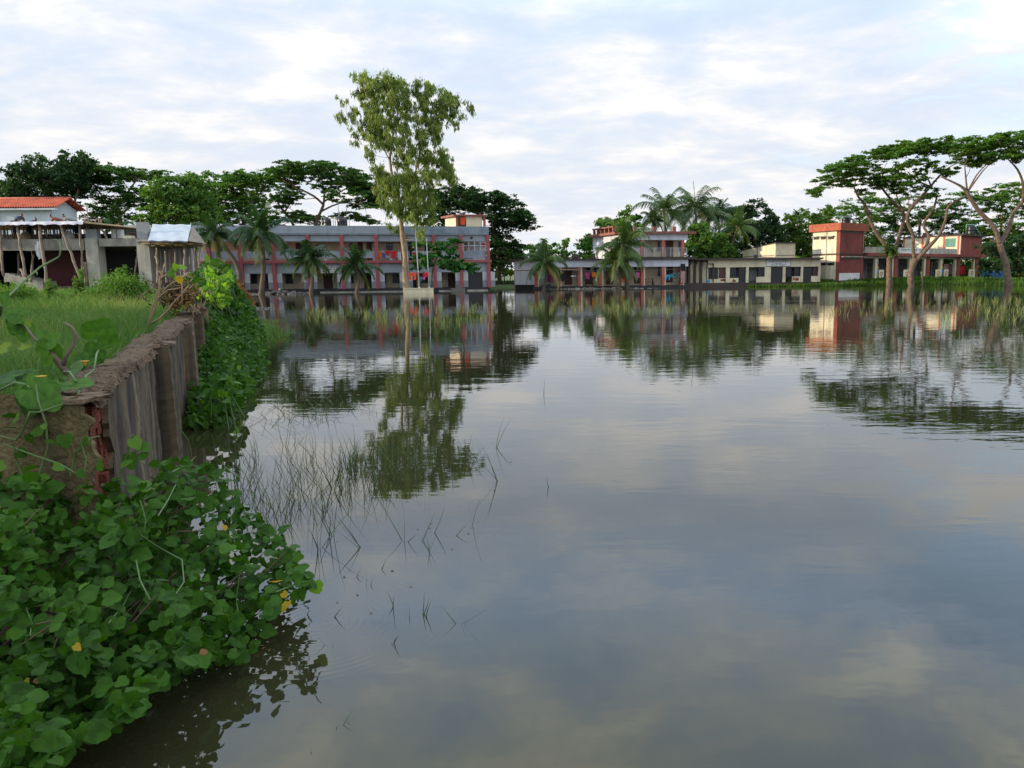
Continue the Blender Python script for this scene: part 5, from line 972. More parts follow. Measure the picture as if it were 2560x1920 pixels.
FHt.box(m, -.4, FHt.L+.55, ze-.06, ze+.08, .12, .42); m.build('trim', M['ltgrey'], Ht)
def roofside(sg):
    nu, nv = 150, 28; vs = []
    for j in range(nv+1):
        f = j/nv; st = (f*9) % 1.0
        for i in range(nu+1):
            u = -.6+(FHt.L+1.2)*i/nu; nn = (.45-(dp/2+.45)*f) if sg > 0 else (-dp-.45+(dp/2+.45)*f); z = ze+.05+(zr_-ze)*f+.12*(1-st)+.05*math.sin(i*2*math.pi/5); vs.append(FHt.P(u, nn, z))
    return vs, [(j*(nu+1)+i, j*(nu+1)+i+1, (j+1)*(nu+1)+i+1, (j+1)*(nu+1)+i) for j in range(nv) for i in range(nu)]
m = MB()
for sg in (1, -1): m.add(*roofside(sg), False)
rf = m.build('roof', paint('terracotta_tiles', (0.52, 0.11, 0.05), vary=.3, scale=2, dirt=.3, dirtcol=(.2, .04, .025), rough=.7), Ht)
m = MB(); m.tube([FHt.P(-.6, -dp/2, zr_+.1), FHt.P(FHt.L+.6, -dp/2, zr_+.1)], .12, 8); m.build('ridge', M['fascia'], rf)
# ---- people working on the deck
skin = paint('brown_skin', (0.16, 0.085, 0.055), rough=.55, vary=.06, bump=.05); hair = paint('black_hair', (0.01, 0.009, 0.009), rough=.5)
def skinmesh(name, js, es, mat, parent, root=0, sub=1):
    me = bpy.data.meshes.new(name); off = base_of(parent); me.from_pydata([Vector(j[:3])-off for j in js], es, [])
    o = bpy.data.objects.new(name, me); COL.objects.link(o); o.parent = parent; me.materials.append(mat)
    sk = o.modifiers.new('skin', 'SKIN'); sk.use_smooth_shade = True
    for i, j in enumerate(js): me.skin_vertices[0].data[i].radius = (j[3], j[4] if len(j) > 4 else j[3]); me.skin_vertices[0].data[i].use_root = (i == root)
    sb = o.modifiers.new('sub', 'SUBSURF'); sb.levels = sb.render_levels = sub; return o
def worker(px, py, face, label, shirt, lean=1.0):
    hd = at(px, py-5, 46.8); s_ = face; pv = Vector((hd.x-s_*.62*lean, 47.0, hd.z-.34)); ft = pv.z-.92
    P_ = thing('person', (pv.x, pv.y, ft), label, 'person', 'workers on the formwork deck'); ch = Vector((hd.x-s_*.22, 46.9, hd.z-.14)); nk = Vector((hd.x-s_*.09, 46.85, hd.z-.08))
    J = [(*pv, .13, .11), (*pv.lerp(ch, .5), .125, .11), (*ch, .15, .11), (*nk, .055), (*hd, .095, .105), (hd.x+s_*.03, hd.y-.01, hd.z-.08, .06)]; E = [(0, 1), (1, 2), (2, 3), (3, 4), (4, 5)]
    for sd in (-1, 1):
        a = len(J); J += [(ch.x+s_*.02, ch.y+sd*.19, ch.z-.02, .055), (ch.x+s_*.10, ch.y+sd*.24, ch.z-.28, .042), (ch.x+s_*.25, ch.y+sd*.20, ch.z-.50, .034), (ch.x+s_*.32, ch.y+sd*.19, ch.z-.58, .03)]; E += [(2, a), (a, a+1), (a+1, a+2), (a+2, a+3)]
        for q in range(5): b = len(J); J += [(ch.x+s_*(.35+.012*q), ch.y+sd*.19+(q-2)*.02, ch.z-.64-.01*(2-abs(q-2)), .009), (ch.x+s_*(.36+.012*q), ch.y+sd*.19+(q-2)*.024, ch.z-.68, .008)]; E += [(a+3, b), (b, b+1)]
        a = len(J); J += [(pv.x, pv.y+sd*.10, pv.z-.08, .10), (pv.x+s_*.08, pv.y+sd*.12, pv.z-.48, .065), (pv.x, pv.y+sd*.12, ft+.07, .042), (pv.x+s_*.16, pv.y+sd*.13, ft+.03, .035)]; E += [(0, a), (a, a+1), (a+1, a+2), (a+2, a+3)]
    skinmesh('body', J, E, skin, P_)
    T_ = [(*pv, .155, .13), (*pv.lerp(ch, .5), .15, .13), (*ch, .18, .135), (*ch.lerp(nk, .7), .08)]; Et = [(0, 1), (1, 2), (2, 3)]
    for sd in (-1, 1): a = len(T_); T_ += [(ch.x+s_*.02, ch.y+sd*.2, ch.z-.02, .075), (ch.x+s_*.07, ch.y+sd*.235, ch.z-.18, .065)]; Et += [(2, a), (a, a+1)]
    skinmesh('shirt', T_, Et, shirt, P_)
    T_ = [(*pv, .16, .135)]; Et = []
    for sd in (-1, 1): a = len(T_); T_ += [(pv.x, pv.y+sd*.10, pv.z-.08, .12), (pv.x+s_*.08, pv.y+sd*.12, pv.z-.48, .085), (pv.x, pv.y+sd*.12, ft+.16, .06)]; Et += [(0, a), (a, a+1), (a+1, a+2)]
    skinmesh('trousers', T_, Et, C['navy'], P_)
    skinmesh('hair', [(hd.x-s_*.035, hd.y, hd.z+.035, .098, .10), (hd.x+s_*.02, hd.y, hd.z+.06, .085, .085)], [(0, 1)], hair, P_)
worker(55, 542, 1, 'bending worker with black hair in dark navy shirt, leftmost on the deck', C['navy'])
worker(90, 552, 1, 'deeply bent worker of whom only a dark blue back shows on the deck', C['blue'], 1.1)
worker(126, 545, -1, 'bending worker in a reddish brown shirt on the deck', cloth('cloth_brownred', (.22, .07, .05)))
worker(158, 544, -1, 'bending worker in a grey shirt, rightmost on the deck', cloth('cloth_grey', (.22, .25, .25)))
# slab the workers stand on
m = MB(); FA.box(m, -1, FA.U(235, 600, -2), 4.0-.1, 4.0, -5.4, -1.2); 
# ================================================================== grass field behind the wall
WA, WB = Vector((-2.79, 4.31)), Vector((-9.28, 18.46)); WD = (WB-WA).normalized(); WNr = Vector((WD.y, -WD.x))   # outwards, over the water
def wl_x(y): return np.interp(y, [3.9, 18.46, 28, 45, 60], [-2.60, -9.28, -13.8, -22.6, -28])
ys = np.concatenate([np.arange(3.97, 18.5, 1.2), [18.46, 23, 28, 36, 45, 60]]); nxg = 24; V = []
for y in ys:
    x1 = wl_x(y)-.12
    for i in range(nxg): f = i/(nxg-1); x = x1-(70)*f**2.2; V.append((x, y, GZ-.05+.04*math.sin(x*.9+y*.6)+.03*math.sin(y*1.7)))
ny = len(ys); ii, jj = np.meshgrid(np.arange(nxg-1), np.arange(ny-1)); q = (jj*nxg+ii).ravel(); Fc = np.stack([q, q+nxg, q+nxg+1, q+1], 1)
b = len(V); V += [(wl_x(y)-.12, y, -.8) for y in ys]; Fs2 = np.array([(j*nxg, b+j, b+j+1, (j+1)*nxg) for j in range(ny-1)])
mf, t, p, o = newmat('field_soil'); c = N(t, 'ShaderNodeTexCoord'); a = N(t, 'ShaderNodeTexNoise', i_Scale=1.4, i_Detail=8.0, i_Roughness=.7); t.links.new(c.outputs['Object'], a.inputs['Vector'])
t.links.new(ramp(t, a.outputs[0], [(.3, (.022, .045, .012)), (.52, (.045, .085, .018)), (.7, (.085, .075, .03))]), p.inputs['Base Color']); p.inputs['Roughness'].default_value = .95
tag(link('field_ground', tri_mesh('field_ground', np.array(V), np.vstack([Fc, Fs2])), mf), 'raised ground of the grass field behind the concrete wall', kind='structure')
def grass_blades(P, h, w, rg, bend=.35, segs=3, tilt=0.0):
    n = len(P); a = rg.uniform(0, 6.283, n); s_ = np.stack([np.cos(a), np.sin(a), 0*a], 1); b_ = rg.uniform(0, 6.283, n); bd = np.stack([np.cos(b_), np.sin(b_), 0*b_], 1)*(rg.uniform(0, 1, n)*bend*h)[:, None]
    V = []; tl = np.stack([rg.normal(0, 1, n), rg.normal(0, 1, n), 0*a], 1)*(h*tilt)[:, None]
    for k in range(segs+1):
        f = k/segs; c_ = P+np.array([0, 0, 1])*(h*f)[:, None]*(1-.25*f*bend)+bd*f*f+tl*f; ww = (w*(1-f)**.7*.5+.0003)[:, None]; V += [c_-s_*ww, c_+s_*ww]
    V = np.stack(V, 1); base = (np.arange(n)*2*(segs+1))[:, None]; F_ = np.concatenate([base+np.array([[2*k, 2*k+1, 2*k+3, 2*k+2]]) for k in range(segs)], 0)
    tt = np.tile(rg.uniform(0, 1, n), segs); return V.reshape(-1, 3), F_, tt
gm = leafmat('field_grass_blades', (0.034, 0.09, 0.024), (0.13, 0.225, 0.055), (0.32, 0.27, 0.14), trans=.35)
rg = np.random.default_rng(42); n = 90000
y = 4.0+rg.uniform(0, 1, n)**1.3*32; lx = -.84*y-1.0; x = lx+(wl_x(y)-.3-lx)*rg.uniform(0, 1, n)
dens = .5+.5*np.sin(x*1.3+np.sin(y*.8)*2)*np.sin(y*.9+1); h = rg.uniform(.06, .30, n)*(1+.9*dens)*np.where(y > 16, 1.25, 1); w = rg.uniform(.004, .008, n)*(1+y*.09)
V, F_, tt = grass_blades(np.stack([x, y, np.full(n, GZ-.05)], 1), h, w, rg, .8); pt = .5+.5*np.sin(x*1.1+1.3*np.sin(y*.75))*np.sin(y*.5+2+x*.3); tt = np.clip(tt*.5+np.tile(pt, 3)*.55+np.tile(rg.uniform(0, 1, n) > .9, 3)*.4, 0, 1)
tag(link('field_grass', tri_mesh('field_grass', V, F_, tt), gm), 'tangled green field grass between the wall and the building site', kind='stuff')
def shrub(name, label, cat, boxes, mat, seed, ln, wd, mode='any', group=None, stems=True, smat=None):
    """boxes: (column, row, half width, half height in the photograph, distance, leaves)"""
    rg = np.random.default_rng(seed+900); Vs, Fs_, Ts, b = [], [], [], 0; m = MB(); q0 = None
    for (px, py, rx, ry, d_, nl) in boxes:
        c_ = np.array(at(px, py, d_)); rx_, rz_ = rx/F*d_, ry/F*d_; k = max(6, nl//40); cc = c_+unit(rg.normal(0, 1, (k, 3)))*rg.uniform(0, 1, (k, 1))**.5*np.array([rx_, rx_, rz_])
        P = (cc[:, None]+rg.normal(0, .28, (k, nl//k, 3))*np.array([rx_, rx_, rz_])*.7).reshape(-1, 3); V, F_ = cards(P, ln, wd, mode, rg); Vs.append(V); Fs_.append(F_+b); b += len(V); Ts.append(np.clip(np.repeat(rg.uniform(.1, .8, k), nl//k)+rg.normal(0, .15, len(P)), 0, 1))
        g_ = Vector((c_[0], c_[1], c_[2]-rz_*1.1)); q0 = q0 or g_
        for j in range(min(k, 16)): tp = Vector(cc[j]); m.tube([g_+Vector((rg.normal(0, .25*rx_), rg.normal(0, .25*rx_), 0)), g_.lerp(tp, .5)+Vector((rg.normal(0, .05), 0, 0)), tp], [.012, .01, .005], 5, False)
    root = thing(name, q0, label, cat, group)
    if stems: m.build('stems', smat or bark, root)
    link('leaves', tri_mesh('leaves', np.vstack(Vs), np.vstack(Fs_), np.concatenate(Ts)), mat, root); return root
wm = leafmat('weed_leaves', (0.05, 0.12, 0.02), (0.17, 0.30, 0.05))
gW = 'tall weeds before the building site'
shrub('tall_weed', 'biggest rounded clump of tall weeds, before the two concrete columns', 'weed', [(295, 722, 58, 38, 20, 3000), (265, 735, 40, 26, 19.5, 1300), (330, 728, 24, 28, 20.3, 800), (300, 678, 12, 22, 20.5, 320)], wm, 1, .10, .026, 'any', gW)
shrub('tall_weed', 'narrow weed clump standing left of the first concrete column', 'weed', [(200, 708, 14, 30, 21, 500), (212, 740, 24, 20, 20, 500)], wm, 2, .10, .026, 'any', gW)
shrub('tall_weed', 'wide weed clump at the left picture edge before the stair', 'weed', [(30, 738, 52, 28, 19.5, 1900), (78, 738, 24, 30, 20, 800)], wm, 3, .10, .026, 'any', gW)
shrub('tall_weed', 'weed clump between the thick bamboo prop and the brick wall', 'weed', [(125, 715, 12, 26, 21, 420), (150, 745, 26, 22, 20, 900)], wm, 4, .10, .026, 'any', gW)
shrub('tall_weed', 'sparse grey green weeds at the foot of the second column', 'weed', [(365, 722, 18, 26, 22, 420), (350, 745, 14, 12, 21, 200)], LM['mid'], 5, .12, .03, 'any', gW)
# ================================================================== the old wall
HT = 1.2
def wpt(s, n_, z): v = WA+WD*s+WNr*n_; return Vector((v.x, v.y, z))
LW = (WB-WA).length
mwl, t, p, o = newmat('streaked_old_render'); c = N(t, 'ShaderNodeTexCoord')
def nzz(sc_, det, s3, rough=.6):
    mp = N(t, 'ShaderNodeMapping'); mp.inputs['Scale'].default_value = s3; t.links.new(c.outputs['Object'], mp.inputs[0]); a_ = N(t, 'ShaderNodeTexNoise', i_Scale=sc_, i_Detail=det, i_Roughness=rough); t.links.new(mp.outputs[0], a_.inputs['Vector']); return a_.outputs[0]
k1 = nzz(3.0, 4, (1.6, 1.6, .035), .55); k2 = nzz(1.6, 8, (1, 1, 1), .7); k3 = nzz(22, 4, (1, 1, 1)); k4 = nzz(5.0, 3, (1.5, 1.5, .03))
col = ramp(t, k1, [(.30, (.012, .011, .011)), (.42, (.042, .030, .020)), (.52, (.088, .062, .036)), (.62, (.15, .105, .060)), (.74, (.26, .205, .14))])
col = mixc(t, ramp(t, k4, [(.50, 0.), (.66, .7)]), col, (.022, .028, .034)); col = mixc(t, ramp(t, k2, [(.52, 0.), (.68, .65)]), col, (.075, .06, .025))
t.links.new(col, p.inputs['Base Color']); p.inputs['Roughness'].default_value = .92
hh = math_(t, 'ADD', math_(t, 'MULTIPLY', k3, .5), math_(t, 'ADD', k2, math_(t, 'MULTIPLY', k1, .6))); bp = N(t, 'ShaderNodeBump', i_Strength=.5, i_Distance=.03); t.links.new(hh, bp.inputs['Height']); t.links.new(bp.outputs[0], p.inputs['Normal'])
M['wallr'] = mwl
M['walltop'] = paint('crumbled_wall_top', (0.18, 0.12, 0.075), vary=.35, dirt=.7, dirtcol=(.055, .045, .04), scale=5, bump=1.0, rough=.95, bscale=9)
M['ochre'] = paint('ochre_stained_render', (0.19, 0.145, 0.06), vary=.4, dirt=1.1, dirtcol=(.022, .016, .010), scale=2.4, bump=.7, rough=.9, streak=1)
M['redbrick'] = paint('exposed_red_brick', (0.25, 0.055, 0.026), vary=.4, dirt=.3, dirtcol=(.07, .03, .02), scale=7, bump=1.0, rough=.95)
W_ = thing('old_concrete_wall', wpt(LW/2, -.1, 0), 'old streaked concrete wall with pilasters and crumbled top running into the water', 'wall')
rg = random.Random(3); m = MB(); z = -.6; pts = []
NS = 46; sl_ = [(-.6+i*(HT-.03+.6)/NS) for i in range(NS+1)]; je = [(.40+.05*math.sin(i*.9)+rg.uniform(-.035, .035)+.10*(1-i/NS)) for i in range(NS+1)]
nx_ = 300; vs = []
rgn = np.random.default_rng(8)
for j in range(NS+1):
    for i in range(nx_+1):
        f = i/nx_; s_ = je[j]-.4+(LW-(je[j]-.4))*f**1.5; vs.append(wpt(s_, .006*math.sin(s_*9+j*.4)+rgn.normal(0, .0022), sl_[j]))
fs = [(j*(nx_+1)+i, j*(nx_+1)+i+1, (j+1)*(nx_+1)+i+1, (j+1)*(nx_+1)+i) for j in range(NS) for i in range(nx_)]
m.add(vs, fs, True)
m.add([wpt(je[j]-.4, -.03, sl_[j]) for j in range(NS+1)]+[wpt(je[j]-.4, 0, sl_[j]) for j in range(NS+1)], [(j, NS+1+j, NS+2+j, j+1) for j in range(NS)])
m.build('plaster', mwl, W_)
m = MB(); P4 = [wpt(0.0, -.03, 0), wpt(LW, -.012, 0), wpt(LW, -.24, 0), wpt(0.0, -.24, 0)]; prism(m, [p_.xy for p_ in P4], -.8, HT-.085); m.build('core', M['redbrick'], W_)
# exposed brick courses of the broken corner
m = MB(); zc = -.3; r_ = 0
while zc < HT-.06:
    s_ = -.42-(.06 if r_ % 2 else 0)
    while s_ < .12:
        l_ = .20*rg.uniform(.85, 1.1); n0 = -.035+rg.uniform(-.03, .012); a0, a1 = max(s_, -.40), s_+l_-.012
        q = [wpt(a0, -.16, zc), wpt(a1, -.16, zc), wpt(a1+rg.uniform(-.01, .01), n0+rg.uniform(-.012, .012), zc), wpt(a0, n0, zc)]; m.hexa([*q, *[v+Vector((rg.uniform(-.004, .004), rg.uniform(-.004, .004), .058+rg.uniform(-.004, .004))) for v in q]]); s_ += l_
    zc += .072; r_ += 1
m.build('brick_courses', M['redbrick'], W_)
m = MB(); prism(m, [wpt(-.40, -.06, 0).xy, wpt(-.002, -.06, 0).xy, wpt(-.002, -.24, 0).xy, wpt(-.40, -.24, 0).xy], -.8, HT-.085); m.build('corner_core', M['redbrick'], W_)
# crumbled top as real relief
vs = []; nu, nv = 620, 12
for i in range(nu+1):
    s_ = -.42+(LW+.42)*(i/nu)**1.25
    for j in range(nv+1):
        f = j/nv; edge = min(f, 1-f)*nv; n_ = .02-.285*f+(rgn.normal(0, .010) if edge < 1.5 else rgn.normal(0, .006)); lay = .012*math.floor(3*(.5+.5*math.sin(s_*7+f*3+math.sin(s_*17)*1.3)))
        vs.append(wpt(s_+rgn.normal(0, .004), n_, HT-.03+lay*.8+rgn.normal(0, .0055)+.02*math.sin(s_*2.1)-(.045 if edge < .5 else 0)))
m = MB(); m.add(vs, [(i*(nv+1)+j, (i+1)*(nv+1)+j, (i+1)*(nv+1)+j+1, i*(nv+1)+j+1) for i in range(nu) for j in range(nv)], False); m.build('crumbled_top', M['walltop'], W_)
for y_ in (7.11, 10.47, 13.06, 15.3, 18.2):
    s1 = (y_-WA.y)/WD.y; s0 = s1-.42; m = MB(); vs = []; nz_ = 30
    for k in range(nz_+1):
        zk = -.6+(HT-.01+.6)*k/nz_; j_ = lambda: rgn.normal(0, .004); vs += [wpt(s0+j_(), -.01, zk), wpt(s0+.02+j_(), .13+j_(), zk), wpt((s0+s1)/2+j_(), .15+j_(), zk), wpt(s1-.02+j_(), .13+j_(), zk), wpt(s1+j_(), -.01, zk)]
    m.add(vs, [(k*5+i, k*5+i+1, (k+1)*5+i+1, (k+1)*5+i) for k in range(nz_) for i in range(4)]+[(nz_*5, nz_*5+1, nz_*5+2, nz_*5+3, nz_*5+4)]); pl_ = m.build('pilaster', mwl, W_); m = MB()
    for k in range(26):
        a_, b_, s_ = rgn.uniform(s0, s1), rgn.uniform(-.02, .13), rgn.uniform(.02, .05); m.hexa([wpt(a_+i*s_*rgn.uniform(.6, 1.2), b_+j*s_*.8, HT-.02+l*s_*rgn.uniform(.3, .8)) for l in (0, 1) for i, j in ((-1, -1), (1, -1), (1, 1), (-1, 1))])
    m.build('broken_cap', M['walltop'], pl_)
# return wall facing the camera
c0 = Vector((-2.585, 3.825)); m = MB(); vs = []; nz_ = 60; nx_ = 80
for j in range(nz_+1):
    zj = -.6+(HT-.0+.6)*j/nz_; jag = .03*math.sin(j*.8)+rgn.normal(0, .012)-.05*(j > nz_-4)
    for i in range(nx_+1): f = (i/nx_)**2; vs.append(Vector((c0.x+jag*(1-f)-3.2*f, c0.y-.015*math.sin(f*14+j*.2)-.03*f+rgn.normal(0, .002), zj-(0.02*math.sin(f*40) if j == nz_ else 0))))
fs = [(j*(nx_+1)+i+1, j*(nx_+1)+i, (j+1)*(nx_+1)+i, (j+1)*(nx_+1)+i+1) for j in range(nz_) for i in range(nx_)]; k = len(vs)
vs2 = [v+Vector((0.0, .03, 0)) for v in vs]; m.add(vs+vs2, fs+[tuple(k+q for q in reversed(f)) for f in fs]+[(j*(nx_+1), k+j*(nx_+1), k+(j+1)*(nx_+1), (j+1)*(nx_+1)) for j in range(nz_)], True)
m.build('return_wall_plaster', M['ochre'], W_)
m = MB(); m.box(c0.x-3.2, c0.x-.14, c0.y+.035, c0.y+.23, -.6, HT-.03); m.build('return_wall_core', M['walltop'], W_)
m = MB(); rr_ = random.Random(4)
for k in range(70):
    x_ = c0.x-3.2*rr_.random()**1.3; s_ = rr_.uniform(.02, .05); y_ = c0.y+rr_.uniform(.01, .2); m.hexa([Vector((x_+a*s_*rr_.uniform(.7, 1.3), y_+b_*s_, HT-.035+c_*s_*.55)) for c_ in (0, 1) for a, b_ in ((-1, -1), (1, -1), (1, 1), (-1, 1))])
tag(m.build('wall_rubble', M['walltop'], W_), kind='stuff')
# ================================================================== leaves with a real outline
def leafform(k=16, lobes=5, notch=.22, tip=.18):
    """heart shaped blade, stalk at the origin, tip towards +x; centre vertex first"""
    pr = []
    for i in range(k):
        a = 2*math.pi*i/k; r = .5*(1+.05*math.cos(lobes*a))
        if math.cos(a) > .8: r += tip*(math.cos(a)-.8)/.2
        if math.cos(a) < -.85: r -= notch*(-math.cos(a)-.85)/.15
        x, y = r*math.cos(a)*1.0, r*math.sin(a)*1.06; pr.append((x, y, .10*abs(y)-.22*max(0, x)**2-.10*abs(y)**2*4*.3))
    V = np.array([(0, 0, -.01)]+pr); V[:, 0] += .42; return V, np.array([(0, 1+i, 1+(i+1) % k) for i in range(k)])
LF = leafform(); LS = leafform(10, 3, .15, .25)
def put_leaves(P, size, ax, nr, rg, form=LF):
    """place one blade per row: stalk point P, size, long axis ax, normal nr"""
    T, Fc = form; n = len(P); ax = unit(ax); nr = unit(nr-ax*np.sum(nr*ax, 1, keepdims=True)); b = np.cross(nr, ax); asp = rg.uniform(.85, 1.15, n)
    V = P[:, None]+size[:, None, None]*(ax[:, None]*T[None, :, 0:1]+b[:, None]*T[None, :, 1:2]*asp[:, None, None]+nr[:, None]*T[None, :, 2:3]*rg.uniform(.3, 2.2, n)[:, None, None])
    V += rg.normal(0, 1, V.shape)*size[:, None, None]*.012
    global LUV; LUV = np.tile(T, (n, 1)); F_ = (np.arange(n)*len(T))[:, None, None]+Fc[None]; return V.reshape(-1, 3), F_.reshape(-1, 3)
cl_leaf = leafmat('creeper_leaves', (0.007, 0.030, 0.004), (0.048, 0.125, 0.011), (0.15, 0.26, 0.03), rough=.5, trans=.3, spec=.14, vein=True)
yl_leaf = leafmat('yellowed_leaves', (0.30, 0.24, 0.02), (0.55, 0.34, 0.03), rough=.5, trans=.35); br_leaf = leafmat('dead_brown_leaves', (0.12, 0.05, 0.02), (0.26, 0.13, 0.06), rough=.8, trans=.2); lime = leafmat('lime_leaves', (0.06, 0.17, 0.02), (0.20, 0.34, 0.035), rough=.4, trans=.45)
stem_g = paint('green_stem', (0.10, 0.17, 0.05), rough=.5, vary=.2); stem_b = paint('dry_stem', (0.30, 0.20, 0.11), rough=.8, vary=.3); stem_d = paint('dark_stem', (0.10, 0.065, 0.04), rough=.9, vary=.3)
rg = np.random.default_rng(77)
def add_veins(m):
    t = m.node_tree; a_ = N(t, 'ShaderNodeAttribute', attribute_name='luv'); s_ = N(t, 'ShaderNodeSeparateXYZ'); t.links.new(a_.outputs['Vector'], s_.inputs[0])
    an = math_(t, 'ARCTAN2', s_.outputs[1], math_(t, 'ADD', s_.outputs[0], 0.05)); ln = math_(t, 'ABSOLUTE', math_(t, 'SINE', math_(t, 'MULTIPLY', an, 3.5)))
    rr_ = math_(t, 'SQRT', math_(t, 'ADD', math_(t, 'MULTIPLY', s_.outputs[0], s_.outputs[0]), math_(t, 'MULTIPLY', s_.outputs[1], s_.outputs[1])))
    v_ = ramp(t, math_(t, 'MULTIPLY', ln, math_(t, 'ADD', rr_, 0.15)), [(0.0, 1.0), (0.085, 0.0)])
    p = t.nodes['Principled BSDF']; old = p.inputs['Base Color'].links[0].from_socket
    nc = mixc(t, math_(t, 'MULTIPLY', v_, 0.45), old, (0.12, 0.24, 0.07)); t.links.new(nc, p.inputs['Base Color'])
    bp = N(t, 'ShaderNodeBump', i_Strength=0.5, i_Distance=0.004); bp.invert = True; t.links.new(v_, bp.inputs['Height']); t.links.new(bp.outputs[0], p.inputs['Normal'])
add_veins(cl_leaf)
ctrl = np.array([(130, 1900, 2.1), (0, 1900, 2.0), (0, 1200, 3.62), (220, 1190, 3.7), (300, 1190, 3.8), (400, 1160, 4.2), (500, 1150, 4.6), (600, 1200, 4.7), (640, 1300, 4.3), (790, 1450, 3.75), (690, 1560, 3.3), (400, 1500, 3.0), (200, 1600, 2.6), (500, 1690, 2.8), (350, 1790, 2.4), (300, 1350, 3.35), (560, 1400, 3.7), (0, 1500, 2.7), (0, 1350, 3.1), (450, 1280, 3.8)], float)
def sdist(x, y): w = 1/((x-ctrl[:, 0])**2+(y-ctrl[:, 1])**2+900)**1.3; return float((w*ctrl[:, 2]).sum()/w.sum())
bpoly = [(-120, 1190), (60, 1180), (120, 1195), (240, 1212), (300, 1190), (350, 1205), (395, 1150), (450, 1138), (520, 1160), (585, 1200), (618, 1260), (680, 1318), (735, 1370), (770, 1425), (780, 1465), (740, 1490), (700, 1490), (665, 1540), (640, 1600), (600, 1660), (560, 1640), (500, 1660), (440, 1690), (400, 1700), (360, 1730), (350, 1780), (300, 1790), (240, 1830), (180, 1860), (130, 1900), (60, 1960), (-120, 1980)]
def bushpt(x, y, deep, lift=0.0):
    d_ = sdist(x, y)+.10*math.sin(x*.021+y*.013)+.11*math.sin(x*.047-y*.031+1); p = at(x, y, max(1.6, d_)); r = ray(x, y).normalized(); q = p+r*deep; q.z = max(.03, q.z+lift); return q
xy = poly_pts(bpoly, 4000, rg); P = []; deep = []
for i, (x, y) in enumerate(xy):
    dp_ = rg.exponential(.10) if i < 1900 else rg.uniform(.15, .6); P.append(bushpt(x, y, dp_)); deep.append(dp_)
P = np.array([tuple(p) for p in P]); n = len(P); P = P[(P[:, 1] < 3.86) | ((P[:, 0]-(-2.64)) > -.459*(P[:, 1]-3.93)+.04)]; n = len(P)
gx_ = rg.normal(0, 1, (n, 3)); nr = unit(np.array([.15, -.45, .8])+gx_*.6); ax = unit(rg.normal(0, 1, (n, 3))*np.array([1, 1, .35])+np.array([.25, -.35, -.35])); sz = rg.uniform(.032, .078, n)*np.where(rg.uniform(0, 1, n) > .75, .7, 1)
clt = .5+.5*np.sin(P[:, 0]*7+np.sin(P[:, 1]*6)*1.5); tt = np.clip(rg.beta(1.6, 2.4, n)*.75+clt*.25, 0, .98)
bb = bushpt(300, 1600, .2); bush = thing('creeper_bush', (-2.2, 3.2, 0), 'dense round leaved creeper bush hanging over the dark water in the near left corner', 'bush')
V, F_ = put_leaves(P, sz, ax, nr, rg); link('leaves', tri_mesh('leaves', V, F_, np.repeat(tt, len(LF[1])), smooth=True), cl_leaf, bush)
Py = np.array([tuple(bushpt(*q, -.03)) for q in ((690, 1452), (722, 1500), (240, 1805), (705, 1480), (560, 1312), (185, 1610), (60, 1700))]); ny_ = len(Py)
V, F_ = put_leaves(Py, np.array([.065, .06, .035, .04, .03, .03, .025]), unit(rg.normal(0, .5, (ny_, 3))+np.array([.3, -.4, -.7])), unit(rg.normal(0, .3, (ny_, 3))+np.array([.1, -.9, .4])), rg); link('yellow_leaves', tri_mesh('yellow_leaves', V, F_, np.repeat(rg.uniform(0, 1, ny_), 16), smooth=True), yl_leaf, bush)
Pl = np.array([tuple(at(784, 1452, 3.75))]); V, F_ = put_leaves(Pl, np.array([.07]), np.array([[.35, 0, -1.]]), np.array([[.5, -1., .2]]), rg); link('lime_leaf', tri_mesh('lime_leaf', V, F_, np.full(16, .6), smooth=True), lime, bush)
Pb_ = np.array([tuple(bushpt(*q, -.01)) for q in ((512, 1640), (522, 1652), (100, 1700))]); V, F_ = put_leaves(Pb_, np.array([.03, .026, .022]), rg.normal(0, 1, (3, 3)), np.array([[.1, -1, .3]]*3), rg); link('brown_leaves', tri_mesh('brown_leaves', V, F_, np.repeat(rg.uniform(0, 1, 3), 16), smooth=True), br_leaf, bush)
m = MB()
for k in range(95):
    x, y = xy[rg.integers(0, len(xy))]; y = min(y, 1560-.25*max(0, x-100)); a_ = bushpt(x, y, .08); x2, y2 = x-rg.uniform(40, 260), y+rg.uniform(-60, 160); b_ = bushpt(max(-60, x2), min(1900, y2), .35); b_.z = max(-.1, b_.z-.25); mid = a_.lerp(b_, .5)+Vector((rg.normal(0, .05), rg.normal(0, .05), .06)); m.tube([b_, b_.lerp(mid, .6), mid, a_.lerp(mid, .4), a_], [.006, .005, .0045, .0035, .0025], 5, False)
m.build('woody_stems', stem_d, bush)
m = MB()
for k, pl_ in enumerate([[(345, 1335), (400, 1370), (455, 1400), (460, 1455), (430, 1500)], [(340, 1400), (350, 1450), (375, 1500), (372, 1520)], [(430, 1180), (470, 1160), (490, 1140), (480, 1120)], [(560, 1165), (590, 1190), (620, 1200), (600, 1165)], [(690, 1480), (740, 1460), (784, 1450)], [(270, 1560), (310, 1510), (325, 1480)], [(65, 1520), (80, 1560), (75, 1590)], [(360, 1160), (352, 1110), (345, 1100)], [(480, 1150), (470, 1100), (440, 1060)], [(600, 1560), (590, 1500), (600, 1430)], [(350, 1250), (365, 1300), (360, 1330)], [(395, 1290), (420, 1250), (440, 1210)]]):
    q = [bushpt(x, y, -.05) for x, y in pl_]; m.tube(q, [.0035]*(len(q)-1)+[.002], 6, False)
m.build('tendrils', stem_g, bush)
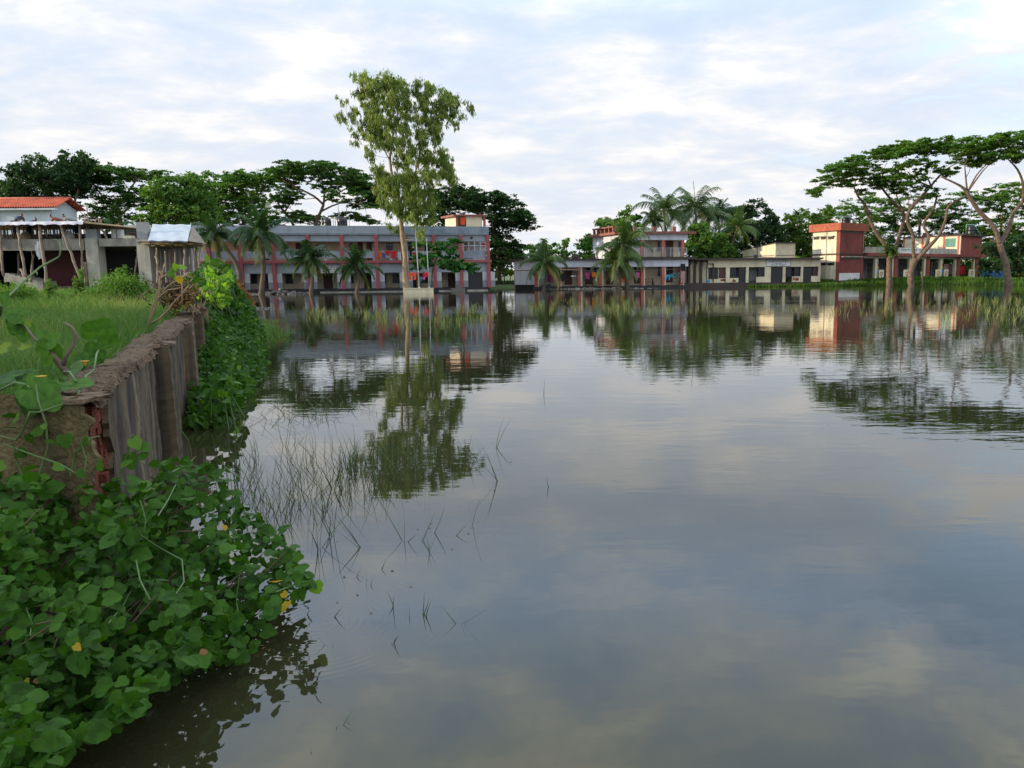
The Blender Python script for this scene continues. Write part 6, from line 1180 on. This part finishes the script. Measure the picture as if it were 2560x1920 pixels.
# a single branch lying in the water by the bush
m = MB(); q = [on(545, 1262, .02), on(556, 1235, .12), on(565, 1222, .2)]; m.tube(q, [.012, .01, .004], 6); tag(m.build('broken_twig', stem_d, None, q[0]), 'short dark twig sticking out of the water behind the creeper bush', 'twig')
# leaves and shoots climbing the wall corner
climb = thing('climbing_creeper', Vector((-2.6, 3.8, .4)), 'thin climbing creeper with few leaves on the ochre stained wall corner', 'creeper'); m = MB(); LP = []
for pl_, d_ in (([(95, 1190), (120, 1120), (115, 1060), (95, 1000), (90, 960)], 3.75), ([(0, 1090), (40, 1100), (55, 1080), (75, 1030), (100, 1030), (160, 1010), (150, 985)], 3.72), ([(175, 1190), (190, 1130), (230, 1095), (250, 1090)], 3.8), ([(60, 1200), (40, 1150), (35, 1110)], 3.75), ([(10, 1110), (90, 1140), (150, 1160), (200, 1190)], 3.74), ([(300, 1190), (320, 1130), (325, 1095), (335, 1085)], 3.95), ([(210, 1190), (215, 1150), (200, 1100)], 3.78)):
    q = [at(x, y, d_+.02*math.sin(i*2)) for i, (x, y) in enumerate(pl_)]; m.tube(q, [.005]*(len(q)-1)+[.003], 6, False)
m.build('stems', stem_g, climb)
cl_pts = [(35, 1048, .075, 3.7), (10, 1035, .07, 3.72), (160, 1082, .07, 3.74), (148, 1112, .06, 3.74), (90, 1095, .09, 3.76), (65, 1085, .05, 3.76), (40, 1125, .05, 3.74), (330, 1092, .075, 3.9), (350, 1112, .06, 3.92), (322, 1130, .09, 3.98), (205, 1100, .05, 3.8), (345, 1145, .05, 3.9), (300, 1165, .06, 3.85), (80, 1175, .06, 3.7), (10, 1070, .05, 3.7), (170, 1140, .05, 3.8), (105, 1060, .03, 3.72), (15, 1160, .06, 3.6), (130, 1165, .05, 3.65), (190, 1175, .05, 3.7), (250, 1180, .06, 3.75)]
Pc = np.array([tuple(at(x, y, d_)) for x, y, s_, d_ in cl_pts]); k = len(Pc); V, F_ = put_leaves(Pc, np.array([q[2] for q in cl_pts]), unit(rg.normal(0, .6, (k, 3))+np.array([.6, -.2, -.4])), unit(rg.normal(0, .35, (k, 3))+np.array([0, -.7, .7])), rg); link('leaves', tri_mesh('leaves', V, F_, np.repeat(rg.uniform(.3, .95, k), 16), smooth=True), cl_leaf, climb)
# ---- pumpkin vine over the wall corner
pv_ = thing('pumpkin_vine', Vector((-3.4, 4.3, 1.15)), 'pumpkin vine with big leaves and yellow flowers sprawling over the wall corner', 'vine')
big = [(250, 835, .27, 5.3, (.6, 0, .8), (.1, -.75, -.35), .35), (238, 882, .20, 5.1, (.6, 0, .5), (.2, -.8, .3), .15), (205, 905, .19, 5.0, (.8, 0, .25), (.1, -.7, .5), .2), (182, 925, .2, 4.9, (.5, -.2, .1), (.1, -.6, .6), .4),
       (45, 790, .17, 4.4, (-.6, 0, .1), (.3, -.8, .5), .45), (38, 812, .15, 4.4, (-.3, 0, -.4), (.1, -.9, .3), .2), (60, 825, .16, 4.4, (-.2, -.1, -.8), (.1, -.9, .4), .5), (128, 852, .15, 4.3, (.5, 0, .4), (-.2, -.8, .4), .75), (108, 868, .14, 4.3, (-.5, 0, -.3), (.2, -.9, .3), .7), (118, 895, .14, 4.25, (-.4, 0, -.5), (0, -.9, .5), .8), (135, 880, .13, 4.3, (.3, 0, -.6), (0, -.9, .3), .5), (100, 840, .13, 4.35, (-.5, 0, .2), (.2, -.8, .6), .4),
       (190, 960, .22, 4.1, (.7, -.1, 0), (0, -.35, .95), .6), (150, 968, .2, 4.0, (-.3, -.3, 0), (0, -.3, .95), .35), (120, 975, .18, 3.95, (-.6, -.3, -.2), (.1, -.5, .9), .45), (95, 960, .15, 4.0, (-.3, 0, .3), (-.1, -.6, .8), .7), (55, 940, .2, 4.15, (-.5, 0, 0), (0, -.45, .9), .1), (20, 945, .22, 4.1, (-.5, 0, 0), (.1, -.4, .9), .05), (70, 955, .17, 4.1, (.3, 0, -.1), (0, -.5, .9), .2),
       (80, 1000, .2, 3.8, (-.2, -.2, -.9), (.1, -.9, .1), .12), (100, 985, .25, 3.78, (.75, 0, -.62), (.5, -.6, .55), .3), (60, 990, .14, 3.8, (-.4, 0, -.8), (-.2, -.9, .2), .8), (15, 748, .11, 4.0, (-.3, 0, -.2), (.1, -.8, .5), .5), (70, 810, .06, 4.2, (.2, 0, .3), (0, -.8, .5), .9), (10, 870, .1, 4.4, (-.3, 0, 0), (0, -.7, .6), .97), (60, 865, .09, 4.4, (.3, 0, 0), (0, -.6, .7), .99)]
Pg = np.array([tuple(at(b_[0], b_[1], b_[3])) for b_ in big]); sz = np.array([b_[2] for b_ in big])*.74; axg = np.array([b_[4] for b_ in big], float); Pg = Pg-unit(axg)*sz[:, None]*.45
V, F_ = put_leaves(Pg, sz, axg, np.array([b_[5] for b_ in big], float), rg, leafform(26, 5, .30, .12))
pl_leaf = leafmat('pumpkin_leaves', (0.014, 0.060, 0.008), (0.075, 0.17, 0.018), (0.22, 0.28, 0.03), rough=.5, trans=.3, vein=True)
link('leaves', tri_mesh('leaves', V, F_, np.repeat(np.array([b_[6] for b_ in big]), 26), smooth=True), pl_leaf, pv_); add_veins(pl_leaf)
m = MB(); tp = [(0, 790, 4.1), (10, 750, 4.1), (22, 740, 4.2), (55, 708, 4.3), (100, 668, 4.4), (143, 645, 4.45), (149, 640, 4.45), (152, 622, 4.45), (148, 606, 4.5), (140, 599, 4.5), (133, 598, 4.5)]; m.tube([at(*q) for q in tp], [.006, .006, .006, .006, .0055, .005, .0045, .004, .0035, .003, .002], 7)
m.tube([at(90, 678, 4.35), at(93, 684, 4.33), at(91, 690, 4.33)], [.003, .004, .002], 5)
for a_, b_ in (((0, 790, 4.1), (8, 765, 4.05)), ((70, 960, 4.1), (75, 1000, 3.85)), ((150, 960, 4.1), (100, 985, 3.85)), ((160, 930, 4.2), (190, 955, 4.1)), ((195, 985, 4.0), (235, 925, 4.6)), ((235, 925, 4.6), (250, 870, 5.2)), ((0, 975, 4.0), (80, 965, 4.0))): p0, p1 = at(*a_), at(*b_); m.tube([p0, p0.lerp(p1, .5)+Vector((0, 0, .03)), p1], .006, 6)
m.build('shoots', stem_g, pv_)
fl = []
for (x, y, d_) in ((105, 955, 4.0), (213, 915, 4.8)):
    c_ = at(x, y, d_-.12); m = MB(); prof = [(.003, 0), (.008, .015), (.014, .025), (.026, .032)]; m.lathe(c_, prof, 10); m.build('flower', paint('yellow_flower', (.75, .42, .03), bump=0), pv_)
# dead branch sticking up by the vine
m = MB(); q = [at(170, 935, 4.3), at(135, 890, 4.3), at(110, 865, 4.32), (at(85, 845, 4.34)), at(60, 810, 4.36)]; m.tube(q, [.018, .016, .012, .008, .004], 8); m.tube([at(157, 918, 4.3), at(166, 890, 4.29), at(184, 862, 4.28), at(190, 838, 4.28), at(180, 818, 4.27), at(158, 805, 4.27)], [.012, .011, .010, .009, .008, .004], 8)
tag(m.build('dead_branch', paint('bare_grey_branch', (.17, .12, .09), rough=.85, vary=.3, scale=4), None, q[0]), 'forked bare dead branch rising among the pumpkin leaves', 'branch')
# ---- dry tangled creeper on the wall
dc = thing('dry_creeper', at(430, 790, 11.5), 'dry brown tangled creeper heap on the wall top with one lime yellow leaf', 'creeper'); m = MB(); rgt = random.Random(5)
for k in range(85):
    x, y = rgt.gauss(440, 25), rgt.gauss(735, 22); q = []
    for i in range(6): q.append(at(x, y, 12.6+rgt.uniform(-.6, .6))); x += rgt.uniform(-16, 16); y += rgt.uniform(-14, 14)
    m.tube(q, [.010, .010, .009, .008, .006, .003], 5, False)
for pl_, d_ in (([(369, 828), (373, 800), (380, 770), (395, 745), (420, 725), (450, 720)], 9.4), ([(368, 815), (400, 795), (425, 770), (430, 760)], 9.4), ([(369, 826), (378, 790), (390, 760), (397, 715), (400, 690)], 9.4), ([(400, 700), (410, 690), (420, 688), (428, 682)], 9.6), ([(400, 745), (415, 720), (430, 708), (445, 700)], 10), ([(455, 760), (455, 720), (452, 690)], 11), ([(425, 768), (440, 750), (455, 735), (470, 715)], 11), ([(385, 775), (395, 745), (405, 690), (410, 660)], 10)):
    q = [at(x, y, d_) for x, y in pl_]; m.tube(q, [.014*(1-.6*i/len(q)) for i in range(len(q))], 6)
m.build('stems', stem_b, dc)
k = 420; P = np.array([tuple(at(rg.normal(450, 24), rg.normal(742, 20), 12.6+rg.normal(0, .5))) for _ in range(k)]); V, F_ = cards(P, .09, .03, 'any', rg); link('withered_leaves', tri_mesh('withered_leaves', V, F_, rg.uniform(0, 1, k)), br_leaf, dc)
Pq = np.array([tuple(at(x, y, 9.5)) for x, y in ((430, 672), (440, 668), (421, 676), (434, 680), (445, 675))]); V, F_ = put_leaves(Pq, np.array([.11, .11, .10, .09, .09]), unit(rg.normal(0, .5, (5, 3))+np.array([0, -.3, -.2])), unit(rg.normal(0, .3, (5, 3))+np.array([-.3, -.8, .6])), rg); link('lime_leaves', tri_mesh('lime_leaves', V, F_, np.repeat(rg.uniform(0, 1, 5), 16), smooth=True), lime, dc)
Pq = np.array([tuple(at(446, 690, 9.6))]); V, F_ = put_leaves(Pq, np.array([.09]), np.array([[.2, 0, -1.]]), np.array([[0, -1., .2]]), rg); link('yellow_leaf', tri_mesh('yellow_leaf', V, F_, np.full(16, .9), smooth=True), yl_leaf, dc)
# ---- creeper mound burying the far end of the wall
mound = thing('creeper_mound', (-10.5, 20, 0), 'long mound of dark green creeper burying the far end of the wall', 'creeper')
def msurf(yy, v, jit=0):
    hm = np.interp(yy, [8.8, 10, 12, 14, 17, 18.6, 20, 22, 24, 26, 27.5], [.05, .3, .5, .72, 1.0, 1.5, 1.75, 1.65, 1.3, .85, .2]); w = np.interp(yy, [8.8, 10.4, 12.8, 17, 22.6, 26, 27.5], [.3, .5, .8, 1.0, 1.15, 1.1, .7]); x0 = wl_x(yy)+.12
    inn = np.where(yy > 18.3, -.9, 0.0); vv = inn+(w-inn)*v; fr_ = np.clip(v, 0, 1); prof = np.where(yy > 18.3, np.sin(np.clip((v+.28)/1.28, 0, 1)*math.pi)**.6*np.where(v < .35, 1, 1), (1-fr_)**.65)
    lump = .12*np.sin(yy*2.1+v*4)+.09*np.sin(yy*4.7-v*7+1); z = hm*prof*(1+lump)+jit; return np.stack([x0+vv*.92, yy+vv*.42, np.maximum(z, .02)], -1)
k = 21000; yy = 8.9+rg.uniform(0, 1, k)**.9*18.5; v = rg.uniform(0, 1, k)**.9; P = msurf(yy, v)+rg.normal(0, .05, (k, 3)); keep = P[:, 2] > 0; P = P[keep]; k = len(P)
nr = unit(np.array([.5, -.45, .75])+rg.normal(0, .4, (k, 3))); ax = unit(rg.normal(0, 1, (k, 3))+np.array([.5, -.3, -.6])); sz = rg.uniform(.05, .09, k)*(1+(P[:, 1]-9)*.015)
V, F_ = put_leaves(P, sz, ax, nr, rg, leafform(6, 1, .0, .2)); link('leaves', tri_mesh('leaves', V, F_, np.repeat(np.clip(rg.beta(1.5, 2.5, k)+.15*np.sin(P[:, 0]*5+P[:, 1]*3), 0, 1), 6)), cl_leaf, mound)
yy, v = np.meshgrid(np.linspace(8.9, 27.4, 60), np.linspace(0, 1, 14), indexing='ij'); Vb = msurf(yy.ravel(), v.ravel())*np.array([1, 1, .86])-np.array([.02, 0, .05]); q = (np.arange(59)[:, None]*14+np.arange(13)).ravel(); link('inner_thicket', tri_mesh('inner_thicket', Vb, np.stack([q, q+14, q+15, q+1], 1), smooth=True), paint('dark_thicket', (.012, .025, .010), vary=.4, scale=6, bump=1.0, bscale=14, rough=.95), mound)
gN = 'creepers on the wall end'
def cloudy(name, label, cat, polys, d_, n_, mat, sz_, seed, dj=.5):
    rg2 = np.random.default_rng(seed); P = []
    for (x, y) in poly_pts(polys, n_, rg2): P.append(tuple(at(x, y, d_+rg2.normal(0, dj))))
    P = np.array(P); k = len(P); V, F_ = put_leaves(P, rg2.uniform(.7, 1.3, k)*sz_, unit(rg2.normal(0, 1, (k, 3))+np.array([.3, -.3, -.5])), unit(np.array([-.1, -.5, .6])+rg2.normal(0, .5, (k, 3))), rg2, LS)
    r_ = thing(name, (P[:, 0].mean(), P[:, 1].mean(), P[:, 2].min()), label, cat, gN); link('leaves', tri_mesh('leaves', V, F_, np.repeat(rg2.uniform(0, 1, k), 10), smooth=True), mat, r_)
    m = MB()
    for i in range(0, k, 12): p = Vector(P[i]); m.tube([p-Vector((rg2.normal(0, .1), -.1, .5)), p-Vector((0, -.03, .2)), p], [.008, .006, .004], 5, False)
    m.build('stems', stem_g, r_); return r_
cloudy('lime_creeper', 'glowing lime green creeper lit by the sun at the far wall end', 'creeper', [(513, 675), (525, 672), (535, 690), (560, 690), (578, 680), (580, 700), (565, 720), (575, 745), (560, 770), (530, 745), (505, 735), (492, 740), (500, 720), (520, 715)], 17.8, 900, lime, .085, 21)
cloudy('dark_creeper', 'dark leafy creeper top rising above the lime green one', 'creeper', [(505, 690), (520, 650), (545, 655), (565, 672), (585, 690), (580, 710), (540, 690), (520, 715), (500, 730)], 20, 420, cl_leaf, .16, 22)
cloudy('dead_creeper', 'dead reddish brown creeper hanging to the water at the mound end', 'creeper', [(565, 705), (590, 700), (605, 725), (620, 745), (632, 775), (622, 785), (605, 765), (585, 735)], 24, 520, br_leaf, .17, 23, .4)
cloudy('green_creeper', 'mid green creeper tongue trailing over the low wall end at the water', 'creeper', [(520, 735), (560, 740), (610, 770), (640, 820), (600, 830), (560, 800), (530, 780)], 19, 420, cl_leaf, .15, 24)
cloudy('low_creeper', 'fresh green leaves reaching out low over the water beside the wall', 'creeper', [(500, 1000), (530, 940), (570, 930), (600, 960), (595, 1000), (545, 1020), (505, 1040)], 9.6, 110, cl_leaf, .10, 25, .4)
# ================================================================== reeds and water grass
reed = leafmat('reed_blades', (0.03, 0.055, 0.022), (0.09, 0.13, 0.05), (0.16, 0.15, 0.07), trans=.15); palereed = leafmat('pale_water_grass', (0.09, 0.13, 0.04), (0.22, 0.25, 0.10), (0.33, 0.30, 0.15), trans=.25)
rg = np.random.default_rng(99)
def tuft(P, n_, h, w, rg, bend=.5, rad=.03, tilt=0.0):
    a = np.repeat(P, n_, 0)+np.concatenate([rg.normal(0, rad, (len(P)*n_, 2)), np.full((len(P)*n_, 1), -.02)], 1); hh = rg.uniform(.35, 1, len(a))*h; V, F_, tt = grass_blades(a, hh, np.full(len(a), w)*rg.uniform(.7, 1.3, len(a)), rg, bend, 3, tilt); return V, F_, tt
ps = poly_pts([(560, 1200), (640, 1120), (780, 1095), (900, 1100), (1010, 1120), (1130, 1135), (1205, 1150), (1100, 1200), (980, 1215), (900, 1262), (800, 1290), (700, 1300), (630, 1320), (585, 1290)], 120, rg)+poly_pts([(820, 1140), (1010, 1130), (1010, 1180), (830, 1200)], 40, rg)
P = np.array([tuple(on(x, y)) for x, y in ps]); V, F_, tt = tuft(P, 4, .38, .0055, rg, .35, .06, .36)
tag(link('reeds', tri_mesh('reeds', V, F_, tt), reed), 'thin dark reeds standing in the water beside the creeper bush', kind='stuff')
ps = poly_pts([(590, 1030), (700, 1000), (900, 1000), (960, 1030), (800, 1060), (620, 1080)], 60, rg); P = np.array([tuple(on(x, y)) for x, y in ps]); V, F_, tt = tuft(P, 3, .22, .008, rg, .4, .05, 1.4)
tag(link('bent_reeds', tri_mesh('bent_reeds', V, F_, tt), reed), 'bent broken reeds lying low on the bright water', kind='stuff')
gI = 'single reeds in the open water'
iso = [(985, 1518, .11, 2), (1019, 1545, .09, 2), (1056, 1537, .13, 3), (1148, 1556, .16, 3), (965, 1610, .10, 3), (913, 1465, .10, 2), (885, 1443, .12, 2), (831, 1612, .10, 2), (1071, 1384, .14, 3), (788, 1528, .09, 1), (845, 1538, .08, 2), (944, 1424, .12, 1), (1238, 1120, .38, 2), (1247, 1203, .36, 3), (905, 1370, .30, 3), (1013, 1355, .26, 3), (1050, 1350, .22, 2), (1180, 1310, .28, 2), (1085, 1330, .32, 2), (800, 1370, .34, 4), (830, 1340, .40, 4), (1360, 985, .3, 2), (1372, 1215, .2, 1), (1130, 1340, .2, 1), (850, 1812, .07, 3), (770, 1880, .05, 2)]
plc = ['closest left of the forked one', 'upright beside a tiny bud', 'forked with two long blades', 'rightmost three bladed, like a little star', 'small low and star shaped', 'upright below the reed bed', 'low, lying to the left', 'tiny, in the ripple rings', 'small fan lying to the right', 'single stub beside the bush tip', 'bent stub in the ripple rings', 'single straight blade', 'tall lone blade far right of the reed bed', 'tall crossing blades right of the reed bed', 'tall knotted blades under the reed bed', 'tall blades under the right half of the bed', 'leaning pair under the bed', 'upright thin pair right of the bed foot', 'long upright pair near the bed foot', 'dense tall tuft nearest the bush', 'tallest tuft near the bush top', 'lone blades far out in the bright water', 'single faint blade to the far right', 'single short blade right of the knotted ones', 'tiny floating sprig near the bottom edge', 'tiny sprig at the bottom edge']
for i, (x, y, h, k) in enumerate(iso):
    P = np.array([tuple(on(x, y))]); V, F_, tt = tuft(P, k, h*1.2, .0055 if h < .2 else .007, rg, .25, .012, .45); V2 = V.copy()
    tag(link('reed_tuft', tri_mesh('reed_tuft', V, F_, tt), reed, None, tuple(P[0])), 'reed in open water, '+plc[i], 'reed', gI)
def belt(name, label, poly, n_, h, w, mat, k=4, bend=.9):
    ps = poly_pts(poly, n_, rg); P = np.array([tuple(on(x, y)) for x, y in ps]); keep = np.sin(P[:, 0]*.9+np.sin(P[:, 1]*.5)*2)+rg.normal(0, .7, len(P)) > -.4; P = P[keep]; V, F_, tt = tuft(P, k, h, w, rg, bend, .12); return tag(link(name, tri_mesh(name, V, F_, tt), mat), label, kind='stuff')
belt('water_grass', 'pale grass standing in the water before the grey school', [(760, 768), (1230, 762), (1235, 800), (1100, 815), (900, 805), (760, 800)], 170, .55, .022, palereed)
belt('water_grass', 'sparse dark green grass in the water left of the tall eucalyptus', [(660, 745), (1000, 745), (1200, 830), (1150, 880), (700, 850), (660, 800)], 90, .5, .02, reed)
belt('water_grass', 'pale grass belt in the water before the lilac building', [(1300, 748), (1760, 742), (1760, 775), (1640, 788), (1300, 780)], 230, .5, .022, palereed)
belt('water_grass', 'pale grass belt in the water before the cream and red buildings', [(1720, 748), (2560, 742), (2600, 790), (2300, 800), (1760, 780)], 210, .5, .022, palereed)
belt('water_grass', 'denser yellow green grass in the water at the right picture edge', [(2380, 745), (2700, 735), (2700, 815), (2480, 805)], 170, .6, .022, palereed)
belt('floating_grass', 'fresh grass growing at the water edge of the creeper mound', [(630, 800), (700, 805), (720, 840), (680, 860), (640, 850), (610, 900), (600, 870)], 260, .4, .014, LM['mid'], 6, 1.3)
# plants along the bank before the red building and beyond
k = 16000; x = rg.uniform(20, 78, k); yb = np.interp(x, BX, BY); off = rg.uniform(-2.2, 3.2, k)-np.where(x < 30, 0, 0); y = yb+off; inb = np.ones(k, bool); z = np.maximum(ground_z(x, y), 0); P = np.stack([x, y, z+.05+rg.uniform(0, .45, k)*np.clip((x-22)/12, .25, 1)], 1)
V, F_ = cards(P, .42, .12, 'up', rg); tt = np.clip(rg.uniform(0, 1, k)+.2*np.sin(x*1.7), 0, 1); tag(link('bank_plants', tri_mesh('bank_plants', V, F_, tt), LM['bright']), 'bright green water plants along the bank before the red building', kind='stuff')
k = 34000; x = rg.uniform(2, 150, k); y = rg.uniform(128, 148, k); z = .3+rg.uniform(0, 1, k)**1.2*(4.0+1.5*np.sin(x*.35)+np.sin(x*.9)); V, F_ = cards(np.stack([x, y, z], 1), .95, .5, 'any', rg); tag(link('undergrowth', tri_mesh('undergrowth', V, F_, rg.uniform(0, 1, k)), LM['mid']), 'mass of undergrowth behind the cream and red buildings', kind='stuff')
k = 22000; x = rg.uniform(-110, -28, k); y = rg.uniform(118, 130, k); z = .2+rg.uniform(0, 1, k)*(6.0+2*np.sin(x*.3)); V, F_ = cards(np.stack([x, y, z], 1), .95, .5, 'any', rg); tag(link('undergrowth', tri_mesh('undergrowth', V, F_, rg.uniform(0, 1, k)), LM['dark']), 'dark undergrowth behind the building site and grey school', kind='stuff')
k = 2600; x = rg.uniform(-17, -8.6, k); y = rg.uniform(111.5, 114, k); z = .0+rg.uniform(0, .9, k); V, F_ = cards(np.stack([x, y, z], 1), .35, .16, 'any', rg); tag(link('bank_hedge', tri_mesh('bank_hedge', V, F_, rg.uniform(0, 1, k)), LM['dark']), 'low dark hedge of weeds on the far bank between the schools', kind='stuff')
m = MB(); m.box(-20, -8, 116, 119, .4, .62); tag(m.build('path', M['pconc'], None), 'pale raised path on the far bank between the schools', kind='structure')
# blue netting and heap at the right end
for i, (x0, y0, x1, y1, lb) in enumerate(((2450, 674, 2510, 694, 'low crumpled blue net fence right of the red building'),)):
    p0, p1 = at(x0, 690, 113), at(x1, 692, 108); fr = Fr(p0.xy, p1.xy); m = MB(); vs = []
    for i in range(31):
        for j in range(7): vs.append(fr.P(fr.L*i/30, .08*math.sin(i*1.1+j), .5+(1.1+.2*math.sin(i*.8))*j/6))
    m.add(vs, [(i*7+j, (i+1)*7+j, (i+1)*7+j+1, i*7+j+1) for i in range(30) for j in range(6)], True); tag(m.build('net_fence', paint('blue_netting', (.03, .10, .22), vary=.5, scale=3), None, p0), lb, 'net fence')
# leaning stick in the water by the middle umbrella tree
a_, b_ = on(2309, 713), at(2303, 680, 97); m = MB(); m.tube([a_-Vector((0, 0, .3)), a_.lerp(b_, .5), b_], [.1, .09, .08], 7); tag(m.build('wooden_post', M['bamboo'], None, a_), 'slanting bare post in the water beside the middle umbrella tree', 'post')

# ---- unseen trees added left of the view to shade the near field and wall
for i, (x, y, r_) in enumerate(((-25, -7, 5.5), (-24, 1.5, 5.8), (-26, 9.0, 5.2))):
    rt_ = thing('added_shade_tree', (x, y, GZ), ('unseen dense tree added for shade outside the left picture edge, nearest the viewer', 'unseen dense tree added for shade outside the left picture edge, middle of the row', 'unseen dense tree added for shade outside the left picture edge, farthest of the row')[i], 'tree', 'added shade trees outside the left edge')
    m = MB(); m.tube([Vector((x, y, .6)), Vector((x+.2, y, 3)), Vector((x, y+.3, 6))], [.4, .3, .2], 8); m.build('trunk', bark, rt_)
    P = unit(rg.normal(0, 1, (9000, 3)))*rg.uniform(.45, 1, (9000, 1))*np.array([r_*.8, r_, 4.6])+np.array([x, y, 5.6]); V, F_ = cards(P, .7, .4, 'any', rg); link('crown', tri_mesh('crown', V, F_, rg.uniform(0, 1, 9000)), LM['dark'], rt_)

# ---- bits of leaf and scum floating near the reeds and the bush
ps = poly_pts([(560, 1000), (1300, 980), (1300, 1300), (1000, 1500), (800, 1600), (620, 1700), (560, 1300)], 90, rg)+poly_pts([(600, 860), (900, 880), (1100, 980), (600, 1000)], 60, rg); P = np.array([tuple(on(x, y, .004)) for x, y in ps]); k = len(P); nr = unit(np.array([0, 0, 1.])+rg.normal(0, .05, (k, 3))); a_ = unit(np.cross(nr, rg.normal(0, 1, (k, 3)))); b_ = np.cross(nr, a_); s1 = rg.uniform(.003, .013, (k, 1))*(1+P[:, 1:2]*.04)
V = np.stack([P-a_*s1, P+b_*s1*.5, P+a_*s1, P-b_*s1*.5], 1).reshape(-1, 3); tag(link('floating_litter', tri_mesh('floating_litter', V, np.arange(4*k).reshape(k, 4), rg.uniform(0, 1, k)), br_leaf), 'small bits of leaf and stem floating on the water by the reeds', kind='stuff')
try: sc.cycles.use_denoising = True
except Exception: pass
